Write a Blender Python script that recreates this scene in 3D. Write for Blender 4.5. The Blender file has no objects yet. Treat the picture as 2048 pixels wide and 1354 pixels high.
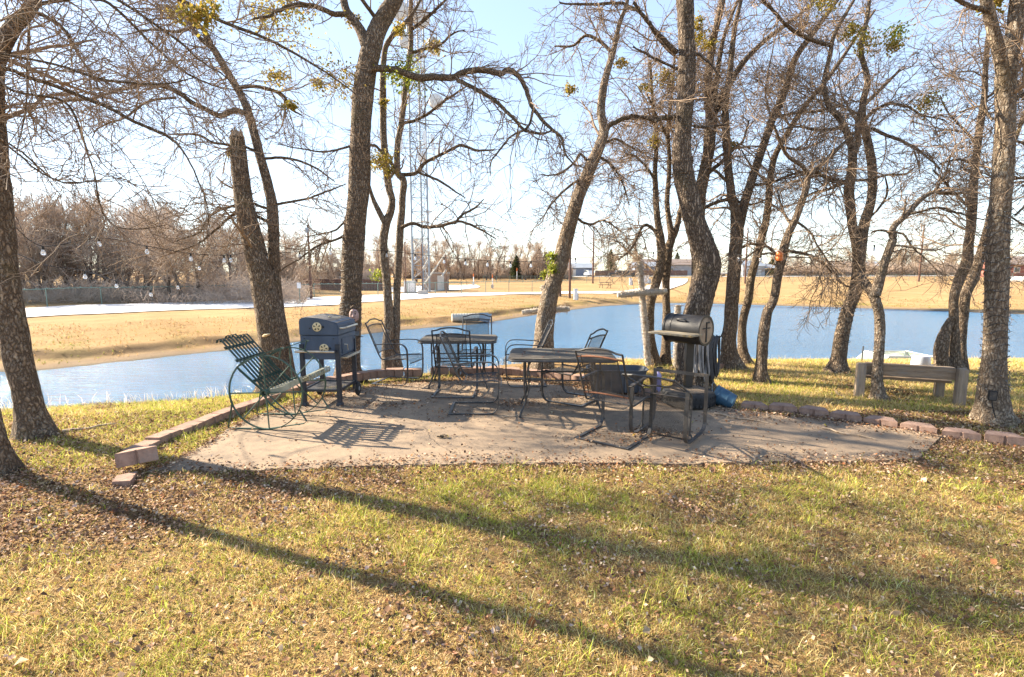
import bpy, bmesh, math, random
import numpy as np
from mathutils import Vector, Matrix
R = math.radians
PI = math.pi
random.seed(7)
rng = np.random.RandomState(11)
SC = bpy.context.scene
COL = SC.collection

# ------------------------------------------------------------------ camera
EYE = 1.7
FPX = 1024.0
PITCH = math.atan(132.0 / FPX)
cam_d = bpy.data.cameras.new("camera")
cam_d.sensor_width = 36.0
cam_d.lens = 18.0
cam_d.clip_start = 0.05
cam_d.clip_end = 3000
cam = bpy.data.objects.new("camera", cam_d)
cam.location = (0, 0, EYE)
cam.rotation_euler = (PI / 2 - PITCH, 0, 0)
COL.objects.link(cam)
SC.camera = cam

# ------------------------------------------------------------------ sky and sun
SUN_AZ = math.atan2(-0.925, 0.38)          # clockwise from +Y
SUN_EL = R(30)
W = bpy.data.worlds.new("World")
SC.world = W
W.use_nodes = True
wn = W.node_tree
sky = wn.nodes.new("ShaderNodeTexSky")
sky.sky_type = 'NISHITA'
sky.sun_disc = False
sky.sun_elevation = SUN_EL
sky.sun_rotation = SUN_AZ
sky.altitude = 0
sky.air_density = 1.0
sky.dust_density = 0.15
sky.ozone_density = 2.6
gam = wn.nodes.new("ShaderNodeGamma")          # softer contrast between the horizon glow and the zenith
gam.inputs[1].default_value = 0.48
hsv = wn.nodes.new("ShaderNodeHueSaturation")
hsv.inputs["Saturation"].default_value = 1.25
hsv.inputs["Hue"].default_value = 0.509
hsv.inputs["Value"].default_value = 1.10
wn.links.new(sky.outputs[0], gam.inputs[0])
wn.links.new(gam.outputs[0], hsv.inputs["Color"])
wn.links.new(hsv.outputs[0], wn.nodes["Background"].inputs[0])
wn.nodes["Background"].inputs[1].default_value = 0.15
sd_ = bpy.data.lights.new("sun", 'SUN')
sd_.energy = 4.4
sd_.angle = R(0.6)
sd_.color = (1.0, 0.87, 0.68)
sun = bpy.data.objects.new("sun", sd_)
SDIR = Vector((math.sin(SUN_AZ) * math.cos(SUN_EL), math.cos(SUN_AZ) * math.cos(SUN_EL), math.sin(SUN_EL)))
sun.rotation_euler = (-SDIR).to_track_quat('-Z', 'Y').to_euler()
sun.location = SDIR * 60
COL.objects.link(sun)
SC.view_settings.view_transform = 'Standard'
SC.view_settings.look = 'None'
SC.view_settings.exposure = 2.15
SC.view_settings.gamma = 1.0
SC.cycles.max_bounces = 6
SC.cycles.transparent_max_bounces = 24
SC.cycles.use_denoising = True

# ------------------------------------------------------------------ terrain
WL = -1.4
SHORE = np.array([(-70, 7.6), (-14, 9.3), (-9, 9.6), (-6, 10.3), (-4.4, 11.2), (-3, 12.3), (0, 14.0), (4, 14.0), (8, 14.0), (14, 14.2), (40, 14.6), (70, 15),
                  (70, 36)], float)


def ray(u, v):
    a = (u - 1024) / FPX
    b = -(v - 677) / FPX
    c, s = math.cos(PITCH), math.sin(PITCH)
    return np.array([a, c + b * s, -s + b * c])


def Z(u, v, z=0.0):
    d = ray(u, v)
    t = (z - EYE) / d[2]
    return np.array([d[0] * t, d[1] * t, z])


def Yd(u, v, y):
    d = ray(u, v)
    t = y / d[1]
    return np.array([d[0] * t, y, EYE + d[2] * t])


FAR = [Z(u, v, WL)[:2] for u, v in [(2300, 640), (2048, 629), (1900, 623), (1700, 616), (1500, 610), (1400, 607), (1330, 606), (1290, 608), (1200, 613), (1100, 626),
                                    (960, 648), (800, 661), (721, 670), (581, 686), (520, 695), (430, 704), (267, 722), (80, 742)]]
POND = np.vstack([SHORE, np.array(FAR), np.array([(-24, 14.6), (-70, 12)])])


def sdist(x, y):
    """signed distance to the pond outline, positive outside"""
    x = np.asarray(x, float)
    y = np.asarray(y, float)
    d = np.full(x.shape, 1e9)
    ins = np.zeros(x.shape, bool)
    n = len(POND)
    for i in range(n):
        ax, ay = POND[i]
        bx, by = POND[(i + 1) % n]
        ex, ey = bx - ax, by - ay
        t = np.clip(((x - ax) * ex + (y - ay) * ey) / (ex * ex + ey * ey), 0, 1)
        d = np.minimum(d, np.hypot(x - ax - t * ex, y - ay - t * ey))
        c = (ay > y) != (by > y)
        if ey != 0:
            ins ^= c & (x < ex * (y - ay) / ey + ax)
    return np.where(ins, -d, d)


def wob(x, y, s, k=0.0):
    return (np.sin(x * s + 1.3 + k) * np.cos(y * s * 1.13 + 0.7 + k) + 0.5 * np.sin(x * s * 2.3 + y * s * 1.7 + k) + 0.3 * np.sin(x * s * 4.1 - y * s * 3.7 + 2 * k)) / 1.8


def H(x, y):
    x = np.asarray(x, float)
    y = np.asarray(y, float)
    sd = sdist(x, y)
    ymid = np.interp(x, [-70, -14, -6, 0, 8, 14, 70], [10, 12, 14, 22, 28, 28, 28])
    near = y < ymid
    hn = np.interp(sd, [0, 0.8, 1.8, 3, 4.2, 6], [WL, -1.0, -0.55, -0.2, -0.045, -0.022])
    hn = hn + 0.010 * wob(x, y, 2.2)
    rr = np.hypot(x, y)
    base = np.interp(rr, [0, 46, 62, 95, 150, 210, 900], [-0.72, -0.70, -0.55, -0.22, 0.5, 0.9, 1.5])
    w = np.clip((x - 8) / 20, 0, 1)
    lip = np.interp(sd, [0, 1.6, 2.3, 10], [0, 0.13, 0.5, 1])
    soft = np.interp(sd, [0, 1.0, 12], [0, 0.15, 1])
    jit = 0.6 * wob(x, y, 0.8) * np.clip(1 - sd / 10, 0, 1)
    lip = np.interp(np.maximum(sd + jit, 0), [0, 1.6, 2.3, 10], [0, 0.13, 0.5, 1]) * np.clip(sd / 0.5, 0, 1)
    hf = WL + (base - WL) * (lip * (1 - w) + soft * w) + 0.05 * wob(x, y, 0.5) * np.clip(sd / 4, 0, 1)
    return np.where(sd <= 0, WL + np.maximum(sd * 0.4, -1.2), np.where(near, hn, hf))


def G(u, v, lift=0.0):
    """where the ray of a photograph pixel meets the terrain"""
    d = ray(u, v)
    t = np.concatenate([np.linspace(1, 30, 1500), np.linspace(30, 260, 2500)])
    X, Yy, Zz = d[0] * t, d[1] * t, EYE + d[2] * t
    below = Zz < H(X, Yy)
    i = int(np.argmax(below)) if below.any() else len(t) - 1
    return np.array([X[i], Yy[i], float(H(X[i:i + 1], Yy[i:i + 1])[0]) + lift])


def hz(x, y):
    return float(H(np.array([x]), np.array([y]))[0])


# ------------------------------------------------------------------ material helpers
class NT:
    def __init__(s, name):
        s.m = bpy.data.materials.new(name)
        s.m.use_nodes = True
        s.t = s.m.node_tree
        s.p = s.t.nodes["Principled BSDF"]
        s.out = s.t.nodes["Material Output"]

    def n(s, typ, **kw):
        nd = s.t.nodes.new(typ)
        for k, val in kw.items():
            if k.startswith("i_"):
                nd.inputs[k[2:].replace("_", " ")].default_value = val
            else:
                setattr(nd, k, val)
        return nd

    def l(s, a, b):
        s.t.links.new(a, b)

    def coord(s, scale=(1, 1, 1), kind="Object"):
        tc = s.n("ShaderNodeTexCoord")
        mp = s.n("ShaderNodeMapping")
        mp.inputs["Scale"].default_value = scale
        s.l(tc.outputs[kind], mp.inputs[0])
        return mp.outputs[0]

    def noise(s, co, scale, detail=4, rough=0.6, dist=0.0):
        nd = s.n("ShaderNodeTexNoise")
        nd.inputs["Scale"].default_value = scale
        nd.inputs["Detail"].default_value = detail
        nd.inputs["Roughness"].default_value = rough
        nd.inputs["Distortion"].default_value = dist
        if co is not None:
            s.l(co, nd.inputs["Vector"])
        return nd.outputs["Fac"]

    def ramp(s, fac, stops):
        nd = s.n("ShaderNodeValToRGB")
        e = nd.color_ramp.elements
        while len(e) < len(stops):
            e.new(0.5)
        for el, (p, c) in zip(e, stops):
            el.position = p
            el.color = c if len(c) == 4 else (*c, 1)
        s.l(fac, nd.inputs[0])
        return nd.outputs[0]

    def mix(s, fac, a, b, mode='MIX'):
        nd = s.n("ShaderNodeMix", data_type='RGBA', blend_type=mode)
        for sock, val in ((nd.inputs[0], fac), (nd.inputs[6], a), (nd.inputs[7], b)):
            if isinstance(val, (int, float)):
                sock.default_value = val
            elif isinstance(val, tuple):
                sock.default_value = val if len(val) == 4 else (*val, 1)
            else:
                s.l(val, sock)
        return nd.outputs[2]

    def math(s, op, a, b=None):
        nd = s.n("ShaderNodeMath", operation=op)
        for sock, val in ((nd.inputs[0], a), (nd.inputs[1], b)):
            if val is None:
                continue
            if isinstance(val, (int, float)):
                sock.default_value = val
            else:
                s.l(val, sock)
        return nd.outputs[0]

    def bump(s, h, strength=0.5, dist=0.01):
        nd = s.n("ShaderNodeBump")
        nd.inputs["Strength"].default_value = strength
        nd.inputs["Distance"].default_value = dist
        s.l(h, nd.inputs["Height"])
        s.l(nd.outputs[0], s.p.inputs["Normal"])
        return nd


def surf(name, c1, c2, scale=6, rough=0.7, metal=0.0, bump=0.3, bdist=0.004, fine=60, stretch=(1, 1, 1), spots=None, spec=0.5):
    """two-tone weathered surface: broad blotches, fine grain, optional rust or dirt spots"""
    s = NT(name)
    co = s.coord(stretch)
    a = s.noise(co, scale, 5, 0.65)
    b = s.noise(co, fine, 3, 0.7)
    f = s.math('ADD', s.math('MULTIPLY', a, 0.7), s.math('MULTIPLY', b, 0.3))
    col = s.ramp(f, [(0.33, c1), (0.67, c2)])
    if spots:
        sc, c, lo, hi = spots
        m = s.ramp(s.noise(co, sc, 6, 0.7), [(lo, (0, 0, 0)), (hi, (1, 1, 1))])
        col = s.mix(m, col, c)
    s.l(col, s.p.inputs["Base Color"])
    s.p.inputs["Roughness"].default_value = rough
    s.p.inputs["Metallic"].default_value = metal
    s.p.inputs["Specular IOR Level"].default_value = spec
    if bump:
        s.bump(b, bump, bdist)
    return s.m


def attr_mat(name, rough=0.8, transl=0.35, var=0.25, nscale=40):
    """plant matter whose own colour is stored per vertex"""
    s = NT(name)
    at = s.n("ShaderNodeAttribute", attribute_name="col")
    nz = s.noise(s.coord(), nscale, 2)
    c = s.mix(var, at.outputs[0], s.mix(1.0, at.outputs[0], s.ramp(nz, [(0.3, (0.45, 0.45, 0.45)), (0.7, (1.35, 1.35, 1.35))]), 'MULTIPLY'))
    s.l(c, s.p.inputs["Base Color"])
    s.p.inputs["Roughness"].default_value = rough
    s.p.inputs["Specular IOR Level"].default_value = 0.08
    if transl > 0:
        tr = s.n("ShaderNodeBsdfTranslucent")
        s.l(c, tr.inputs[0])
        mx = s.n("ShaderNodeMixShader")
        mx.inputs[0].default_value = transl
        s.l(s.p.outputs[0], mx.inputs[1])
        s.l(tr.outputs[0], mx.inputs[2])
        s.l(mx.outputs[0], s.out.inputs[0])
    return s.m


def bark_mat(name, dark, light, lichen, vs=26, zs=0.2, amount=0.5, furrow=False):
    """plated or furrowed bark: dark fissures, mottled plates, pale lichen flecks"""
    s = NT(name)
    co2 = s.coord()
    big = s.noise(co2, 4.5, 5, 0.65)
    mixv = s.n("ShaderNodeMix", data_type='VECTOR')
    mixv.inputs[0].default_value = 0.07
    nc = s.n("ShaderNodeTexNoise")
    nc.inputs["Scale"].default_value = 11
    s.l(co2, nc.inputs["Vector"])
    s.l(s.coord((1, 1, zs)), mixv.inputs[4])
    s.l(nc.outputs["Color"], mixv.inputs[5])
    vo = s.n("ShaderNodeTexVoronoi", feature='DISTANCE_TO_EDGE')
    vo.inputs["Scale"].default_value = vs
    s.l(mixv.outputs[1], vo.inputs["Vector"])
    fine = s.noise(s.coord((1, 1, 0.5)), 60, 5, 0.8)
    edge = s.ramp(s.math('ADD', vo.outputs["Distance"], s.math('MULTIPLY', s.math('SUBTRACT', fine, 0.5), 0.30)), [(0.02, (0, 0, 0)), (0.34, (1, 1, 1))])
    plate = s.ramp(s.math('ADD', s.math('MULTIPLY', big, 0.55), s.math('MULTIPLY', fine, 0.45)), [(0.34, tuple(c * 0.58 for c in light)), (0.50, tuple(c * 0.82 for c in light)), (0.66, light)])
    col = s.mix(edge, dark, plate)
    # cross cracks
    cr = s.ramp(s.noise(s.coord((0.35, 0.35, 1.6)), 16, 4, 0.7), [(0.36, (1, 1, 1)), (0.43, (0, 0, 0))])
    col = s.mix(s.math('MULTIPLY', cr, 0.45), col, dark)
    # lichen: flecks gathered in patches
    fl = s.ramp(s.noise(s.coord((1, 1, 0.45)), 40, 5, 0.75), [(0.60 - 0.07 * amount, (0, 0, 0)), (0.66 - 0.07 * amount, (1, 1, 1))])
    pt = s.ramp(s.noise(co2, 2.6, 3, 0.6), [(0.38, (0.15, 0.15, 0.15)), (0.60, (1, 1, 1))])
    col = s.mix(s.math('MULTIPLY', s.math('MULTIPLY', fl, pt), 0.55), col, lichen)
    moss = s.ramp(s.noise(co2, 2.0, 4, 0.6), [(0.56, (0, 0, 0)), (0.74, (0.4, 0.4, 0.4))])
    col = s.mix(moss, col, (0.17, 0.14, 0.045))
    s.l(col, s.p.inputs["Base Color"])
    s.p.inputs["Roughness"].default_value = 0.9
    s.p.inputs["Specular IOR Level"].default_value = 0.15
    hgt = s.math('SUBTRACT', s.math('ADD', edge, s.math('MULTIPLY', fine, 0.6)), s.math('MULTIPLY', cr, 0.5))
    s.bump(hgt, 1.0, 0.035 if furrow else 0.025)
    return s.m


M = {}
M['bark'] = bark_mat('bark_grey_brown', (0.11, 0.080, 0.058), (0.46, 0.34, 0.235), (0.60, 0.54, 0.45), 34, 0.30, 0.9)
M['bark_furrow'] = bark_mat('bark_furrowed', (0.09, 0.066, 0.050), (0.53, 0.41, 0.305), (0.52, 0.47, 0.40), 36, 0.10, 0.2, True)
M['bark_pale'] = bark_mat('bark_lichen_pale', (0.15, 0.11, 0.078), (0.52, 0.40, 0.285), (0.66, 0.60, 0.50), 34, 0.35, 1.2)
M['bark_young'] = bark_mat('bark_young', (0.10, 0.07, 0.048), (0.50, 0.37, 0.245), (0.58, 0.52, 0.42), 48, 0.3, 0.7)
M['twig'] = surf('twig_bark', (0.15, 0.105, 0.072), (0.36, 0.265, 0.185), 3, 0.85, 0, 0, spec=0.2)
M['twig_far'] = surf('far_twig_bark', (0.34, 0.26, 0.20), (0.54, 0.43, 0.34), 0.6, 0.9, 0, 0, spec=0.1)  # bark colour lightened to carry the flare that pales the far woods
M['trunk_far'] = surf('far_trunk_bark', (0.08, 0.06, 0.045), (0.18, 0.14, 0.11), 2, 0.9, 0, 0, spec=0.1)
M['leaf'] = attr_mat('leaf_clump_green', 0.6, 0.45)
M['grass'] = attr_mat('grass_blades', 0.75, 0.4, 0.15)
M['litter'] = attr_mat('dead_leaves', 0.75, 0.2, 0.4, 60)
M['block'] = surf('pink_concrete_block', (0.20, 0.125, 0.095), (0.43, 0.285, 0.215), 9, 0.95, 0, 0.5, 0.006, 110, spots=(5, (0.20, 0.17, 0.15), 0.55, 0.75), spec=0.2)
M['slab_edge'] = M['block']
M['steel'] = surf('dark_powder_coat', (0.020, 0.020, 0.022), (0.058, 0.055, 0.054), 8, 0.45, 0.0, 0.15, 0.001, 200, spots=(14, (0.15, 0.115, 0.085), 0.55, 0.75))
M['rust'] = surf('rusted_bar', (0.16, 0.060, 0.030), (0.30, 0.125, 0.06), 30, 0.8, 0, 0.4, 0.001, 220)
M['topmetal'] = surf('weathered_table_top', (0.050, 0.044, 0.038), (0.15, 0.13, 0.105), 3.5, 0.85, 0, 0.3, 0.001, 120, (1, 5, 1), spots=(5, (0.20, 0.17, 0.13), 0.52, 0.75), spec=0.15)
M['greenpaint'] = surf('green_painted_steel', (0.020, 0.050, 0.036), (0.055, 0.105, 0.075), 12, 0.5, 0, 0.25, 0.001, 140, spots=(20, (0.11, 0.10, 0.06), 0.56, 0.74))
M['greenslat'] = surf('dark_green_slats', (0.008, 0.026, 0.020), (0.024, 0.056, 0.042), 12, 0.5, 0, 0.25, 0.001, 140, spots=(16, (0.10, 0.09, 0.06), 0.6, 0.8))
M['oldslat'] = surf('faded_seat_slats', (0.16, 0.17, 0.12), (0.38, 0.37, 0.29), 10, 0.75, 0, 0.4, 0.001, 140, spots=(12, (0.09, 0.08, 0.05), 0.52, 0.7))
M['grillblue'] = surf('blue_black_enamel', (0.026, 0.044, 0.078), (0.060, 0.092, 0.148), 4, 0.45, 0.0, 0.2, 0.0006, 170, (1, 1, 0.35), spots=(7, (0.13, 0.13, 0.14), 0.6, 0.85))
M['grilltop'] = surf('dusty_enamel_lid', (0.055, 0.06, 0.075), (0.17, 0.145, 0.115), 5, 0.6, 0.0, 0.2, 0.0006, 170)
M['grillleg'] = surf('navy_black_legs', (0.012, 0.017, 0.028), (0.030, 0.038, 0.055), 6, 0.4, 0.0, 0.1, 0.0005, 150)
M['chrome'] = surf('tarnished_chrome', (0.40, 0.34, 0.25), (0.72, 0.66, 0.55), 20, 0.32, 0.7, 0.1, 0.0005, 150)
M['cream'] = surf('cream_vent_disc', (0.52, 0.42, 0.24), (0.68, 0.57, 0.36), 30, 0.5, 0.2, 0.1, 0.0005)
M['black'] = surf('matt_black', (0.008, 0.008, 0.009), (0.025, 0.024, 0.024), 20, 0.6, 0, 0.1, 0.001)
M['barrel'] = surf('sooty_barrel_steel', (0.010, 0.010, 0.011), (0.035, 0.032, 0.030), 7, 0.40, 0.0, 0.15, 0.001, 120, spots=(4, (0.10, 0.085, 0.07), 0.58, 0.8))
M['barrelend'] = surf('dusty_barrel_end', (0.22, 0.155, 0.10), (0.42, 0.315, 0.215), 6, 0.75, 0.0, 0.2, 0.001, 90, spots=(5, (0.08, 0.05, 0.035), 0.52, 0.7))
M['shelfwood'] = surf('grey_board_shelf', (0.16, 0.14, 0.11), (0.36, 0.30, 0.20), 6, 0.85, 0, 0.4, 0.002, 80, (1, 6, 1), spots=(4, (0.30, 0.19, 0.05), 0.54, 0.7))
M['rubber'] = surf('tyre_rubber', (0.010, 0.010, 0.011), (0.028, 0.028, 0.030), 20, 0.75, 0, 0.4, 0.002, 90)
M['dirt'] = surf('dusty_soil', (0.12, 0.09, 0.06), (0.26, 0.19, 0.13), 14, 0.95, 0, 0.7, 0.01, 60)
M['hose'] = surf('grey_hose', (0.17, 0.165, 0.17), (0.36, 0.34, 0.33), 8, 0.5, 0, 0.1, 0.001)
M['hosedark'] = surf('dark_hose', (0.02, 0.02, 0.024), (0.06, 0.06, 0.066), 8, 0.5, 0, 0.1, 0.001)
M['bucket'] = surf('blue_bucket_plastic', (0.020, 0.065, 0.115), (0.045, 0.115, 0.18), 5, 0.45, 0, 0.1, 0.001, 120)
M['bucketend'] = surf('pale_bucket_base', (0.12, 0.23, 0.33), (0.22, 0.34, 0.43), 8, 0.5, 0, 0.1, 0.001)
M['tub'] = surf('slate_plastic_tub', (0.045, 0.055, 0.07), (0.10, 0.11, 0.13), 3, 0.45, 0, 0.1, 0.001)
M['lilac'] = surf('lilac_plastic', (0.42, 0.35, 0.62), (0.52, 0.45, 0.72), 8, 0.4, 0, 0, 0)
M['wood'] = surf('weathered_bench_wood', (0.17, 0.115, 0.075), (0.42, 0.31, 0.21), 3.0, 0.9, 0, 0.7, 0.004, 45, (1.2, 10, 10), spots=(4, (0.26, 0.23, 0.20), 0.5, 0.7), spec=0.2)
M['postwood'] = surf('weathered_post_wood', (0.20, 0.15, 0.105), (0.44, 0.35, 0.255), 3.0, 0.9, 0, 0.7, 0.004, 45, (10, 10, 1.2), spots=(4, (0.25, 0.22, 0.22), 0.5, 0.7), spec=0.2)
M['whitewire'] = surf('white_light_cord', (0.32, 0.27, 0.21), (0.66, 0.60, 0.52), 30, 0.6, 0, 0.4, 0.004, 120, spots=(14, (0.24, 0.17, 0.11), 0.50, 0.64))
M['whitepaint'] = surf('white_paint', (0.66, 0.67, 0.68), (0.82, 0.82, 0.82), 3, 0.45, 0, 0.05, 0.001)
M['pvc'] = surf('pale_pvc', (0.30, 0.27, 0.22), (0.52, 0.47, 0.39), 5, 0.5, 0, 0.1, 0.002)
M['boathull'] = surf('boat_gelcoat', (0.46, 0.49, 0.42), (0.68, 0.70, 0.62), 3, 0.3, 0, 0.05, 0.001)
M['cowl'] = surf('outboard_cowl', (0.52, 0.56, 0.64), (0.72, 0.75, 0.80), 3, 0.3, 0, 0, 0)
M['galv'] = surf('galvanised_steel', (0.20, 0.23, 0.27), (0.36, 0.40, 0.44), 0.6, 0.55, 0.3, 0, 0)
M['dish'] = surf('dish_shell', (0.50, 0.48, 0.46), (0.68, 0.66, 0.63), 1.0, 0.6, 0, 0, 0)
M['fencegreen'] = surf('green_fence_pipe', (0.10, 0.16, 0.135), (0.19, 0.27, 0.23), 2, 0.55, 0, 0, 0)
M['pole'] = surf('creosoted_pole', (0.085, 0.045, 0.032), (0.17, 0.095, 0.07), 2, 0.9, 0, 0.3, 0.01, 20, (6, 6, 0.5))
M['fencewood'] = surf('brown_board_fence', (0.09, 0.05, 0.04), (0.17, 0.10, 0.08), 0.8, 0.9, 0, 0.4, 0.02, 6, (6, 6, 0.4))
M['shelter'] = surf('tan_brick_shelter', (0.22, 0.15, 0.11), (0.33, 0.24, 0.18), 2, 0.9, 0, 0.2, 0.01, 8)
M['beige'] = surf('beige_cabinet', (0.42, 0.40, 0.36), (0.58, 0.56, 0.52), 2, 0.6, 0, 0, 0)
M['conc'] = surf('grey_concrete', (0.30, 0.28, 0.25), (0.46, 0.43, 0.39), 3, 0.9, 0, 0.2, 0.01)
M['siding_blue'] = surf('blue_grey_siding', (0.13, 0.15, 0.20), (0.20, 0.23, 0.29), 0.7, 0.8, 0, 0, 0)
M['siding_white'] = surf('pale_siding', (0.26, 0.27, 0.29), (0.38, 0.39, 0.41), 0.7, 0.8, 0, 0, 0)
M['roofmetal'] = surf('metal_roof', (0.26, 0.28, 0.30), (0.40, 0.42, 0.44), 0.7, 0.45, 0.2, 0, 0)
M['roofbrown'] = surf('shingle_roof', (0.16, 0.12, 0.10), (0.26, 0.20, 0.17), 1.5, 0.9, 0, 0, 0)
M['redbrick'] = surf('red_brick', (0.22, 0.075, 0.06), (0.34, 0.13, 0.10), 2, 0.9, 0, 0, 0)
M['glass'] = surf('dark_window_glass', (0.03, 0.04, 0.05), (0.07, 0.09, 0.11), 1, 0.12, 0, 0, 0)
M['carwhite'] = surf('white_car_paint', (0.62, 0.62, 0.60), (0.75, 0.75, 0.73), 1, 0.25, 0, 0, 0)
M['cardark'] = surf('dark_car_paint', (0.025, 0.03, 0.035), (0.05, 0.06, 0.07), 1, 0.25, 0, 0, 0)
M['orange'] = surf('orange_plastic', (0.55, 0.12, 0.02), (0.72, 0.20, 0.04), 12, 0.45, 0, 0.1, 0.002)
M['fungus'] = surf('bracket_fungus_flesh', (0.55, 0.38, 0.18), (0.80, 0.62, 0.38), 20, 0.8, 0, 0.3, 0.004)
M['facepink'] = surf('pink_resin_face', (0.30, 0.19, 0.17), (0.52, 0.36, 0.32), 25, 0.7, 0, 0.3, 0.003)
M['stick'] = surf('dead_stick', (0.20, 0.14, 0.09), (0.46, 0.36, 0.26), 12, 0.9, 0, 0.4, 0.003)
M['signwhite'] = M['whitepaint']


def clear_glass():
    s = NT('clear_bulb_glass')
    s.p.inputs["Base Color"].default_value = (0.9, 0.92, 0.95, 1)
    s.p.inputs["Roughness"].default_value = 0.08
    s.p.inputs["Transmission Weight"].default_value = 0.55
    s.p.inputs["IOR"].default_value = 1.4
    return s.m


M['bulb'] = clear_glass()


def mesh_fabric(name, cell, hole, c1, c2, axes):
    """expanded-metal mesh: a diamond grid of real openings"""
    s = NT(name)
    tc = s.n("ShaderNodeTexCoord")
    sp = s.n("ShaderNodeSeparateXYZ")
    s.l(tc.outputs["Object"], sp.inputs[0])
    if axes == 'chair':
        a = sp.outputs[1]
        b = s.math('SUBTRACT', sp.outputs[2], sp.outputs[0])
    else:
        a = s.math('ADD', sp.outputs[0], sp.outputs[1])
        b = sp.outputs[2]
    p = s.math('FRACT', s.math('DIVIDE', s.math('ADD', a, b), cell))
    q = s.math('FRACT', s.math('DIVIDE', s.math('SUBTRACT', a, b), cell))
    hp = s.math('GREATER_THAN', p, 1 - hole)
    hq = s.math('GREATER_THAN', q, 1 - hole)
    h = s.math('MULTIPLY', hp, hq)
    col = s.ramp(s.noise(s.coord(), 9, 4), [(0.35, c1), (0.65, c2)])
    s.l(col, s.p.inputs["Base Color"])
    s.p.inputs["Roughness"].default_value = 0.6
    tr = s.n("ShaderNodeBsdfTransparent")
    mx = s.n("ShaderNodeMixShader")
    s.l(h, mx.inputs[0])
    s.l(s.p.outputs[0], mx.inputs[1])
    s.l(tr.outputs[0], mx.inputs[2])
    s.l(mx.outputs[0], s.out.inputs[0])
    return s.m


M['chairmesh'] = mesh_fabric('chair_mesh', 0.014, 0.72, (0.030, 0.028, 0.027), (0.095, 0.080, 0.066), 'chair')
M['shelfmesh'] = mesh_fabric('shelf_mesh', 0.02, 0.55, (0.03, 0.03, 0.032), (0.10, 0.09, 0.08), 'chair')
M['chainlink'] = mesh_fabric('chain_link', 0.075, 0.93, (0.10, 0.13, 0.11), (0.2, 0.22, 0.2), 'fence')


# ------------------------------------------------------------------ objects and meshes
def new_mesh_obj(name, verts, faces, mat, parent=None, smooth=False, cols=None):
    me = bpy.data.meshes.new(name)
    me.from_pydata([tuple(v) for v in verts], [], [tuple(f) for f in faces])
    me.materials.append(mat)
    if smooth:
        me.polygons.foreach_set("use_smooth", [True] * len(me.polygons))
    o = bpy.data.objects.new(name, me)
    COL.objects.link(o)
    if parent:
        o.parent = parent
    return o


def np_mesh(name, V, F, mat, parent=None, smooth=False, col=None):
    """fast mesh from numpy: V (n,3), F list of (m,k) index arrays"""
    me = bpy.data.meshes.new(name)
    V = np.ascontiguousarray(V, np.float32)
    F = [f for f in F if len(f)]
    me.vertices.add(len(V))
    me.vertices.foreach_set("co", V.ravel())
    loops = np.concatenate([f.ravel() for f in F]).astype(np.int32)
    tot = np.concatenate([np.full(len(f), f.shape[1]) for f in F])
    start = np.concatenate([[0], np.cumsum(tot)[:-1]]).astype(np.int32)
    me.loops.add(len(loops))
    me.loops.foreach_set("vertex_index", loops)
    me.polygons.add(len(tot))
    me.polygons.foreach_set("loop_start", start)
    if smooth:
        me.polygons.foreach_set("use_smooth", np.ones(len(tot), bool))
    if col is not None:
        at = me.attributes.new("col", 'FLOAT_COLOR', 'POINT')
        c = np.ones((len(V), 4), np.float32)
        c[:, :3] = col
        at.data.foreach_set("color", c.ravel())
    me.update(calc_edges=True)
    me.validate()
    me.materials.append(mat)
    o = bpy.data.objects.new(name, me)
    COL.objects.link(o)
    if parent:
        o.parent = parent
    return o


def tag(o, label=None, cat=None, group=None, kind=None):
    if label:
        o['label'] = label
    if cat:
        o['category'] = cat
    if group:
        o['group'] = group
    if kind:
        o['kind'] = kind
    return o


def thing(name, label, cat, loc=(0, 0, 0), rz=0.0, group=None):
    o = bpy.data.objects.new(name, None)
    o.empty_display_size = 0.2
    COL.objects.link(o)
    o.location = loc
    o.rotation_euler = (0, 0, rz)
    return tag(o, label, cat, group)


def dup(root, parent=None):
    c = root.copy()
    COL.objects.link(c)
    if parent:
        c.parent = parent
    for ch in list(root.children):
        dup(ch, c)
    return c


def catmull(pts, n=6):
    P = [np.array(p, float) for p in pts]
    out = []
    for i in range(len(P) - 1):
        p0 = P[max(i - 1, 0)]
        p1, p2 = P[i], P[i + 1]
        p3 = P[min(i + 2, len(P) - 1)]
        for k in range(n):
            t = k / n
            out.append(0.5 * ((2 * p1) + (p2 - p0) * t + (2 * p0 - 5 * p1 + 4 * p2 - p3) * t * t + (3 * p1 - p0 - 3 * p2 + p3) * t ** 3))
    out.append(P[-1])
    return out


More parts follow.
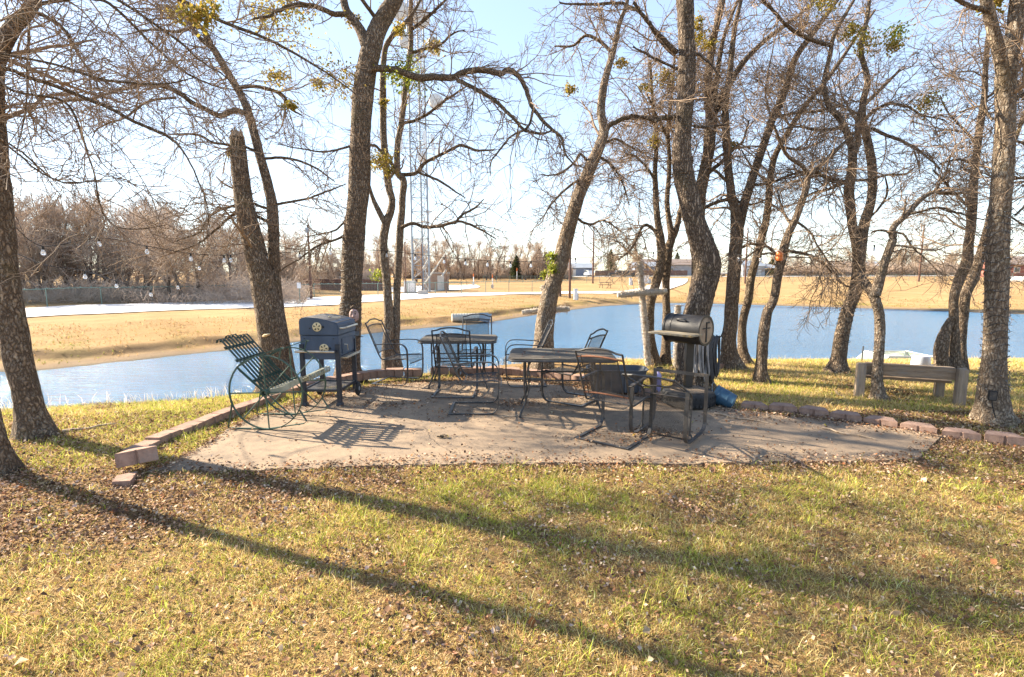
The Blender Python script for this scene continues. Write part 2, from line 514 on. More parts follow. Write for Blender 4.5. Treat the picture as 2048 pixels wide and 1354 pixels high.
class MB:
    def __init__(s):
        s.v = []
        s.f = []

    def add(s, vs, fs):
        k = len(s.v)
        s.v += [tuple(float(c) for c in v) for v in vs]
        s.f += [tuple(i + k for i in f) for f in fs]
        return s

    def box(s, c, d, rz=0.0, mtx=None, taper=1.0):
        x, y, z = d[0] / 2, d[1] / 2, d[2] / 2
        vs = [Vector((sx * x * (taper if sz > 0 else 1), sy * y * (taper if sz > 0 else 1), sz * z)) for sz in (-1, 1) for sx, sy in ((-1, -1), (1, -1), (1, 1), (-1, 1))]
        m = mtx if mtx else Matrix.Rotation(rz, 3, 'Z')
        vs = [m @ v + Vector(c) for v in vs]
        return s.add(vs, [(3, 2, 1, 0), (4, 5, 6, 7), (0, 1, 5, 4), (1, 2, 6, 5), (2, 3, 7, 6), (3, 0, 4, 7)])

    def tube(s, pts, r, sides=8, closed=False, caps=True):
        P = [Vector([float(c) for c in p]) for p in pts]
        n = len(P)
        rr = r if isinstance(r, (list, tuple)) else [r] * n
        T = []
        for i in range(n):
            a = P[(i - 1) % n] if closed else P[max(i - 1, 0)]
            b = P[(i + 1) % n] if closed else P[min(i + 1, n - 1)]
            t = (b - a)
            T.append(t.normalized() if t.length > 1e-9 else Vector((0, 0, 1)))
        ref = Vector((0, 0, 1)) if abs(T[0].z) < 0.9 else Vector((1, 0, 0))
        u = T[0].cross(ref).normalized()
        vs = []
        for i in range(n):
            u = (u - T[i] * u.dot(T[i]))
            u = u.normalized() if u.length > 1e-6 else T[i].orthogonal().normalized()
            w = T[i].cross(u)
            for k in range(sides):
                a = 2 * PI * k / sides
                vs.append(P[i] + (u * math.cos(a) + w * math.sin(a)) * rr[i])
        fs = []
        m = n if closed else n - 1
        for i in range(m):
            j = (i + 1) % n
            for k in range(sides):
                k2 = (k + 1) % sides
                fs.append((i * sides + k, i * sides + k2, j * sides + k2, j * sides + k))
        if caps and not closed:
            fs.append(tuple(range(sides - 1, -1, -1)))
            fs.append(tuple((n - 1) * sides + k for k in range(sides)))
        return s.add(vs, fs)

    def bar(s, pts, side, w, t):
        """flat steel bar: rectangular section, width along side"""
        P = [Vector([float(c) for c in p]) for p in pts]
        sv = Vector(side).normalized()
        n = len(P)
        vs = []
        for i in range(n):
            d = (P[min(i + 1, n - 1)] - P[max(i - 1, 0)]).normalized()
            nn = d.cross(sv).normalized()
            for a, b in ((-1, -1), (1, -1), (1, 1), (-1, 1)):
                vs.append(P[i] + sv * a * w / 2 + nn * b * t / 2)
        fs = []
        for i in range(n - 1):
            for k in range(4):
                k2 = (k + 1) % 4
                fs.append((i * 4 + k, i * 4 + k2, i * 4 + 4 + k2, i * 4 + 4 + k))
        fs += [(3, 2, 1, 0), tuple((n - 1) * 4 + k for k in range(4))]
        return s.add(vs, fs)

    def prism(s, poly, axis, a, b):
        """polygon extruded along an axis; poly holds the two other coordinates in xyz order"""
        n = len(poly)
        vs = []
        for e in (a, b):
            for p, q in poly:
                vs.append({'x': (e, p, q), 'y': (p, e, q), 'z': (p, q, e)}[axis])
        fs = [tuple(range(n - 1, -1, -1)), tuple(range(n, 2 * n))]
        fs += [(i, (i + 1) % n, n + (i + 1) % n, n + i) for i in range(n)]
        return s.add(vs, fs)

    def lathe(s, prof, n=20, mtx=None, c=(0, 0, 0), caps=True):
        vs = []
        for r, z in prof:
            for k in range(n):
                a = 2 * PI * k / n
                v = Vector((r * math.cos(a), r * math.sin(a), z))
                vs.append((mtx @ v if mtx else v) + Vector(c))
        fs = []
        for i in range(len(prof) - 1):
            for k in range(n):
                k2 = (k + 1) % n
                fs.append((i * n + k, i * n + k2, (i + 1) * n + k2, (i + 1) * n + k))
        if caps:
            fs.append(tuple(range(n - 1, -1, -1)))
            fs.append(tuple((len(prof) - 1) * n + k for k in range(n)))
        else:
            m_ = (len(prof) - 1) * n
            fs += [(m_ + k, m_ + (k + 1) % n, (k + 1) % n, k) for k in range(n)]
        return s.add(vs, fs)

    def ball(s, c, r, n=8, m=6):
        pr = [(max(r * math.sin(PI * i / m), 1e-4), -r * math.cos(PI * i / m)) for i in range(m + 1)]
        return s.lathe(pr, n, None, c)

    def build(s, name, mat, parent=None, smooth=False, bevel=0.0):
        o = new_mesh_obj(name, s.v, s.f, mat, parent, smooth)
        bm = bmesh.new()
        bm.from_mesh(o.data)
        bmesh.ops.recalc_face_normals(bm, faces=bm.faces)
        if bevel:
            bmesh.ops.bevel(bm, geom=bm.edges[:], offset=bevel, segments=2, affect='EDGES', clamp_overlap=True)
        bm.to_mesh(o.data)
        bm.free()
        if smooth:
            o.data.polygons.foreach_set("use_smooth", [True] * len(o.data.polygons))
            o.data.set_sharp_from_angle(angle=R(40))
        return o


ORD = "first second third fourth fifth sixth seventh eighth ninth tenth eleventh twelfth thirteenth fourteenth fifteenth sixteenth seventeenth eighteenth nineteenth twentieth".split()


# ------------------------------------------------------------------ ground
def terrain():
    ux = np.linspace(-1, 1, 300)
    xs = np.sinh(ux * 6.2) / math.sinh(6.2) * 900
    uy = np.linspace(-0.38, 1, 300)
    ys = np.sinh(uy * 6.0) / math.sinh(6.0) * 1100 + 0.0
    extra_x = np.arange(-30, 40, 0.45)
    xs = np.unique(np.round(np.concatenate([xs, extra_x]), 3))
    extra_y = np.concatenate([np.arange(0, 16, 0.22), np.arange(16, 52, 0.4)])
    ys = np.unique(np.round(np.concatenate([ys, extra_y]), 3))
    X, Y = np.meshgrid(xs, ys)
    Zz = H(X.ravel(), Y.ravel())
    V = np.stack([X.ravel(), Y.ravel(), Zz], 1)
    nx, ny = len(xs), len(ys)
    i = np.arange(ny - 1)[:, None] * nx + np.arange(nx - 1)[None, :]
    i = i.ravel()
    F = np.stack([i, i + 1, i + nx + 1, i + nx], 1)
    # colours of the ground: thatch and soil near, straw far, mud along the shore
    x, y = V[:, 0], V[:, 1]
    sd = sdist(x, y)
    ymid = np.interp(x, [-70, -14, -6, 0, 8, 14, 70], [10, 12, 14, 22, 28, 28, 28])
    near = y < ymid
    straw = np.array([0.345, 0.215, 0.098])
    straw2 = np.array([0.43, 0.295, 0.15])
    thatch = np.array([0.29, 0.19, 0.09])
    mud = np.array([0.25, 0.18, 0.115])
    green = np.array([0.20, 0.19, 0.045])
    wet = np.array([0.12, 0.10, 0.07])
    n1 = (wob(x, y, 0.35, 3) * 0.5 + 0.5)[:, None]
    c = straw * (1 - n1) + straw2 * n1
    g = np.clip(wob(x, y, 0.55, 5) * 1.6 + 0.1, 0, 1) * np.clip(1 - np.abs(sd - 2.6) / 1.8, 0, 1)
    g = np.maximum(g, 0.75 * np.clip(wob(x, y, 1.3, 9) * 1.5 - 0.25, 0, 1) * np.clip(1 - np.abs(sd - 4) / 4, 0, 1))
    gm = (g * 0.65)[:, None]
    c = c * (1 - gm) + green * gm
    lip_soil_shade = np.array([0.12, 0.075, 0.04])  # bare earth of the far lip, darkened to stand for the lip's shadow
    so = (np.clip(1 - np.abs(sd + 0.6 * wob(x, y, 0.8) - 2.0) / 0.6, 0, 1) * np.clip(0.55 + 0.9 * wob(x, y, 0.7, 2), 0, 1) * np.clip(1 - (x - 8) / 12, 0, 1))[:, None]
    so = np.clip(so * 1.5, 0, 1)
    c = c * (1 - so) + lip_soil_shade * so
    mm = np.clip(1 - (sd - 0.9 - 0.4 * wob(x, y, 0.9)) / 0.8, 0, 1)[:, None]
    c = c * (1 - mm) + mud * mm
    ww = np.clip(1 - (sd - 0.15) / 0.3, 0, 1)[:, None]
    c = c * (1 - ww) + wet * ww
    nearstraw = np.array([0.30, 0.225, 0.10])
    k = np.clip((y - 6.5) / 2.5, 0, 1)[:, None] * (x > 2.0)[:, None]
    cn = thatch * (1 - k) + nearstraw * k
    c = np.where(near[:, None], cn, c)
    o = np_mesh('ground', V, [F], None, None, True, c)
    s = NT('ground_earth_and_thatch')
    at = s.n("ShaderNodeAttribute", attribute_name="col")
    co = s.coord()
    a = s.noise(co, 0.9, 6, 0.7)
    b = s.noise(co, 14, 5, 0.75)
    d = s.noise(co, 130, 3, 0.7)
    f = s.math('ADD', s.math('ADD', s.math('MULTIPLY', a, 0.35), s.math('MULTIPLY', b, 0.35)), s.math('MULTIPLY', d, 0.3))
    c2 = s.mix(1.0, at.outputs[0], s.ramp(f, [(0.30, (0.55, 0.53, 0.48)), (0.70, (1.35, 1.33, 1.28))]), 'MULTIPLY')
    s.l(c2, s.p.inputs["Base Color"])
    s.p.inputs["Roughness"].default_value = 0.95
    s.p.inputs["Specular IOR Level"].default_value = 0.1
    s.bump(s.math('ADD', b, s.math('MULTIPLY', d, 0.4)), 0.8, 0.06)
    o.data.materials.clear()
    o.data.materials.append(s.m)
    tag(o, 'straw coloured winter grass ground sloping down to the pond', None, None, 'structure')
    return o


terrain()

# water
wv = [(-75, 5, WL), (75, 5, WL), (75, 52, WL), (-75, 52, WL)]
s = NT('pond_water')
s.p.inputs["Base Color"].default_value = (0.075, 0.20, 0.345, 1)
s.p.inputs["Roughness"].default_value = 0.10
s.p.inputs["IOR"].default_value = 1.33
co = s.coord((0.55, 1.7, 1))
n1 = s.noise(co, 2.2, 5, 0.6, 0.4)
n2 = s.noise(s.coord((0.8, 2.2, 1)), 9, 4, 0.65)
n3 = s.noise(s.coord((0.25, 0.7, 1)), 0.35, 3)
hh = s.math('ADD', s.math('MULTIPLY', n1, 0.6), s.math('MULTIPLY', n2, s.math('MULTIPLY', n3, 0.5)))
s.bump(hh, 1.0, 0.30)
M['water'] = s.m
wo = new_mesh_obj('pond_water', wv, [(0, 1, 2, 3)], s.m)
tag(wo, 'rippled blue water of the pond', None, None, 'structure')


# gravel road and concrete drive draped on the terrain
def drape(name, near_px, far_px, mat, lift, n=60, m=5):
    A = catmull([G(*p)[:2] for p in near_px], 8)
    B = catmull([G(*p)[:2] for p in far_px], 8)

    def res(P):
        P = np.array(P)
        d = np.concatenate([[0], np.cumsum(np.hypot(*np.diff(P, axis=0).T))])
        t = np.linspace(0, d[-1], n)
        return np.stack([np.interp(t, d, P[:, 0]), np.interp(t, d, P[:, 1])], 1)
    A, B = res(A), res(B)
    V = []
    for j in range(m):
        w = j / (m - 1)
        Pj = A * (1 - w) + B * w
        V.append(np.column_stack([Pj, H(Pj[:, 0], Pj[:, 1]) + lift]))
    V = np.concatenate(V)
    i = (np.arange(m - 1)[:, None] * n + np.arange(n - 1)[None, :]).ravel()
    F = np.stack([i, i + 1, i + n + 1, i + n], 1)
    return np_mesh(name, V, [F], mat, None, True)


gravel = surf('white_caliche_gravel', (0.55, 0.51, 0.47), (0.80, 0.76, 0.72), 0.8, 0.95, 0, 0.6, 0.02, 25, spots=(3, (0.46, 0.41, 0.36), 0.56, 0.75), spec=0.1)
concrete_far = surf('pale_concrete_drive', (0.58, 0.52, 0.46), (0.72, 0.66, 0.60), 0.3, 0.95, 0, 0.1, 0.01, 8)
asph = surf('far_road_surface', (0.50, 0.49, 0.48), (0.64, 0.62, 0.60), 0.1, 0.9, 0, 0, 0)
tag(drape('gravel_road', [(-200, 660), (40, 637), (300, 624), (400, 620), (500, 617.5), (600, 614), (680, 610), (760, 603.5), (900, 594), (1100, 588.5), (1290, 586.5)],
          [(-200, 637), (40, 618), (300, 607), (400, 604), (500, 601), (600, 597.5), (680, 593.5), (760, 590), (900, 586.5), (1100, 584.5), (1260, 582)], gravel, 0.05),
    'white caliche gravel road curving along the far bank', None, None, 'structure')
tag(drape('driveway', [(1225, 587.5), (1310, 586), (1345, 577), (1372, 566), (1376, 558)], [(1225, 585.5), (1262, 580.5), (1290, 574), (1318, 564), (1330, 558)], concrete_far, 0.09, 40),
    'pale concrete drive climbing to the far road', None, None, 'structure')
fr = [Yd(u, 545, 148 if u < 1400 else 140) for u in np.linspace(700, 2500, 40)]
V, F = [], []
for p in fr:
    for dy in (-3.2, 3.2):
        V.append((p[0], p[1] + dy, hz(p[0], p[1] + dy) + 0.12))
k = np.arange(len(fr) - 1) * 2
tag(np_mesh('far_road', np.array(V), [np.stack([k, k + 2, k + 3, k + 1], 1)], asph, None, True), 'pale far road beyond the field', None, None, 'structure')

# patio slab
PAT = [(302, 940), (420, 941), (560, 937), (700, 933), (850, 928), (1000, 926), (1150, 926), (1300, 927), (1450, 925), (1600, 923), (1740, 921), (1836, 917),
       (1886, 868), (1800, 858), (1700, 846), (1600, 834), (1500, 823), (1430, 810), (1330, 802), (1250, 790), (1150, 774), (1050, 763), (950, 760), (860, 763),
       (770, 770), (700, 780), (640, 796), (580, 812), (520, 828), (465, 851), (428, 876), (392, 900), (345, 925)]
PATW = []
for i, (u, v) in enumerate(PAT):
    a = Z(u, v)[:2]
    b = Z(*PAT[(i + 1) % len(PAT)])[:2]
    nseg = 5
    for k in range(nseg):
        w = k / nseg
        p = a * (1 - w) + b * w
        if i not in (10, 11):
            p = p + rng.uniform(-0.03, 0.03, 2)
        PATW.append(p)
PATW = np.array(PATW)


def inside(x, y, P):
    x = np.asarray(x)
    y = np.asarray(y)
    r = np.zeros(x.shape, bool)
    for i in range(len(P)):
        ax, ay = P[i]
        bx, by = P[(i + 1) % len(P)]
        if ay == by:
            continue
        r ^= ((ay > y) != (by > y)) & (x < (bx - ax) * (y - ay) / (by - ay) + ax)
    return r


s = NT('stained_concrete')
co = s.coord()
a = s.noise(co, 1.3, 6, 0.65, 0.3)
b = s.noise(co, 7, 5, 0.7)
d = s.noise(co, 160, 3, 0.7)
col = s.ramp(s.math('ADD', s.math('MULTIPLY', a, 0.5), s.math('MULTIPLY', b, 0.5)), [(0.36, (0.075, 0.048, 0.030)), (0.48, (0.205, 0.136, 0.080)), (0.68, (0.37, 0.25, 0.148))])
col = s.mix(0.35, col, s.ramp(d, [(0.3, (0.12, 0.10, 0.08)), (0.7, (0.55, 0.46, 0.36))]))
vo = s.n("ShaderNodeTexVoronoi", feature='DISTANCE_TO_EDGE')
vo.inputs["Scale"].default_value = 0.30
wv_ = s.n("ShaderNodeMix", data_type='VECTOR')
wv_.inputs[0].default_value = 0.35
ncol = s.n("ShaderNodeTexNoise")
ncol.inputs["Scale"].default_value = 2.4
ncol.inputs["Detail"].default_value = 6
s.l(co, ncol.inputs["Vector"])
s.l(co, wv_.inputs[4])
s.l(ncol.outputs["Color"], wv_.inputs[5])
s.l(wv_.outputs[1], vo.inputs["Vector"])
crack = s.ramp(vo.outputs["Distance"], [(0.0, (1, 1, 1)), (0.0022, (0, 0, 0))])
col = s.mix(s.math('MULTIPLY', crack, 0.5), col, (0.06, 0.045, 0.035))
st = s.ramp(s.noise(co, 2.7, 6, 0.75), [(0.54, (0, 0, 0)), (0.70, (0.75, 0.75, 0.75))])
col = s.mix(st, col, (0.13, 0.10, 0.075))
s.l(col, s.p.inputs["Base Color"])
s.p.inputs["Roughness"].default_value = 0.9
s.p.inputs["Specular IOR Level"].default_value = 0.25
s.bump(s.math('ADD', s.math('MULTIPLY', d, 0.5), s.math('SUBTRACT', b, crack)), 0.6, 0.006)
slab = MB().prism([tuple(p) for p in PATW], 'z', -0.10, 0.0).build('patio_slab', s.m)
tag(slab, 'stained brown concrete patio slab', None, None, 'structure')


# ------------------------------------------------------------------ blades, leaves, litter
def scatter_px(n, u0, u1, v0, v1, dens=None):
    """random ground points, even over the ground inside a wedge of the lawn"""
    return None


def blades(name, x, y, z, L, Wd, col, lean, label, kind='stuff', mat=None):
    n = len(x)
    az = rng.uniform(0, 2 * PI, n)
    ln = np.clip(rng.normal(lean, 0.35, n), 0.05, 1.45)
    d = np.stack([np.cos(az) * np.sin(ln), np.sin(az) * np.sin(ln), np.cos(ln)], 1)
    ln2 = np.clip(ln + rng.uniform(0.1, 0.7, n), 0, 1.7)
    d2 = np.stack([np.cos(az) * np.sin(ln2), np.sin(az) * np.sin(ln2), np.cos(ln2)], 1)
    sa = rng.uniform(0, 2 * PI, n)
    sv = np.stack([np.cos(sa), np.sin(sa), np.zeros(n)], 1) * (Wd / 2)[:, None]
    b = np.stack([x, y, z - 0.004], 1)
    m = b + d * (L * 0.55)[:, None]
    t = m + d2 * (L * 0.45)[:, None]
    V = np.stack([b - sv, b + sv, m - sv * 0.8, m + sv * 0.8, t], 1).reshape(-1, 3)
    i = np.arange(n) * 5
    Q = np.stack([i, i + 1, i + 3, i + 2], 1)
    T = np.stack([i + 2, i + 3, i + 4], 1)
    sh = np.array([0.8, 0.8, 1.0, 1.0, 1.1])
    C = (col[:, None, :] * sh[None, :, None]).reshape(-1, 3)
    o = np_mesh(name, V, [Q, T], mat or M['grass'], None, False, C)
    return tag(o, label, None, None, kind)


def leaves(name, x, y, z, size, col, label, mat=None, kind='stuff', flat=0.5, parent=None):
    n = len(x)
    az = rng.uniform(0, 2 * PI, n)
    L = size
    w = size * rng.uniform(0.3, 0.55, n)
    tilt = rng.normal(0, flat, n)
    roll = rng.normal(0, flat, n)
    fold = rng.uniform(0.1, 0.8, n)
    curl = rng.uniform(-0.1, 0.35, n) * size
    ca, sa = np.cos(az), np.sin(az)
    ct, st_ = np.cos(tilt), np.sin(tilt)
    f = np.stack([ca * ct, sa * ct, st_], 1)
    sx = np.stack([-sa * np.cos(roll), ca * np.cos(roll), np.sin(roll)], 1)
    up = np.cross(f, sx)
    c = np.stack([x, y, z], 1)
    a = c - f * (L / 2)[:, None] + up * (curl * 0.6)[:, None]
    e = c + f * (L / 2)[:, None] + up * curl[:, None]
    k1 = c - f * (L * 0.05)[:, None] + sx * w[:, None] * 0.9 + up * (fold * w)[:, None]
    k2 = c + f * (L * 0.05)[:, None] - sx * w[:, None] * 0.9 + up * (fold * w)[:, None]
    V = np.stack([a, k1, e, k2, c], 1).reshape(-1, 3)
    i = np.arange(n) * 5
    T1 = np.stack([i, i + 4, i + 1], 1)
    T2 = np.stack([i + 1, i + 4, i + 2], 1)
    T3 = np.stack([i + 2, i + 4, i + 3], 1)
    T4 = np.stack([i + 3, i + 4, i], 1)
    C = np.repeat(col, 5, 0)
    o = np_mesh(name, V, [T1, T2, T3, T4], mat or M['litter'], parent, False, C)
    if parent is None:
        tag(o, label, None, None, kind)
    return o


def pick_cols(n, pal, wts, jit=0.18):
    pal = np.array(pal)
    w = np.array(wts, float)
    w /= w.sum()
    c = pal[rng.choice(len(pal), n, p=w)]
    return np.clip(c * rng.uniform(1 - jit, 1 + jit, (n, 1)) * rng.uniform(0.94, 1.06, (n, 3)), 0, 1)


STRAW = [(0.72, 0.52, 0.22), (0.84, 0.66, 0.34), (0.56, 0.38, 0.15), (0.40, 0.25, 0.10)]
GREEN = [(0.42, 0.46, 0.06), (0.58, 0.58, 0.12), (0.26, 0.31, 0.05)]
BROWN = [(0.36, 0.22, 0.13), (0.22, 0.125, 0.07), (0.50, 0.34, 0.22), (0.11, 0.065, 0.045), (0.62, 0.47, 0.34), (0.36, 0.16, 0.07)]


def litter_amount(x, y):
    """how thickly dead leaves lie, 0 to 1"""
    d = np.full(x.shape, 9.0)
    for p in PATW[::2]:
        d = np.minimum(d, np.hypot(x - p[0], y - p[1]))
    back = (y > 4.75) | (np.abs(x) > 3.2)
    a = np.where(back, np.clip(1.7 - d / 0.33, 0, 1), np.clip(1.25 - d / 0.28, 0, 1)) * 1.05
    front = np.interp(x, [-6, -3.2, -2.2, -1.4, -0.6, 0.2, 1.5, 3.4, 4.4, 8], [2.7, 2.95, 3.2, 3.65, 4.12, 4.30, 4.36, 4.25, 3.7, 3.1])
    left = np.clip((y - front + 0.35) / 0.5, 0, 1) * (y < 6.2)
    lw = np.interp(x, [-6, -2.4, -1.0, 0.5, 3, 4.2, 8], [1.05, 1.15, 0.85, 0.5, 0.55, 0.85, 0.9])
    a = np.maximum(a, left * lw)
    a = a * (0.75 + 0.35 * wob(x, y, 2.7, 2))
    a = np.where((x < -3.0) & (y > 4.35), a * 0.45, a)
    return np.clip(np.maximum(a, 0.12 + 0.62 * np.clip(wob(x, y, 1.7, 4) * 0.8 + wob(x, y, 4.3, 1) * 0.7 - 0.12, 0, 1)), 0, 1)


def lawn():
    # near lawn between the camera and the patio, and on both sides of it: tufts of blades
    M_ = 230000
    cx = rng.uniform(-8.5, 9.5, M_)
    cy = rng.uniform(1.2, 8.0, M_)
    keep = (np.abs(cx) < 1.06 * cy + 1.0) & ~inside(cx, cy, PATW) & ((cy < 4.9) | (cx < -2.4) | (cx > 2.6)) & (sdist(cx, cy) > 3.3)
    cl = wob(cx, cy, 6.0, 1) * 0.45 + wob(cx, cy, 14.0, 2) * 0.35 + wob(cx, cy, 2.6, 6) * 0.5
    keep &= rng.rand(M_) < np.clip(0.66 + cl * 0.6, 0.06, 1)
    la = litter_amount(cx, cy)
    keep &= rng.rand(M_) > la * 1.05 - 0.10
    cx, cy, cl, la = cx[keep], cy[keep], cl[keep], la[keep]
    gp = np.clip(0.38 + 0.42 * wob(cx, cy, 1.15, 7) + 0.34 * wob(cx, cy, 3.3, 8) + 0.16 * (cx < -3) + 0.25 * np.exp(-((cy - 3.9) / 0.45) ** 2) * (cx > -1), 0.02, 0.88)
    tg = rng.rand(len(cx)) < gp
    size = np.clip(rng.gamma(5, 0.2, len(cx)), .4, 2.0) * np.clip(1 + cl * 0.5, 0.55, 1.6)
    nb = rng.poisson(np.interp(cy, [1.2, 3, 5, 8], [15, 13, 10, 7]))
    idx = np.repeat(np.arange(len(cx)), nb)
    n = len(idx)
    x = cx[idx] + rng.normal(0, .018, n) * size[idx]
    y = cy[idx] + rng.normal(0, .018, n) * size[idx]
    ok = ~inside(x, y, PATW)
    idx, x, y = idx[ok], x[ok], y[ok]
    n = len(idx)
    isg = np.where(tg[idx], rng.rand(n) < .68, rng.rand(n) < .06)
    bright = np.clip(rng.normal(1, .22, len(cx)), .5, 1.6)[idx][:, None]
    col = np.where(isg[:, None], pick_cols(n, GREEN, [3, 3, 2]), pick_cols(n, STRAW, [4, 4, 3, 2])) * bright
    L = (rng.gamma(6, 0.0039, n) + 0.007) * size[idx] * np.where(isg, 1.2, 0.95)
    far = np.interp(y, [1, 4, 8], [1.0, 1.35, 2.0])
    blades('lawn_grass', x, y, H(x, y), L, rng.uniform(0.0021, 0.0038, n) * far, np.clip(col, 0, .92), 0.75, 'short straw and green grass of the lawn in front of the patio')
    print('lawn blades', n)
    # flattened dead blades matting the soil between the tufts
    N = 800000
    x = rng.uniform(-8.5, 9.5, N)
    y = rng.uniform(1.2, 7.0, N)
    k = (np.abs(x) < 1.06 * y + 1.0) & ~inside(x, y, PATW) & ((y < 4.9) | (x < -2.4) | (x > 2.6)) & (sdist(x, y) > 3.3) & (rng.rand(N) > litter_amount(x, y) * 0.9)
    x, y = x[k], y[k]
    n = len(x)
    sh = np.clip(1 + 0.35 * wob(x, y, 4.4, 3) + 0.2 * wob(x, y, 1.3, 5), .5, 1.4)[:, None]
    blades('dead_thatch', x, y, H(x, y) + rng.uniform(0, .008, n), rng.uniform(.015, .045, n), rng.uniform(.0022, .0042, n) * np.interp(y, [1, 4, 8], [1.0, 1.3, 1.8]), np.clip(pick_cols(n, STRAW + [(0.30, 0.19, 0.10)], [4, 4, 4, 3, 2]) * sh, 0, .9), 1.25, 'matted dead grass blades between the tufts of the lawn')
    # lawn on the right beyond the edging blocks, down to the water
    N = 520000
    x = rng.uniform(1.5, 18, N)
    y = rng.uniform(6.2, 13.8, N)
    sdv = sdist(x, y)
    k = (sdv > 1.6) & (np.abs(x) < 1.1 * y + 1) & ~inside(x, y, PATW) & (x > np.interp(y, [6, 7, 8, 9, 12], [3.2, 2.0, 1.5, 0.6, -1]))
    k &= rng.rand(N) < np.clip(0.7 + 0.5 * wob(x, y, 3.0, 3), 0.1, 1)
    x, y = x[k], y[k]
    n = len(x)
    gp = np.clip(0.28 + 0.5 * wob(x, y, 0.8, 2) + 0.2 * wob(x, y, 2.6, 8), 0.04, 0.75) * np.interp(y, [6, 9.5, 12], [1.0, 0.9, 0.25])
    isg = rng.rand(n) < gp
    col = np.where(isg[:, None], pick_cols(n, GREEN, [3, 3, 2]), pick_cols(n, STRAW, [5, 5, 3, 1]))
    blades('bank_grass', x, y, H(x, y), rng.gamma(5, 0.009, n) + 0.015, rng.uniform(0.004, 0.008, n), col, 0.7, 'thin winter grass under the trees down to the water')
    # left bank behind the edging
    N = 90000
    x = rng.uniform(-13, -1, N)
    y = rng.uniform(4.2, 9.6, N)
    sdv = sdist(x, y)
    k = (sdv > 2.5) & ~inside(x, y, PATW)
    x, y = x[k], y[k]
    n = len(x)
    isg = rng.rand(n) < np.clip(0.62 + 0.4 * wob(x, y, 1.2, 4), 0.1, 0.95)
    col = np.where(isg[:, None], pick_cols(n, GREEN, [3, 2, 3]), pick_cols(n, STRAW, [4, 3, 3, 3]))
    blades('left_bank_grass', x, y, H(x, y), rng.gamma(5, 0.008, n) + 0.012, rng.uniform(0.004, 0.007, n), col, 0.7, 'greenish grass on the bank left of the patio')
    # pale wispy seed grass along the crest of the bank
    xs_ = rng.uniform(-9, 12, 5200)
    yy = np.interp(xs_, SHORE[:12, 0], SHORE[:12, 1]) - rng.uniform(2.9, 3.6, len(xs_)) - 0.0
    yy = np.where(xs_ > 1.2, yy + 1.1, yy)
    k = rng.rand(len(xs_)) < np.clip(0.35 + 0.8 * wob(xs_, yy, 1.6, 3), 0.05, 1)
    xs_, yy = xs_[k], yy[k]
    n = len(xs_)
    blades('shore_grass', xs_, yy, H(xs_, yy), rng.uniform(0.08, 0.26, n), rng.uniform(0.004, 0.008, n), pick_cols(n, [(0.62, 0.52, 0.36), (0.50, 0.40, 0.22), (0.72, 0.64, 0.5)], [3, 2, 2]), 0.3,
           'pale wispy seed grass on the crest of the bank')
    # far bank tufts
    N = 160000
    x = rng.uniform(-34, 46, N)
    y = rng.uniform(13, 58, N)
    sdv = sdist(x, y)
    ymid = np.interp(x, [-70, -14, -6, 0, 8, 14, 70], [10, 12, 14, 22, 28, 28, 28])
    k = (sdv > 0.9) & (sdv < 9) & (y > ymid) & (rng.rand(N) < np.clip(0.5 + 0.8 * wob(x, y, 1.1, 3), 0.03, 1))
    x, y = x[k], y[k]
    n = len(x)
    sdv = sdv[k]
    isg = rng.rand(n) < np.clip(0.30 + 0.55 * wob(x, y, 0.55, 5), 0.0, 0.7) * np.clip(1.4 - sdv / 4.5, 0, 1)
    col = np.where(isg[:, None], pick_cols(n, [(0.25, 0.25, 0.06), (0.34, 0.33, 0.09)], [1, 1]), pick_cols(n, [(0.44, 0.29, 0.13), (0.50, 0.35, 0.18), (0.34, 0.21, 0.09)], [3, 3, 2]))
    blades('far_bank_grass', x, y, H(x, y), rng.uniform(0.05, 0.16, n), rng.uniform(0.02, 0.05, n), col, 0.75, 'golden dry grass on the far bank of the pond')


lawn()


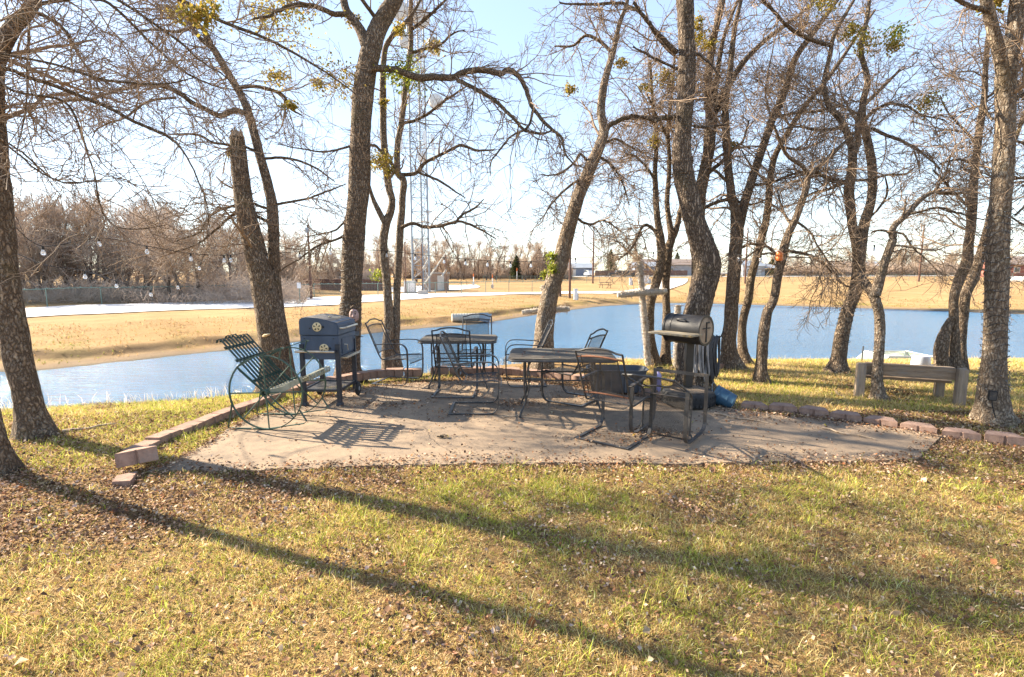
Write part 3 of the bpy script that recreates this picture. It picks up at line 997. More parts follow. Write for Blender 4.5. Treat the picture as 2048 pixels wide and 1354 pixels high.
def all_litter():
    N = 1000000
    x = rng.uniform(-8, 9, N)
    y = rng.uniform(1.3, 9.6, N)
    la = litter_amount(x, y)
    ins = inside(x, y, PATW)
    k = (rng.rand(N) < la * 0.62) & ~ins & (np.abs(x) < 1.06 * y + 0.9) & (sdist(x, y) > 3.0)
    k &= (y < 6.0) | (la > 0.35) | (rng.rand(N) < 0.25)
    x, y = x[k], y[k]
    n = len(x)
    leaves('leaf_litter', x, y, H(x, y) + rng.uniform(0.004, 0.035, n), np.where(rng.rand(n) < .005, rng.uniform(.035, .07, n), np.clip(rng.gamma(6, 0.0034, n), .009, .036)), pick_cols(n, BROWN, [4, 4, 4, 4, 2, 1]), 'dead brown leaves lying on the lawn and along the patio edge', flat=0.45)
    print('litter', n)
    # loose leaves on the slab: heaps against furniture and a thin scatter
    X, Yy, Zl = [], [], []
    for (u, v, r, cnt) in [(775, 808, .17, 130), (770, 816, .30, 130), (1040, 806, .16, 170), (1060, 815, .2, 60), (920, 826, .22, 90), (900, 838, .2, 50), (905, 794, .25, 60), (1175, 872, .16, 80), (1200, 886, .14, 50), (1275, 884, .10, 40),
                           (1285, 868, .12, 60), (1330, 868, .16, 110), (1300, 862, .12, 70), (1380, 866, .10, 40), (1500, 838, .28, 110), (1545, 832, .3, 140), (640, 800, .3, 160), (560, 822, .25, 120), (700, 788, .25, 100), (1005, 808, .1, 30),
                           (960, 786, .2, 60), (880, 770, .3, 90), (1200, 800, .3, 90), (1150, 790, .3, 90), (1650, 850, .25, 60)]:
        c = Z(u, v)
        X.append(c[0] + rng.normal(0, r * 1.2, cnt))
        Yy.append(c[1] + rng.normal(0, r * 0.6, cnt))
    e = PATW[rng.randint(0, len(PATW), 4200)]
    q = np.abs(rng.normal(0, .10, 4200)) * np.where(wob(e[:, 0], e[:, 1], 2.3, 1) > 0, 1.5, .5)
    cen_ = PATW.mean(0)
    dv = cen_ - e
    dv /= np.linalg.norm(dv, axis=1, keepdims=True)
    e = e + np.array([0, 1])[None] * np.where(e[:, 1] < 5.0, q, -q)[:, None] + rng.normal(0, .05, e.shape)
    X.append(e[:, 0])
    Yy.append(e[:, 1])
    N = 1700
    xs = rng.uniform(-4.2, 4, N)
    ys = rng.uniform(4.1, 8.6, N)
    X.append(xs)
    Yy.append(ys)
    x, y = np.concatenate(X), np.concatenate(Yy)
    k = inside(x, y, PATW)
    x, y = x[k], y[k]
    n = len(x)
    leaves('patio_leaves', x, y, rng.uniform(0.004, 0.022, n), rng.uniform(0.014, 0.036, n), pick_cols(n, BROWN, [4, 4, 3, 4, 2, 2]), 'dead leaves drifted on the concrete around the chair bases', flat=0.35)
    # a few yellow leaves
    pts = [Z(u, v) for u, v in [(1385, 846), (895, 875), (1610, 858), (858, 862), (940, 790), (1268, 872), (700, 862), (880, 818), (1650, 852)]]
    leaves('yellow_leaves', np.array([p[0] for p in pts]), np.array([p[1] for p in pts]), np.full(len(pts), 0.012), np.full(len(pts), 0.04), pick_cols(len(pts), [(0.75, 0.55, 0.05), (0.6, 0.6, 0.1)], [2, 1]),
           'scattered yellow fallen leaves on the concrete')


all_litter()


# ------------------------------------------------------------------ patio chairs and tables
def arc_pts(y0, y1, x, z, rise, n=9, xb=0.0):
    out = []
    for i in range(n):
        t = i / (n - 1)
        out.append((x - xb * math.sin(PI * t), y0 + (y1 - y0) * t, z + rise * math.sin(PI * t)))
    return out


def make_chair(label, rusty=False):
    t = thing('patio_chair', label, 'chair', group='dark metal patio chairs')
    fm = M['steel']
    for sgn in (-1, 1):
        y = 0.28 * sgn
        path = [(-.30, y, .010), (-.05, y, .010), (.17, y, .010), (.235, y, .022), (.275, y, .07), (.29, y, .16), (.295, y, .34), (.295, y, .50), (.278, y, .575), (.24, y, .620), (.185, y, .640), (.05, y, .640), (-.10, y, .630), (-.24, y, .618)]
        MB().bar(catmull(path, 4), (0, 1, 0), .036, .012).build('side_frame', fm, t)
    MB().bar([(-.295, -.298, .0115), (-.295, .298, .0115)], (1, 0, 0), .034, .010).build('base_bar', fm, t)
    # back and seat frame: two bent tubes and the arched top rail
    b = MB()
    for sgn in (-1, 1):
        y = 0.25 * sgn
        path = [(.26, y, .412), (.10, y, .402), (-.07, y, .388), (-.135, y, .396), (-.172, y, .435), (-.22, y, .53), (-.31, y, .74), (-.395, y, .935)]
        b.tube(catmull(path, 4), .0105, 8)
        b.tube([(.22, y, .41), (.292, .28 * sgn, .405)], .008, 6)
        b.tube([(-.235, y, .605), (-.235, .285 * sgn, .612)], .009, 6)
    top = [(-.395, -.25, .935), (-.399, -.19, .942), (-.408, -.11, .968), (-.412, 0, .978), (-.408, .11, .968), (-.399, .19, .942), (-.395, .25, .935)]
    b.tube(catmull(top, 4), .0105, 8)
    b.build('back_frame', fm, t, True)
    cm = M['rust'] if rusty else fm
    for zz, rise in ((.875, .022), (.485, .014)):
        x = -.31 - (zz - .74) * .436
        c = MB().tube(arc_pts(-.245, .245, x, zz, rise, 11, .03), .0095, 8).build('crossbar', cm, t, True)
        if rusty:
            c['label'] = 'rusted curved crossbar'
    for sgn in (-1, 1):
        MB().tube([(-.31 - (zz - .74) * .436 - .012, .195 * sgn, zz) for zz in (.475, .6, .75, .89)], .006, 6).build('side_rod', fm, t, True)
    # mesh panel of the back
    V, F = [], []
    ny, nz = 9, 9
    for j in range(nz):
        zz = .49 + (.89 - .49) * j / (nz - 1)
        for i in range(ny):
            q = i / (ny - 1)
            V.append((-.31 - (zz - .74) * .436 - .028 * math.sin(PI * q), -.195 + .39 * q, zz))
    F = [(j * ny + i, j * ny + i + 1, (j + 1) * ny + i + 1, (j + 1) * ny + i) for j in range(nz - 1) for i in range(ny - 1)]
    new_mesh_obj('backrest', V, F, M['chairmesh'], t, True)
    prof = [(-.115, .395), (-.06, .389), (.05, .396), (.16, .404), (.24, .410), (.285, .402), (.315, .372), (.325, .345)]
    V = [(x, -.245 + .49 * i / 6, z - .016 * math.sin(PI * i / 6)) for x, z in prof for i in range(7)]
    F = [(j * 7 + i, j * 7 + i + 1, (j + 1) * 7 + i + 1, (j + 1) * 7 + i) for j in range(len(prof) - 1) for i in range(6)]
    new_mesh_obj('seat', V, F, M['chairmesh'], t, True)
    MB().tube([(.325, -.245, .345), (.325, .245, .345)], .007, 6).build('seat_rail', fm, t, True)
    MB().tube([(-.115, -.248, .392), (-.115, .248, .392)], .007, 6).build('seat_rail', fm, t, True)
    return t


CH0 = make_chair('dark mesh patio chair standing empty at the left end of the far table, facing right')
CHR = make_chair('dark mesh patio chair with rusty crossbars, nearest to the lawn, facing the water', True)


def place(o, x, y, fx, fy, label=None):
    o.location = (x, y, 0)
    o.rotation_euler = (0, 0, math.atan2(fy, fx))
    if label:
        o['label'] = label
    return o


place(CH0, -1.78, 7.88, .97, -.24)
cB = place(dup(CH0), -.80, 7.12, 0.03, 1.0, 'dark mesh patio chair seen from behind, pushed up to the far table')
cC = place(dup(CH0), -.46, 6.28, 0.99, 0.02, 'dark mesh patio chair in profile on the open concrete between the two tables, facing right')
cD = place(dup(CH0), -.60, 8.55, 0.02, -1.0, 'dark mesh patio chair on the water side of the far table, facing the camera')
cE = place(dup(CH0), .20, 7.78, -1.0, -0.03, 'dark mesh patio chair in front of the leaning tree, facing left towards the far table')
cF = place(dup(CH0), .80, 6.76, -.82, .57, 'dark mesh patio chair on the water side of the near table, seat under its edge')
dG = np.array([.60, .80])
pG = (Z(1150, 877)[:2] + Z(1258, 899)[:2]) / 2 + dG * .29
place(CHR, pG[0], pG[1], dG[0], dG[1])
cH = dup(CH0)
cH['label'] = 'dark metal patio chair tipped forward on its front, its base frame upright'
zl, xl, yl = Vector((-.6, -.8, 0)), Vector((0, 0, -1)), Vector((.8, -.6, 0))
pH = Z(1409, 867)
cH.matrix_world = Matrix.Translation((pH[0] - .28 * .8, pH[1] + .28 * .6, .334)) @ Matrix((xl, yl, zl)).transposed().to_4x4()


def rounded(w, d, r, n=5):
    P = []
    for cx, cy, a0 in ((w / 2 - r, d / 2 - r, 0), (-w / 2 + r, d / 2 - r, 90), (-w / 2 + r, -d / 2 + r, 180), (w / 2 - r, -d / 2 + r, 270)):
        for k in range(n + 1):
            a = R(a0 + 90 * k / n)
            P.append((cx + r * math.cos(a), cy + r * math.sin(a)))
    return P


def make_table(w, d, label):
    t = thing('patio_table', label, 'table', group='rectangular metal patio tables')
    MB().prism(rounded(w, d, .11), 'z', .692, .722).build('tabletop', M['topmetal'], t, bevel=.004)
    MB().tube([(x, y, .694) for x, y in rounded(w + .012, d + .012, .115, 6)], .013, 8, True).build('rim', M['steel'], t, True)
    for sx in (-1, 1):
        for sy in (-1, 1):
            def P(a, z):
                # a: distance out along the diagonal from the leg's knot
                return (sx * (w / 2 - .22 + a * .8), sy * (d / 2 - .17 + a * .6), z)
            l = MB()
            l.tube(catmull([P(.05, .69), P(.055, .60), P(.05, .46), P(.05, .34), P(.03, .22), P(.06, .12), P(.10, .05), P(.11, .012)], 5), .0115, 8)
            l.tube(catmull([P(-.12, .685), P(-.04, .65), P(.0, .58), P(.0, .46), P(-.02, .36), P(0, .26), P(.035, .17)], 5), .0095, 8)
            l.lathe([(.012, .0), (.020, .003), (.020, .012), (.010, .018)], 10, None, P(.11, 0))
            l.build('leg', M['steel'], t, True)
    s = MB()
    for sy in (-1, 1):
        s.tube([(-w / 2 + .22, sy * (d / 2 - .17), .44), (w / 2 - .22, sy * (d / 2 - .17), .44)], .009, 8)
    for sx in (-1, 1):
        s.tube([(sx * (w / 2 - .22), -d / 2 + .17, .50), (sx * (w / 2 - .22), d / 2 - .17, .50)], .009, 8)
    s.build('stretcher', M['steel'], t, True)
    return t


T2 = make_table(1.24, .86, 'dark rectangular patio table nearest to the lawn, scattered with small dead leaves')
T2.location = (.60, 6.18, 0)
T2.rotation_euler = (0, 0, R(-3))
T1 = make_table(1.12, .80, 'dark rectangular patio table by the water, four chairs drawn up around it')
T1.location = (-.80, 7.70, 0)
n = 60
leaves('tabletop_leaves', rng.uniform(.1, 1.1, n), rng.uniform(5.85, 6.5, n), np.full(n, .728), rng.uniform(.012, .03, n), pick_cols(n, [(.3, .1, .06), (.35, .2, .1), (.2, .1, .06)], [1, 1, 1]),
       'small reddish dead leaves on the near table', flat=.2)


# ------------------------------------------------------------------ wagon wheel chair
def wheel_chair():
    hub = Z(538, 858)
    t = thing('wagon_wheel_chair', 'green slatted reclining chair hung between two spoked iron wagon wheels', 'garden chair', (hub[0] + .02, hub[1] + .27, 0), R(-3))
    gp = M['greenpaint']
    for sy in (-1, 1):
        y = .30 * sy
        ring = [(.405 * math.cos(a), y, .415 + .405 * math.sin(a)) for a in np.linspace(0, 2 * PI, 49)[:-1]]
        w = MB().bar(ring + [ring[0]], (0, 1, 0), .022, .010).build('wheel', gp, t)
        h = MB()
        m = Matrix.Rotation(PI / 2, 3, 'X')
        h.lathe([(.026, -.045), (.036, -.045), (.036, .045), (.026, .045), (.022, .03), (.022, -.03)], 16, m, (0, y, .415), False)
        h.build('hub', gp, w, True)
        for k in range(8):
            a = k * PI / 4 + R(92)
            MB().tube([(.034 * math.cos(a), y, .415 + .034 * math.sin(a)), (.40 * math.cos(a), y, .415 + .40 * math.sin(a))], .0075, 6).build('spoke', gp, w)
        arm = MB()
        arm.bar([(-.30, y, .69), (-.12, y, .795), (.02, y, .845), (.20, y, .905), (.225, y, .895)], (0, 1, 0), .030, .009)
        arm.bar([(.20, y, .90), (.165, y, .78)], (0, 1, 0), .020, .008)
        arm.build('armrest', gp, t)
        lg = MB()
        lg.bar([(-.39, y * .96, .30), (-.42, y * .96, .15), (-.455, y * .96, .012), (-.30, y * .96, .010), (0, y * .96, .010)], (0, 1, 0), .022, .009)
        lg.bar([(.36, y * .96, .22), (.43, y * .96, .10), (.40, y * .96, .075), (.0, y * .96, .011)], (0, 1, 0), .022, .009)
        lg.build('leg', gp, t)
    # back: long slats curled over at the top
    b = MB()
    for k in range(9):
        y = -.255 + .51 * k / 8
        hi = .02 if k in (3, 4, 5) else 0
        path = [(-.02, y, .43), (-.18, y, .615), (-.36, y, .83), (-.475 - hi, y, .965 + hi), (-.50 - hi, y, .985 + hi), (-.525 - hi, y, .975 + hi), (-.535 - hi, y, .945 + hi)]
        b.bar(path, (0, 1, 0), .027, .007)
    b.build('backrest', M['greenslat'], t)
    c = MB()
    for x, z in ((-.13, .545), (-.31, .765), (-.425, .90)):
        c.bar([(x - .012, -.275, z - .012), (x - .012, .275, z - .012)], (.65, 0, -.76), .034, .008)
    c.bar([(-.30, -.30, .70), (-.28, -.30, .66), (-.02, -.30, .42)], (0, 1, 0), .02, .008)
    c.bar([(-.30, .30, .70), (-.28, .30, .66), (-.02, .30, .42)], (0, 1, 0), .02, .008)
    c.build('back_brace', M['greenslat'], t)
    s = MB()
    for k in range(9):
        y = -.255 + .51 * k / 8
        s.bar([(-.02, y, .425), (.10, y, .445), (.28, y, .525), (.44, y, .600), (.47, y, .602), (.48, y, .575), (.475, y, .545)], (0, 1, 0), .040, .008)
    s.build('seat', M['oldslat'], t)
    f = MB()
    f.bar([(.03, -.27, .40), (.20, -.27, .46), (.40, -.27, .565)], (0, 1, 0), .012, .06)
    f.bar([(.03, .27, .40), (.20, .27, .46), (.40, .27, .565)], (0, 1, 0), .012, .06)
    f.bar([(.38, -.27, .555), (.38, .27, .555)], (1, 0, 0), .03, .008)
    f.bar([(.0, -.30, .415), (.0, .30, .415)], (1, 0, 0), .03, .03)
    f.build('seat_frame', M['oldslat'], t)
    return t


wheel_chair()


# ------------------------------------------------------------------ cart grill
def cart_grill():
    a, b = Z(609, 812), Z(678, 812)
    W_ = b[0] - a[0]
    t = thing('charcoal_grill', 'blue black charcoal cart grill with round cream vents and a curved lid', 'grill', ((a[0] + b[0]) / 2, (a[1] + b[1]) / 2, 0), R(-2))
    w = .245          # half width along x
    D = .66           # depth along y
    body = MB().prism([(-w, .60), (w - .02, .60), (w, .66), (w, .905), (-w, .905)], 'y', .02, D).build('firebox', M['grillblue'], t, bevel=.006)
    lid = MB().prism([(-w - .006, .912), (w + .006, .912), (w + .006, 1.045), (w - .03, 1.075), (w - .14, 1.105), (w - .27, 1.128), (-w + .10, 1.138), (-w + .02, 1.13), (-w - .006, 1.10)], 'y', .012, D + .008).build('lid', M['grillblue'], t, bevel=.010)
    MB().prism([(w - .015, 1.069), (w - .14, 1.1065), (w - .27, 1.1295), (-w + .10, 1.1395), (-w + .04, 1.1375), (-w + .10, 1.133), (w - .27, 1.123), (w - .14, 1.10)], 'y', .03, D - .01).build('lid_top', M['grilltop'], lid)
    MB().box((-w - .012, .10, .915), (.02, .05, .05)).box((-w - .012, .55, .915), (.02, .05, .05)).build('hinge', M['black'], t)
    # vents on the near end
    m = Matrix.Rotation(PI / 2, 3, 'X')
    for (x, z, par, ang) in ((-.015, 1.02, lid, 20), (.06, .745, body, 0)):
        yy = .012 if par is lid else .02
        v = MB().lathe([(.001, 0), (.052, 0), (.058, .004), (.058, .009), (.052, .012), (.001, .012)], 28, m, (x, yy, z)).build('vent', M['cream'], par, True)
        hl = MB()
        for k in range(5):
            a0 = R(ang + 72 * k)
            P = [(.014, a0 + .05), (.043, a0 - .24), (.045, a0), (.043, a0 + .24)]
            P = [(x + r * math.cos(q), z + r * math.sin(q)) for r, q in P]
            hl.prism(P, 'y', yy - .016, yy - .011)
        hl.build('vent_hole', M['black'], v)
        MB().box((x + .072, yy - .010, z), (.024, .018, .026)).build('vent_tab', M['black'], par, bevel=.003)
    bl = MB()
    for x, z in ((-.19, .87), (.185, .87), (-.11, 1.0)):
        bl.lathe([(.001, 0), (.008, 0), (.008, .006), (.001, .008)], 10, m, (x, .019 if z < .9 else .011, z))
    bl.build('bolt', M['black'], t)
    # legs
    for sx in (-1, 1):
        for near in (0, 1):
            y = .025 if not near else D - .05
            z0 = .0 if not near else .09
            lg = MB().box((sx * (w - .015), y, (z0 + .80) / 2), (.056, .046, .80 - z0)).build('leg', M['grillleg'], t, bevel=.004)
            if not near:
                MB().box((sx * (w - .015), y, .022), (.09, .075, .044), taper=.8).build('foot', M['grillleg'], lg, bevel=.006)
    for sx in (-1, 1):
        mw = Matrix.Rotation(PI / 2, 3, 'Y')
        x = sx * (w + .025)
        wl = MB().lathe([(.030, -.018), (.085, -.018), (.095, -.010), (.095, .010), (.085, .018), (.030, .018)], 24, mw, (x, D - .05, .095)).build('wheel', M['rubber'], t, True)
        MB().lathe([(.001, -.020), (.03, -.020), (.03, .020), (.001, .020)], 14, mw, (x, D - .05, .095)).build('wheel_hub', M['galv'], wl, True)
    # bottom rack
    sh = MB()
    for p in ([(-w, .02), (w, .02)], [(-w, D - .06), (w, D - .06)], [(-w + .01, 0), (-w + .01, D - .04)], [(w - .01, 0), (w - .01, D - .04)]):
        sh.bar([(*p[0], .20), (*p[1], .20)], (0, 0, 1), .034, .012)
    sh.build('rack_frame', M['grillleg'], t)
    new_mesh_obj('rack', [(-w, .02, .205), (w, .02, .205), (w, D - .06, .205), (-w, D - .06, .205)], [(0, 1, 2, 3)], M['shelfmesh'], t)
    # push bar on the near end
    hb = MB()
    hb.tube([(-w - .03, -.075, .715), (w - .02, -.075, .715)], .014, 12)
    hb.build('push_bar', M['chrome'], t, True)
    e = MB()
    for x in (-w + .01, w - .03):
        e.box((x, -.035, .715), (.02, .09, .03))
    e.build('bracket', M['grillleg'], t)
    # lid handle, ash door and tray on the right side
    lh = MB()
    lh.tube(catmull([(w + .005, .07, 1.0), (w + .06, .10, 1.0), (w + .075, .20, 1.005), (w + .075, D - .2, 1.005), (w + .06, D - .10, 1.0), (w + .005, D - .07, 1.0)], 5), .013, 10)
    lh.build('lid_handle', M['chrome'], lid, True)
    MB().box((w - .10, .25, 1.123), (.10, .02, .016)).ball((w - .19, .25, 1.128), .014).build('lid_knob', M['chrome'], lid, True)
    dr = MB().box((w + .004, .30, .76), (.008, .34, .20)).build('ash_door', M['grillblue'], t, bevel=.003)
    MB().tube([(w + .008, .20, .775), (w + .04, .22, .77), (w + .035, .25, .69)], .008, 8).build('door_handle', M['chrome'], dr, True)
    MB().box((w + .05, .30, .622), (.10, .48, .012)).box((w + .098, .30, .632), (.006, .48, .03)).build('ash_tray', M['chrome'], t)
    MB().box((.02, D + .13, .85), (.40, .22, .025)).box((.21, D + .13, .83), (.02, .22, .05)).build('side_shelf', M['grillleg'], t, bevel=.004)
    MB().tube([(.16, D + .23, .80), (.26, D + .20, .79), (.29, D + .20, .79)], .006, 6).tube([(w, D - .05, .84), (w + .03, D - .04, .83), (w + .035, D, .79)], .005, 6).build('tool_hook', M['steel'], t, True)
    return t


cart_grill()


# ------------------------------------------------------------------ barrel grill on a post
def barrel_grill():
    p = Z(1379, 806)
    t = thing('barrel_grill', 'black barrel grill on a square post with a grey board shelf', 'grill', (p[0], p[1], 0), 0)
    ax = Vector((.66, -.75, 0)).normalized()
    sd = Vector((-.75, -.66, 0)).normalized()
    up = Vector((0, 0, 1))
    cz = .975
    mt = Matrix((sd, up, ax)).transposed()
    cen = Vector((-.06, .02, cz))
    Lh, r = .245, .187
    brl = MB().lathe([(.02, -Lh), (r, -Lh), (r, Lh), (.02, Lh)], 36, mt, cen).build('barrel', M['barrel'], t, True)
    for e in (-1, 1):
        MB().lathe([(r - .02, e * Lh - .012), (r + .008, e * Lh - .012), (r + .008, e * Lh + .012), (r - .02, e * Lh + .012)], 36, mt, cen, False).build('end_band', M['barrel'], brl, True)
        MB().lathe([(.001, e * Lh + .004), (r - .012, e * Lh + .004), (r - .02, e * Lh + .008), (.001, e * Lh + .009)], 36, mt, cen).build('end_plate', M['barrelend'], brl, True)
    # hinge bars on the near end plate
    hb = MB()
    c2 = cen + ax * (Lh + .014)
    hb.box(c2 + Vector((0, 0, -.07)), (.028, .008, .15), 0, Matrix((sd, ax, up)).transposed())
    hb.box(c2 + Vector((0, 0, .055)), (.022, .008, .09), 0, Matrix((sd, ax, up)).transposed())
    hb.box(c2 + Vector((0, 0, .03)), (.19, .006, .012), 0, Matrix((sd, ax, up)).transposed())
    hb.box(c2 - sd * .03 + Vector((0, 0, .10)), (.08, .008, .02), 0, Matrix((sd, ax, up)).transposed())
    hb.build('latch', M['black'], brl)
    # lid seam, handle, strap
    MB().bar([cen + sd * (r + .002) * math.cos(a) + up * (r + .002) * math.sin(a) - ax * (Lh - .09) for a in np.linspace(R(0), R(150), 14)], ax, .02, .006).build('lid_strap', M['barrel'], brl)
    a = R(38)
    hc = cen + sd * r * math.cos(a) + up * r * math.sin(a)
    od = sd * math.cos(a) + up * math.sin(a)
    MB().tube(catmull([hc - ax * .06 - od * .01, hc - ax * .05 + od * .035, hc + ax * .05 + od * .035, hc + ax * .06 - od * .01], 5), .009, 8).build('lid_handle', M['steel'], brl, True)
    # shelf on the front
    sc = cen + sd * (r + .12) + up * (-.035)
    MB().box(sc, (.27, .60, .024), 0, Matrix((sd, ax, up)).transposed()).build('shelf', M['shelfwood'], t, bevel=.003)
    q = MB()
    for e in (-.2, .2):
        q.tube([cen + sd * (r * .9) + ax * e - up * .10, sc + sd * .08 + ax * e - up * .012], .009, 6)
    q.build('shelf_bracket', M['barrel'], t)
    MB().box((-.02, .04, .40), (.095, .095, .80)).build('post', M['barrel'], t, bevel=.004)
    return t


barrel_grill()

# tyre planter around the post
p = Z(1381, 812)
t = thing('old_tyre', 'worn black tyre lying flat around the barrel grill post', 'tyre', (p[0], p[1] + .10, 0))
pr = [(.17, .03), (.175, .0), (.27, .0), (.315, .02), (.328, .06), (.328, .15), (.315, .185), (.27, .20), (.205, .195), (.17, .175), (.16, .12), (.17, .03)]
MB().lathe(pr[:-1], 44, caps=False).build('tyre_body', M['rubber'], t, True)
tr = MB()
for k in range(40):
    a = 2 * PI * k / 40
    for zz in (.05, .095, .14):
        tr.box((.330 * math.cos(a), .330 * math.sin(a), zz), (.010, .032, .030), a + (.25 if zz != .095 else -.25))
tr.build('tread', M['rubber'], t)
MB().lathe([(.001, .10), (.17, .13), (.24, .20), (.10, .215), (.001, .20)], 24).build('soil_fill', M['dirt'], t, True)

# hose coil on a stand
p = Z(1416, 792)
t = thing('garden_hose', 'long coil of grey and black garden hose hanging on a metal stand', 'hose', (p[0], p[1] + .15, 0), R(8))
st = MB()
for x in (-.17, .14):
    st.tube([(x, .05, 0), (x, .0, .40), (x, -.02, .80)], .011, 6)
st.tube([(-.19, -.02, .78), (.16, -.02, .78)], .012, 6)
st.tube([(-.17, .0, .18), (.14, .0, .18)], .009, 6)
st.tube([(.12, -.02, .78), (.18, -.06, .82), (.20, -.08, .90)], .011, 6)
st.build('hose_stand', M['steel'], t)
hr = random.Random(4)
for mat, xs, nm in ((M['hose'], np.linspace(-.16, .04, 8), 'hose_loop'), (M['hosedark'], np.linspace(.05, .17, 7), 'hose_loop')):
    for x in xs:
        dx, L = hr.uniform(-.035, .035), hr.uniform(.50, .68)
        wv2 = hr.uniform(.05, .10)
        zt = .815 + hr.uniform(-.01, .03)
        P = [(x, -.03, zt), (x + dx * .3 - wv2 * .6, -.055, zt - .10), (x + dx - wv2 * .5, -.06, zt - L * .6), (x + dx * 1.2, -.05, zt - L), (x + dx + wv2 * .5, -.0, zt - L * .65), (x + wv2 * .45, .015, zt - .15)]
        MB().tube(catmull(P + [P[0]], 6)[:-1], .0135, 8, True).build(nm, mat, t, True)

# bucket, tub, bottle
p = Z(1444, 812)
t = thing('blue_bucket', 'blue plastic bucket tipped on its side at the patio edge', 'bucket', (*Yd(1450, 797, p[1] + .02)[:2], Yd(1450, 797, p[1] + .02)[2]), 0)
t.scale = (.82, .82, .82)
dr_ = Vector((.80, -.55, -.32)).normalized()
q = dr_.to_track_quat('Z', 'Y').to_matrix()
MB().lathe([(.150, -.16), (.157, -.165), (.160, -.155), (.152, -.14), (.1495, -.10), (.153, -.095), (.153, -.085), (.147, -.08), (.135, .03), (.138, .035), (.138, .045), (.133, .05), (.122, .125), (.125, .13), (.125, .14), (.118, .145), (.112, .135), (.001, .132)], 32, q).build('bucket_body', M['bucket'], t, True)
MB().lathe([(.001, .1335), (.111, .1365), (.113, .140), (.001, .139)], 32, q).build('bucket_base', M['bucketend'], t, True)
MB().tube([q @ Vector((.157 * math.cos(a), .157 * math.sin(a), -.15 - .10 * abs(math.sin(a)))) for a in np.linspace(0, PI, 14)], .004, 6).build('bail_handle', M['galv'], t)

p = Z(1258, 792)
t = thing('plastic_tub', 'slate grey plastic tub standing by the back edging behind the tables', 'tub', (p[0] - .12, p[1] + .30, 0), R(-4))
hull = MB()
rings = []
for (k, z, o) in ((.78, .02, 0), (.86, .12, 0), (.95, .26, 0), (1.0, .33, 0), (1.04, .335, 0), (1.04, .345, 0), (.98, .345, 0), (.92, .26, 0), (.84, .15, 0)):
    P = rounded(.84 * k, .46 * (k * .9 + .1), .15 * k, 6)
    rings.append([(x, y, z) for x, y in P])
n = len(rings[0])
vs = [v for r_ in rings for v in r_]
fs = [(i * n + k, i * n + (k + 1) % n, (i + 1) * n + (k + 1) % n, (i + 1) * n + k) for i in range(len(rings) - 1) for k in range(n)]
fs += [tuple(range(n - 1, -1, -1)), tuple((len(rings) - 1) * n + k for k in range(n))]
hull.add(vs, fs).build('tub_shell', M['tub'], t, True)
rb = MB()
for x in (-.3, -.1, .1, .3):
    rb.box((x, -.222, .17), (.02, .02, .26))
rb.build('tub_rib', M['tub'], t)

p = Z(1334, 796)
t = thing('spray_bottle', 'lilac plastic bottle with a dark spray head behind the tipped chair', 'bottle', (p[0], p[1] + .45, -.03))
MB().lathe([(.001, 0), (.045, .0), (.048, .01), (.048, .14), (.044, .16), (.046, .175), (.046, .25), (.034, .28), (.018, .30), (.018, .32), (.001, .32)], 20).build('bottle_body', M['lilac'], t, True)
MB().lathe([(.019, .315), (.021, .32), (.021, .345), (.001, .347)], 14).box((.015, 0, .365), (.09, .022, .024)).box((.02, 0, .345), (.02, .015, .03)).build('spray_head', M['black'], t)


# ------------------------------------------------------------------ edging blocks
def block_mesh(w, w2, d, h, seed):
    r_ = random.Random(seed)
    P = [(-w / 2, -d / 2), (-.012, -d / 2 - .004), (-.005, -d / 2 + .012), (.005, -d / 2 + .012), (.012, -d / 2 - .004), (w / 2, -d / 2), (w2 / 2, d / 2), (-w2 / 2, d / 2)]
    b = MB().prism(P, 'z', 0, h)
    o = b.build('edging_block', M['block'], None, bevel=.004)
    for v in o.data.vertices:
        v.co += Vector((r_.uniform(-.002, .002), r_.uniform(-.003, .003), r_.uniform(-.002, .002)))
    return o


bmeshes = []
for k in range(5):
    o = block_mesh(.318, .20, .19, .125, k)
    bmeshes.append(o)
bfull = [block_mesh(.295, .285, .17, .125, 10 + k) for k in range(3)]
used = set()


def put_block(pool, x, y, z, rz, label, group, rx=0, ry=0, sc=1.0):
    src = pool[rng.randint(len(pool))]
    if src.name in used:
        o = src.copy()
        COL.objects.link(o)
    else:
        o = src
        used.add(src.name)
    o.location = (x, y, z)
    o.rotation_euler = (rx, ry, rz)
    o.scale = (sc, sc, sc)
    tag(o, label, 'block', group)
    return o


def row(px, pool, step, lab, group, zoff=-.058, skip=(), start=0.0, flip=False):
    P = np.array(catmull([Z(u, v)[:2] for u, v in px], 10))
    d = np.concatenate([[0], np.cumsum(np.hypot(*np.diff(P, axis=0).T))])
    k = 0
    s_ = start + step / 2
    while s_ < d[-1]:
        x, y = np.interp(s_, d, P[:, 0]), np.interp(s_, d, P[:, 1])
        x2, y2 = np.interp(s_ + .05, d, P[:, 0]), np.interp(s_ + .05, d, P[:, 1])
        x1, y1 = np.interp(s_ - .05, d, P[:, 0]), np.interp(s_ - .05, d, P[:, 1])
        a = math.atan2(y2 - y1, x2 - x1)
        put_block(pool, x, y, zoff + rng.uniform(-.012, .012), a + rng.uniform(-.05, .05), lab(k), group, rng.uniform(-.03, .03), rng.uniform(-.03, .03))
        k += 1
        s_ += step * rng.uniform(.98, 1.03)
    return k


def olab(k):
    return ORD[k] if k < len(ORD) else 'later'


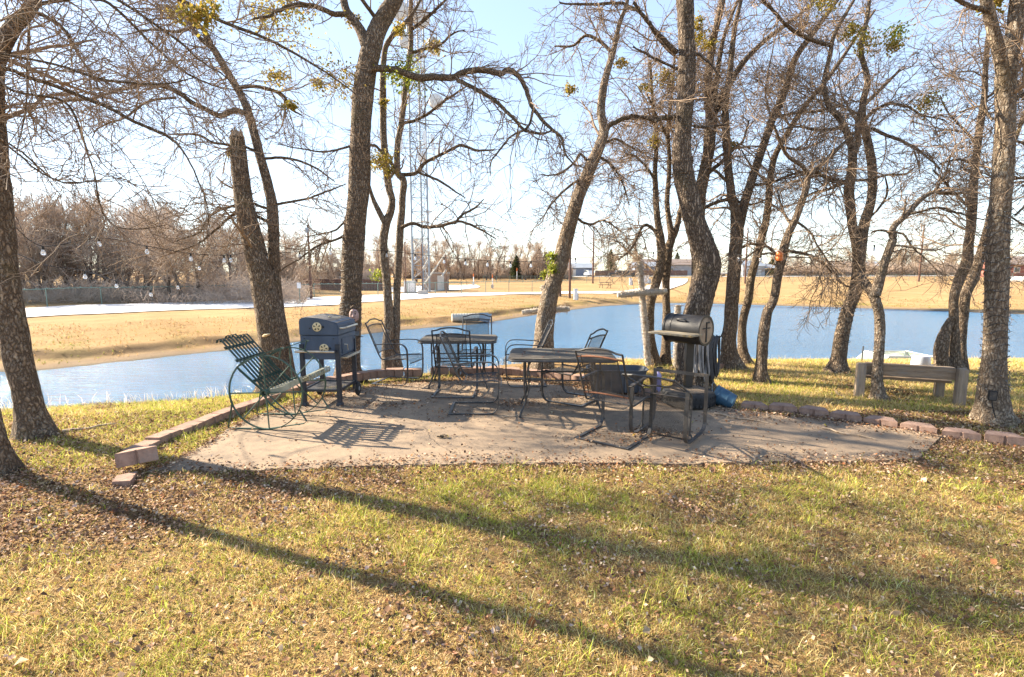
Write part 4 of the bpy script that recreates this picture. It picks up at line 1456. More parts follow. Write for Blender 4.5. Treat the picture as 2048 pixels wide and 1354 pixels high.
row([(262, 908), (300, 890), (345, 870), (400, 850), (445, 832), (500, 811), (560, 789)], bfull, .302, lambda k: f'{olab(k)} pinkish edging block behind the tilted one in the left row', 'edging blocks of the left row', -.078)
row([(575, 784), (630, 769), (690, 757), (745, 748), (800, 745), (850, 743)], bfull, .302, lambda k: f'{olab(k)} edging block behind the cart grill, counting from the wheel chair towards the tables', 'edging blocks behind the cart grill', -.065)
row([(862, 742), (920, 741), (985, 742), (1060, 746), (1130, 754), (1190, 764), (1250, 777), (1300, 789), (1345, 797)], bmeshes, .318, lambda k: f'{olab(k)} edging block along the water side behind the tables, counting towards the tyre', 'edging blocks behind the tables')
row([(1478, 812), (1520, 815), (1600, 823), (1680, 834), (1760, 846), (1850, 861), (1940, 873), (2045, 886), (2170, 902)], bmeshes, .335, lambda k: f'{olab(k)} split face edging block right of the blue bucket, counting from the bucket', 'edging blocks right of the bucket')
p = Z(240, 966)
put_block(bmeshes, p[0], p[1] + .05, -.06, 2.0, 'small pale block under the tilted block at the left patio corner', 'loose blocks at the left corner', 0, 0, .72)
p = Z(244, 952)
put_block(bmeshes, p[0] + .02, p[1] + .20, .045, .42, 'tilted pinkish block resting on a smaller one at the left patio corner', 'loose blocks at the left corner', -.16, -.10, .98)
p = G(1440, 738)
put_block(bfull, p[0], p[1], p[2] - .02, .2, 'lone reddish block lying against a tree trunk right of the hose', 'lone blocks on the bank')


# ------------------------------------------------------------------ wooden bench on the right
def bench():
    a, b = G(1717, 796), G(1917, 812)
    d = (b - a)[:2]
    L = float(np.hypot(*d))
    t = thing('wooden_bench', 'low weathered timber bench with thick square posts under the right hand trees', 'bench', (a[0], a[1], (a[2] + b[2]) / 2), math.atan2(d[1], d[0]))
    for x in (0, L):
        MB().box((x, 0, .235), (.108, .108, .50)).box((x, 0, .487), (.10, .10, .012), taper=.9).build('post', M['postwood'], t, bevel=.006)
        MB().box((x + (.09 if x == 0 else -.09), .42, .16), (.10, .10, .36)).build('rear_post', M['postwood'], t, bevel=.006)
    MB().box((L / 2, .045, .40), (L - .11, .04, .145)).box((L / 2, .08, .478), (L - .12, .11, .026)).build('front_beam', M['wood'], t, bevel=.005)
    MB().box((L / 2, .44, .34), (L - .14, .045, .10)).build('rear_beam', M['wood'], t, bevel=.005)
    MB().box((L / 2, .27, .28), (L - .10, .28, .035)).build('seat_plank', M['wood'], t, bevel=.004)
    return t


bench()


# ------------------------------------------------------------------ sticks
def stick(p, q, r, label, bend=.03, twig=True):
    p, q = Vector(p), Vector(q)
    d = q - p
    n_ = Vector((-d.y, d.x, 0)).normalized()
    pts = [p + d * k / 6 + n_ * bend * math.sin(k * 1.4 + 1) + Vector((0, 0, .004 * math.sin(k * 2))) for k in range(7)]
    b = MB().tube(pts, [r * (1 - .6 * k / 6) for k in range(7)], 7)
    if twig:
        b.tube([pts[2], pts[2] + d * .15 + n_ * d.length * .10 + Vector((0, 0, .03))], [r * .5, r * .2], 5)
        b.tube([pts[4], pts[4] + d * .10 - n_ * d.length * .08 + Vector((0, 0, .015))], [r * .4, r * .2], 5)
    return tag(b.build('fallen_stick', M['stick'], None, True), label, 'stick')


def zz(u, v, h=.012):
    w_ = Z(u, v)
    return (w_[0], w_[1], h)


stick(zz(1642, 858), zz(1752, 881), .011, 'thin dead branch lying alone on the concrete towards the right corner')
stick(zz(1428, 829), zz(1537, 848), .014, 'pale broken branch among leaves near the blue bucket', .02)
stick(zz(1530, 826), zz(1545, 842), .010, 'short crooked twig right of the pale broken branch', .02)
stick(zz(800, 867), zz(845, 858), .006, 'thin twig on the open concrete in front of the cart grill', .02)
stick(zz(1008, 836), zz(1052, 831), .009, 'short stick by the foot of the near table', .01)
g1, g2 = G(1668, 788), G(1690, 800)
stick((g1[0], g1[1], g1[2] + .04), (g2[0], g2[1], g2[2] + .02), .010, 'bleached twig in the grass left of the timber bench', .02)
g1, g2 = G(1342, 738), G(1368, 731)
stick((g1[0], g1[1], g1[2] + .02), (g2[0], g2[1], g2[2] + .03), .016, 'reddish stick on the bank behind the barrel grill', .01)
g1, g2 = G(125, 868), G(232, 851)
stick((g1[0], g1[1], g1[2] + .015), (g2[0], g2[1], g2[2] + .02), .024, 'long root like branch lying right of the big left tree', .03, False)
# weed and bark scrap on the slab
p = Z(776, 812)
wd = MB()
for k in range(6):
    a = k * 1.1
    wd.tube([(p[0], p[1], 0), (p[0] + .03 * math.cos(a), p[1] + .03 * math.sin(a), .10), (p[0] + .06 * math.cos(a), p[1] + .05 * math.sin(a), .16 + .03 * (k % 3))], [.003, .0025, .001], 5)
tag(wd.build('dead_weed', M['stick']), 'dry weed stalks sprouting from a crack in front of the cart grill', 'weed')
p = Z(886, 875)
sc_ = MB()
for k in range(5):
    sc_.box((p[0] + rng.uniform(-.04, .04), p[1] + rng.uniform(-.02, .02), .012 + .004 * k), (rng.uniform(.03, .07), rng.uniform(.02, .03), .012), rng.uniform(0, 3))
tag(sc_.build('bark_scrap', M['bark'], None, bevel=.003), 'small dark scrap of bark on the open concrete', 'bark')


# ------------------------------------------------------------------ trees
def tube_arrays(P, Rr, sides):
    """many polylines at once: P (N,n,3), Rr (N,n) -> vertices, quads"""
    N, n, _ = P.shape
    T = np.gradient(P, axis=1)
    T /= np.linalg.norm(T, axis=2, keepdims=True) + 1e-9
    mean = T.mean(1)
    ref = np.where((np.abs(mean[:, 2]) < 0.8)[:, None], np.array([0, 0, 1.0]), np.array([1.0, 0, 0]))
    U = np.cross(T, ref[:, None, :])
    U /= np.linalg.norm(U, axis=2, keepdims=True) + 1e-9
    Wv = np.cross(T, U)
    a = np.arange(sides) * 2 * PI / sides
    V = P[:, :, None, :] + (U[:, :, None, :] * np.cos(a)[None, None, :, None] + Wv[:, :, None, :] * np.sin(a)[None, None, :, None]) * Rr[:, :, None, None]
    V = V.reshape(-1, 3)
    b = (np.arange(N) * n * sides)[:, None, None]
    i = np.arange(n - 1)[None, :, None] * sides
    k = np.arange(sides)[None, None, :]
    k2 = (k + 1) % sides
    F = np.stack(np.broadcast_arrays(b + i + k, b + i + k2, b + i + sides + k2, b + i + sides + k), -1).reshape(-1, 4)
    return V, F


def merge(parts):
    V, F, o = [], [], 0
    for v, f in parts:
        V.append(v)
        F.append(f + o)
        o += len(v)
    return np.concatenate(V), np.concatenate(F)


def resample(pts, rad, n):
    pts = np.array(pts)
    d = np.concatenate([[0], np.cumsum(np.linalg.norm(np.diff(pts, axis=0), axis=1))])
    t = np.linspace(0, d[-1], n)
    return np.stack([np.interp(t, d, pts[:, i]) for i in range(3)], 1), np.interp(t, d, rad)


def grow(P, Rr, rs, per_m, tmin, lo, hi, ratio, n, ang, wig, up, rmin, cap, jit=0.3, tmax=1.0):
    N, m, _ = P.shape
    seg = np.linalg.norm(np.diff(P, axis=1), axis=2)
    Ln = seg.sum(1)
    cnt = rs.poisson(per_m * Ln * (tmax - tmin))
    idx = np.repeat(np.arange(N), cnt)
    K = len(idx)
    if K == 0:
        return np.zeros((0, n, 3)), np.zeros((0, n))
    t = rs.uniform(tmin, tmax, K)
    f = t * (m - 1)
    i = np.minimum(f.astype(int), m - 2)
    w = (f - i)[:, None]
    p = P[idx, i] * (1 - w) + P[idx, i + 1] * w
    r = Rr[idx, i] * (1 - w[:, 0]) + Rr[idx, i + 1] * w[:, 0]
    T = P[idx, i + 1] - P[idx, i]
    T /= np.linalg.norm(T, axis=1, keepdims=True) + 1e-9
    q = rs.normal(size=(K, 3))
    q -= T * (q * T).sum(1, keepdims=True)
    q /= np.linalg.norm(q, axis=1, keepdims=True) + 1e-9
    th = rs.normal(ang, jit, K)
    d = T * np.cos(th)[:, None] + q * np.sin(th)[:, None]
    L = rs.uniform(lo, hi, K) * (1.15 - 0.55 * t)
    out = np.zeros((K, n, 3))
    out[:, 0] = p
    step = (L / (n - 1))[:, None]
    for k in range(1, n):
        d = d + rs.normal(0, wig, (K, 3))
        d[:, 2] += up
        d /= np.linalg.norm(d, axis=1, keepdims=True)
        out[:, k] = out[:, k - 1] + d * step
    r0 = np.clip(r * ratio, rmin, cap)
    rad = r0[:, None] * np.linspace(1, 0.35, n)[None, :]
    return out, np.maximum(rad, rmin * 0.75)


def px_path(path, Y0, d0, d1):
    u = np.array([(p[0], p[1]) for p in path], float)
    s_ = np.concatenate([[0], np.cumsum(np.hypot(*np.diff(u, axis=0).T))])
    s_ /= s_[-1]
    pts, rad = [], []
    for (a, b, w), q in zip(path, s_):
        y = Y0 + d0 + (d1 - d0) * q
        d = ray(a, b)
        t = y / d[1]
        pts.append(np.array([d[0] * t, y, EYE + d[2] * t]))
        rad.append(w / 2 * t / FPX / math.sqrt(1 + d[0] ** 2))     # a round stem off the axis images wider
    P4 = np.array(catmull([np.append(p, r) for p, r in zip(pts, rad)], 6))
    return P4[:, :3], np.maximum(P4[:, 3], 0.0015)


def trunk_mesh(pts, rad, sides, rs, flare=0.0, flare_h=0.5, ph=0.0):
    """a stem with irregular girth and, at the foot, root lobes"""
    V, F = tube_arrays(pts[None], rad[None], sides)
    n = len(pts)
    V = V.reshape(n, sides, 3)
    c = pts[:, None, :]
    off = V - c
    a = np.arange(sides) * 2 * PI / sides
    h = pts[:, 2] - pts[0, 2]
    fl = flare * np.clip(1 - h / flare_h, 0, 1) ** 1.5
    lob = 1 + fl[:, None] * (0.12 + 0.55 * np.cos(5 * a + ph)[None, :] + 0.3 * np.cos(3 * a + 2 * ph)[None, :])
    girth = 1 + 0.05 * np.sin(h * 5.1 + ph)[:, None] * np.cos(2 * a + ph)[None, :] + 0.035 * np.sin(h * 13 + 2 * ph)[:, None] * np.cos(3 * a + 1.7 * ph)[None, :] + rs.normal(0, 0.018, (n, sides))
    V = c + off * (lob * girth)[:, :, None]
    return V.reshape(-1, 3), F


TREES = {}


def tree(key, label, base, stems, limbs, bark='bark', dens=1.0, top=True, group=None, flare=0.35, flare_h=0.5, clumps=(), seed=1, Yb=None, broken=False, L1len=(0.9, 2.0), droop=-0.012, tm=0.35, name='bare_tree', nolimb=False, l1=1.6):
    rs = np.random.RandomState(seed)
    g = G(*base) if Yb is None else np.array([*Yd(base[0], base[1], Yb)[:2], 0])
    g[2] = hz(g[0], g[1])
    Y0 = g[1]
    tf = min(max(Y0 / 7.5, 1.0), 1.2)          # finest wood kept no thinner than can be seen from the lawn
    root = thing(name, label, 'tree', g, 0, group)
    parts = []
    stemP, stemR = [], []
    for j, (path, d0, d1) in enumerate(stems):
        P, Rr = px_path(path, Y0, d0, d1)
        P = P - g
        if j == 0:
            P = np.vstack([P[:1] * [1, 1, 0] + [0, 0, -0.12], P]) if P[0, 2] > -0.12 else P
            Rr = np.append(Rr[:1] * 1.05, Rr) if len(Rr) < len(P) else Rr
        parts.append(trunk_mesh(P, Rr, 22 if Rr.max() > .05 else 14, rs, flare if j == 0 else 0, flare_h, seed * 1.7))
        p2, r2 = resample(P, Rr, 40)
        stemP.append(p2)
        stemR.append(r2)
    V, F = merge(parts)
    trunk = np_mesh('trunk', V, [F], M[bark], root, True)
    # jagged ends of broken stems
    if broken:
        e = stemP[0][-1]
        r = stemR[0][-1]
        jb = MB()
        for k in range(9):
            a = k * 2 * PI / 9
            hgt = r * (0.3 + 1.1 * abs(math.sin(k * 2.3 + 1)))
            b0 = e + np.array([math.cos(a), math.sin(a), 0]) * r * .72 - [0, 0, r * .6]
            jb.tube([b0, b0 + np.array([0, 0, r * .8]), b0 + np.array([math.cos(a) * r * -.1, 0, hgt + r * .6])], [r * .32, r * .28, r * .05], 5)
        jb.tube([e - [0, 0, r], e + [0, 0, r * .2]], [r * .8, r * .75], 10)
        jb.build('splintered_end', M['stick'], trunk)
    lP, lR = [], []
    for (path, d0, d1) in limbs:
        P, Rr = px_path(path, Y0, d0, d1)
        P = P - g
        wv = rs.normal(0, 1, (len(P), 3))
        wv = np.cumsum(wv, 0) * 0.004
        wv -= np.linspace(0, 1, len(P))[:, None] * 0
        wv[0] = 0
        P = P + wv
        if path[0][2] >= 4.5:
            v, f = tube_arrays(P[None], Rr[None], 9)
            np_mesh('limb', v, [f], M['bark_young'] if bark != 'bark_furrow' else M[bark], root, True)
            p2, r2 = resample(P, Rr, 24)
            lP.append(p2)
            lR.append(r2)
        else:
            p2, r2 = resample(P, Rr, 24)
            lP.append(p2)
            lR.append(r2)
            parts.append(None)
    # procedural limbs on the upper stems
    tw = []
    SP, SR = np.array(stemP), np.array(stemR)
    if nolimb:
        P1, R1 = np.zeros((0, 12, 3)), np.zeros((0, 12))
    else:
        P1, R1 = grow(SP, SR, rs, l1 * dens, tm, L1len[0], L1len[1], 0.30, 12, 1.05, 0.16, 0.02, 0.008, 0.028)
        # no stray limbs poking straight at the lens
        W1 = P1 + g
        bad = (W1[:, :, 1] < 2.6).any(1) & (np.abs(W1[:, :, 0]) < 4.5).any(1) & (W1[:, :, 2] < 4.2).any(1)
        P1, R1 = P1[~bad], R1[~bad]
    if len(P1):
        tw.append(tube_arrays(P1, R1, 6))
    small = [(p, r) for p, r, (path, a, b) in zip(lP, lR, limbs) if path[0][2] < 4.5]
    if small:
        tw.append(tube_arrays(np.array([p for p, r in small]), np.array([r for p, r in small]), 6))

    def rs_(P, n=24):
        return P
    srcs = []
    if len(P1):
        srcs.append((P1, R1, 0.12))
    if lP:
        srcs.append((np.array(lP), np.array(lR), 0.12))
    # thin wood from the stems themselves
    srcs.append((SP, SR, max(tm, .25)))
    P2s, R2s = [], []
    for P, Rr, t0 in srcs:
        rate = (10.0 if P.shape[1] != 40 else 3.0) * dens
        p, r = grow(P, Rr, rs, rate, t0, 0.35, 1.25, 0.5, 10, 0.85, 0.20, droop, 0.0046 * tf, 0.011)
        P2s.append(p)
        R2s.append(r)
    P2, R2 = np.concatenate(P2s), np.concatenate(R2s)
    # twigs thin out towards their own tips
    R2 = np.maximum(R2, 0.004)
    tips = [(P, Rr) for P, Rr, t0 in srcs if P.shape[1] != 40]
    P3, R3 = grow(P2, R2, rs, 10.5 * min(dens, 1.2), 0.10, 0.18, 0.62, 0.62, 7, 0.80, 0.22, droop, 0.0034 * tf, 0.0060 * tf)
    P4, R4 = grow(P3, R3, rs, 9.0 * min(dens, 1.2), 0.15, 0.08, 0.28, 0.75, 4, 0.75, 0.22, droop, 0.0026 * tf, 0.0040 * tf)
    for P, Rr, s_ in ((P2, R2, 5), (P3, R3, 4), (P4, R4, 3)):
        if len(P):
            W_ = P + g
            bad = ((W_[:, :, 1] < 2.2) & (np.abs(W_[:, :, 0]) < 4) & (W_[:, :, 2] < 3.6)).any(1)
            tw.append(tube_arrays(P[~bad], Rr[~bad], s_))
    V, F = merge(tw)
    np_mesh('crown', V, [F], M['twig'], root, True)
    TW[0] += len(F)
    for (u, v, r_px, kind) in clumps:
        c = Yd(u, v, Y0 + rs.uniform(-.2, .3))
        r = r_px * (Y0 / FPX)
        n = int(80 + 12 * r_px)
        o = rs.normal(0, .55, (n, 3)) * [r, r, r * .8]
        o += np.array([(.7 * r * math.cos(q), .5 * r * math.sin(q * 1.7), .6 * r * math.sin(q)) for q in rs.uniform(0, 6.28, 5)])[rs.randint(0, 5, n)]
        pal = {'y': [(0.40, 0.31, 0.06), (0.32, 0.26, 0.05), (0.44, 0.31, 0.10), (0.24, 0.21, 0.05)], 'g': [(0.26, 0.30, 0.04), (0.36, 0.38, 0.07), (0.16, 0.20, 0.03), (0.32, 0.30, 0.05)],
               'b': [(0.16, 0.10, 0.06), (0.10, 0.07, 0.05), (0.2, 0.13, 0.07), (0.12, 0.09, 0.05)]}[kind]
        x = c - g + o
        leaves('foliage', x[:, 0], x[:, 1], x[:, 2], rs.uniform(.028, .062, n), pick_cols(n, pal, [3, 3, 2, 2]), None, M['leaf'], flat=.9, parent=root)
    TREES[key] = (root, g)
    return root


TW = [0]

# T1: big leaning tree at the far left, with the trunk to its left
tree('t0', 'stout dark trunk cut by the left picture edge, nearest to the lawn', (10, 948),
     [([(6, 950, 78), (-8, 900, 64), (-22, 840, 58), (-38, 760, 54), (-62, 650, 48), (-85, 500, 45), (-100, 300, 42), (-120, 100, 38), (-130, -100, 30), (-130, -350, 18)], 0, -.1)],
     [([(-105, 180, 18), (-60, 150, 14), (0, 137, 12), (60, 155, 10), (170, 192, 9), (270, 240, 8), (345, 275, 6), (385, 320, 4), (420, 400, 3), (430, 460, 2)], 0, 1.0),
      ([(-100, 160, 12), (-20, 160, 8), (40, 185, 7), (118, 205, 6), (150, 260, 5), (180, 340, 4), (198, 415, 4), (222, 446, 3), (262, 455, 3), (320, 445, 2)], .1, .8),
      ([(-105, 90, 12), (0, 108, 7), (110, 128, 6), (220, 160, 5), (330, 165, 4), (400, 150, 2)], 0, .6),
      ([(-110, 240, 8), (-20, 270, 6), (30, 305, 5), (90, 350, 4), (140, 362, 3), (190, 358, 2), (240, 352, 2)], 0, .5)],
     seed=21, flare=.45, flare_h=.4, dens=.8, tm=.45)
tree('t1', 'large dark lichen flecked tree leaning out of the left picture edge by the pond', (66, 874),
     [([(72, 876, 100), (64, 840, 76), (56, 795, 64), (38, 725, 62), (18, 600, 62), (6, 500, 60), (-2, 400, 58), (-9, 300, 56), (-16, 200, 52), (-8, 120, 46), (22, 60, 40), (60, 18, 32), (78, -40, 28), (104, -140, 24), (140, -320, 16)], 0, .25),
      ([(-14, 180, 36), (-60, 60, 30), (-110, -60, 26), (-150, -220, 18)], .1, .5)],
     [([(76, 26, 11), (105, 38, 10), (137, 62, 8), (170, 112, 6), (205, 165, 4), (222, 210, 2)], .2, .6),
      ([(70, 10, 10), (180, 0, 8), (240, 24, 7), (308, 90, 6), (380, 150, 5), (450, 178, 3), (520, 190, 2)], .2, 1.0),
      ([(100, -60, 10), (230, -40, 9), (330, -10, 9), (437, 46, 8), (547, 92, 6), (650, 148, 4), (720, 200, 2)], .2, 1.2),
      ([(90, -30, 9), (200, -20, 7), (342, 68, 6), (400, 120, 4), (444, 150, 3), (520, 215, 2)], .2, .9),
      ([(60, 22, 7), (54, 70, 6), (50, 120, 5), (46, 200, 4), (30, 280, 3), (15, 330, 2)], .2, .1),
      ([(0, 280, 6), (40, 300, 5), (90, 342, 5), (130, 364, 4), (170, 368, 3), (215, 360, 2)], .1, .4)],
     seed=5, flare=.45, flare_h=.55, dens=.95, tm=.5,
     clumps=[(400, 20, 22, 'y')])

# T2/T3: broken snag with a slim live stem
tree('t2', 'tree with a broken off main trunk and slim live stem, behind the wagon wheel chair', (560, 770),
     [([(556, 775, 92), (549, 730, 62), (545, 700, 56), (540, 640, 55), (524, 560, 50), (505, 480, 44), (489, 410, 40), (480, 340, 36), (474, 275, 31)], 0, 0),
      ([(577, 770, 40), (570, 720, 34), (560, 650, 28), (552, 580, 24), (548, 500, 24), (545, 420, 23), (536, 370, 21), (520, 312, 19), (500, 236, 18), (482, 190, 16), (455, 145, 16), (430, 102, 15), (415, 84, 13), (410, 64, 12), (400, 52, 10), (385, 40, 9), (365, 5, 8), (350, -40, 7), (340, -100, 5)], .12, .3),
      ([(418, 92, 11), (396, 72, 9), (376, 40, 8), (364, 8, 7), (380, -60, 5)], .28, .6)],
     [([(497, 228, 13), (468, 224, 13), (441, 232, 12), (410, 222, 11), (376, 202, 11), (342, 178, 10), (290, 174, 8), (240, 188, 6), (190, 202, 6), (120, 208, 5), (75, 219, 4), (52, 238, 2)], .2, -.6),
      ([(352, 195, 6), (294, 205, 6), (253, 232, 5), (205, 253, 4), (188, 278, 2)], -.1, -.4),
      ([(478, 174, 9), (506, 171, 8), (533, 176, 8), (564, 191, 6), (581, 219, 5), (604, 232, 3)], .25, .6),
      ([(528, 318, 6), (564, 316, 6), (598, 323, 5), (632, 337, 4), (668, 362, 2)], .2, .5),
      ([(518, 306, 7), (496, 296, 6), (461, 290, 6), (430, 286, 5), (396, 270, 5), (342, 268, 3)], .2, -.2),
      ([(545, 420, 6), (500, 406, 6), (472, 410, 6), (431, 421, 6), (406, 441, 5), (390, 465, 4), (350, 480, 3)], .2, -.3),
      ([(546, 450, 7), (500, 428, 7), (475, 430, 7), (448, 450, 6), (420, 475, 5), (390, 495, 4), (350, 508, 3), (322, 520, 2)], .2, -.3),
      ([(548, 408, 6), (600, 400, 5), (650, 385, 4), (692, 368, 2)], .2, .6),
      ([(425, 98, 9), (400, 55, 8), (350, 62, 7), (300, 58, 5), (250, 66, 3)], .2, 0)],
     Yb=8.0, seed=8, broken=True, flare=.3, dens=1.0, tm=.55, clumps=[(345, 30, 12, 'y'), (560, 155, 16, 'y'), (578, 215, 9, 'y'), (465, 310, 6, 'y')])

# T4
tree('t4', 'tall thick forked tree behind the cart grill with the face plaque on its trunk', (700, 752),
     [([(698, 758, 70), (696, 735, 54), (698, 690, 47), (700, 640, 44), (702, 600, 43), (704, 540, 43), (710, 450, 44), (718, 380, 43), (720, 300, 43), (723, 230, 42), (730, 160, 41), (742, 100, 42), (755, 60, 36), (774, 25, 33), (794, -10, 30), (815, -80, 27), (840, -180, 23), (855, -320, 15)], 0, .1),
      ([(740, 120, 18), (734, 90, 26), (720, 60, 21), (706, 40, 18), (692, 18, 16), (685, -12, 15), (670, -80, 13), (645, -220, 8)], .0, .4)],
     [([(694, 29, 11), (665, 28, 11), (634, 15, 10), (600, 12, 10), (575, 14, 9), (552, 24, 7), (533, 34, 6), (505, 38, 4)], .1, -.6),
      ([(740, 137, 16), (760, 137, 14), (780, 139, 13), (805, 145, 13), (839, 158, 14), (873, 158, 13), (907, 159, 13), (928, 147, 12), (962, 141, 12), (1003, 147, 11), (1020, 140, 11), (1037, 150, 10), (1051, 171, 9), (1061, 198, 9), (1068, 216, 8), (1089, 240, 7), (1113, 262, 6), (1130, 279, 5), (1135, 302, 4), (1147, 323, 3), (1176, 337, 2)], 0, -1.4),
      ([(915, 160, 9), (952, 178, 8), (986, 199, 8), (1014, 223, 7), (1037, 247, 6), (1058, 258, 6), (1085, 260, 5), (1108, 252, 3)], -.5, -.9),
      ([(1067, 215, 5), (1055, 253, 5), (1027, 270, 4), (1010, 290, 4), (986, 325, 3), (984, 355, 2)], -1.0, -1.2),
      ([(704, 292, 5), (651, 303, 4), (600, 298, 3), (555, 288, 2)], 0, -.5),
      ([(697, 466, 6), (671, 480, 5), (646, 488, 5), (617, 502, 4), (590, 520, 3), (556, 542, 2)], 0, -.6),
      ([(693, 440, 5), (671, 461, 4), (640, 470, 3), (610, 476, 2)], 0, -.3),
      ([(760, 50, 10), (740, 20, 8), (700, -20, 8), (600, -60, 6)], .1, -.9)],
     Yb=8.6, l1=0.9, seed=3, flare=.2, dens=.8, tm=.62,
     clumps=[(560, 60, 40, 'y'), (590, 25, 24, 'y'), (520, 20, 20, 'y'), (825, 150, 30, 'g'), (800, 158, 18, 'g'), (681, 150, 30, 'y'), (705, 40, 10, 'y')])

# T5 pair
tree('t5', 'pair of slender lichen grey stems rising from one foot behind the table chairs', (782, 742),
     [([(779, 746, 34), (775, 698, 24), (778, 650, 20), (776, 603, 18), (772, 550, 17), (768, 520, 17), (767, 480, 17), (772, 448, 18), (781, 424, 16), (784, 400, 14), (778, 376, 15), (771, 325, 15), (767, 273, 14), (766, 205, 14), (766, 150, 13), (770, 100, 11), (782, 76, 10), (806, 50, 8), (830, 20, 6), (860, -40, 4)], 0, .2),
      ([(794, 744, 30), (791, 700, 18), (793, 650, 16), (793, 600, 15), (797, 520, 15), (801, 450, 15), (804, 420, 14), (805, 393, 14), (807, 362, 14), (795, 342, 13), (795, 290, 12), (802, 250, 12), (808, 205, 11), (811, 171, 11), (817, 130, 11), (820, 109, 11), (822, 80, 10), (821, 40, 10), (822, 0, 9), (826, -60, 7), (835, -140, 5)], .08, .5),
      ([(770, 446, 12), (756, 419, 11), (746, 398, 9), (738, 370, 6)], .05, 0)],
     [([(801, 350, 8), (832, 350, 8), (853, 328, 7), (890, 308, 6), (918, 294, 6), (952, 301, 5), (988, 300, 3)], .3, 0),
      ([(839, 346, 5), (873, 359, 5), (901, 376, 4), (930, 395, 2)], .25, .1),
      ([(804, 247, 7), (832, 241, 6), (860, 226, 6), (890, 205, 5), (921, 185, 4), (944, 170, 2)], .4, .1),
      ([(803, 455, 8), (825, 446, 7), (852, 453, 7), (881, 454, 7), (910, 446, 6), (925, 446, 5), (947, 456, 5), (964, 466, 4), (990, 484, 2)], .1, -.5),
      ([(908, 447, 5), (925, 429, 5), (947, 417, 4), (966, 400, 2)], -.3, -.5),
      ([(820, 108, 7), (850, 100, 6), (880, 92, 5), (905, 70, 4), (930, 62, 2)], .4, .1),
      ([(795, 345, 8), (775, 320, 7), (752, 294, 5), (740, 296, 3)], .2, 0),
      ([(822, 60, 7), (860, 30, 6), (900, -10, 4)], .4, .1)],
     bark='bark_pale', Yb=9.0, l1=0.9, seed=12, flare=.2, dens=.85, tm=.5,
     clumps=[(768, 310, 16, 'y'), (752, 325, 14, 'y'), (763, 555, 12, 'g'), (780, 345, 8, 'y'), (770, 205, 6, 'y'), (805, 60, 10, 'y'), (868, 95, 12, 'y'), (640, 170, 10, 'y')])

# T6
tree('t6', 'leaning bare tree behind the tables, sloping right, with a leafy sprig on its trunk', (1084, 738),
     [([(1083, 742, 56), (1087, 690, 42), (1091, 640, 37), (1100, 590, 34), (1110, 555, 34), (1122, 520, 32), (1131, 480, 30), (1141, 444, 28), (1156, 395, 26), (1181, 335, 24), (1200, 290, 22), (1208, 262, 19), (1202, 225, 17), (1206, 180, 16), (1214, 145, 14), (1222, 118, 13), (1229, 94, 11), (1238, 50, 9), (1252, 12, 8), (1262, -40, 7), (1275, -140, 5)], 0, .1)],
     [([(1204, 278, 10), (1218, 252, 10), (1232, 243, 9), (1256, 235, 9), (1300, 236, 8), (1345, 239, 5), (1380, 246, 3)], .1, -.2),
      ([(1224, 103, 7), (1201, 82, 7), (1174, 72, 6), (1147, 92, 5), (1111, 93, 3)], .1, .5),
      ([(1205, 284, 6), (1232, 277, 5), (1256, 287, 5), (1280, 303, 3)], .1, .5),
      ([(1181, 332, 6), (1160, 308, 5), (1147, 325, 5), (1113, 345, 4), (1076, 346, 2)], .1, -.4),
      ([(1252, 14, 8), (1277, 24, 7), (1300, 55, 6), (1330, 96, 5), (1360, 122, 3)], .1, .5),
      ([(1249, 8, 6), (1215, 9, 6), (1164, 10, 5), (1117, 6, 3)], .1, -.6),
      ([(1151, 436, 6), (1180, 450, 5), (1210, 441, 4), (1242, 462, 2)], .1, .3),
      ([(1190, 310, 6), (1225, 330, 5), (1250, 370, 4), (1262, 410, 2)], .1, -.4),
      ([(1172, 355, 6), (1140, 370, 5), (1110, 395, 4), (1085, 430, 2)], .1, -.5)],
     l1=0.9, seed=14, flare=.15, dens=1.0, tm=.4, bark='bark_pale',
     clumps=[(1098, 535, 11, 'g'), (1103, 515, 8, 'g'), (1092, 550, 7, 'g'), (1246, 130, 10, 'y'), (1140, 180, 8, 'y')])

# T7
tree('t7', 'slim twin stemmed tree at the water edge behind the light wrapped cross', (1308, 731),
     [([(1309, 732, 34), (1300, 690, 24), (1297, 645, 22), (1302, 600, 20), (1314, 560, 19), (1322, 520, 17), (1322, 480, 16), (1315, 440, 14), (1312, 400, 12), (1310, 340, 10), (1313, 280, 9), (1305, 200, 7), (1300, 120, 5)], 0, .2),
      ([(1331, 732, 28), (1332, 680, 18), (1333, 620, 16), (1332, 560, 16), (1337, 500, 17), (1343, 475, 16), (1338, 440, 12), (1334, 400, 10), (1339, 330, 9), (1336, 260, 8), (1345, 180, 6), (1350, 100, 4)], .1, .4),
      ([(1342, 482, 13), (1352, 462, 12), (1360, 425, 11), (1372, 380, 9), (1384, 320, 7)], .2, .6)],
     [([(1318, 470, 7), (1290, 450, 6), (1262, 500, 5), (1235, 520, 3)], .1, -.2),
      ([(1310, 360, 6), (1285, 330, 5), (1260, 310, 4), (1235, 320, 2)], .1, 0),
      ([(1336, 280, 6), (1310, 230, 5), (1290, 190, 4)], .2, 0)],
     bark='bark_young', seed=17, flare=.2, dens=1.05, tm=.25, clumps=[(1345, 160, 14, 'y'), (1293, 180, 10, 'y'), (1310, 285, 10, 'y'), (1325, 150, 12, 'y')])

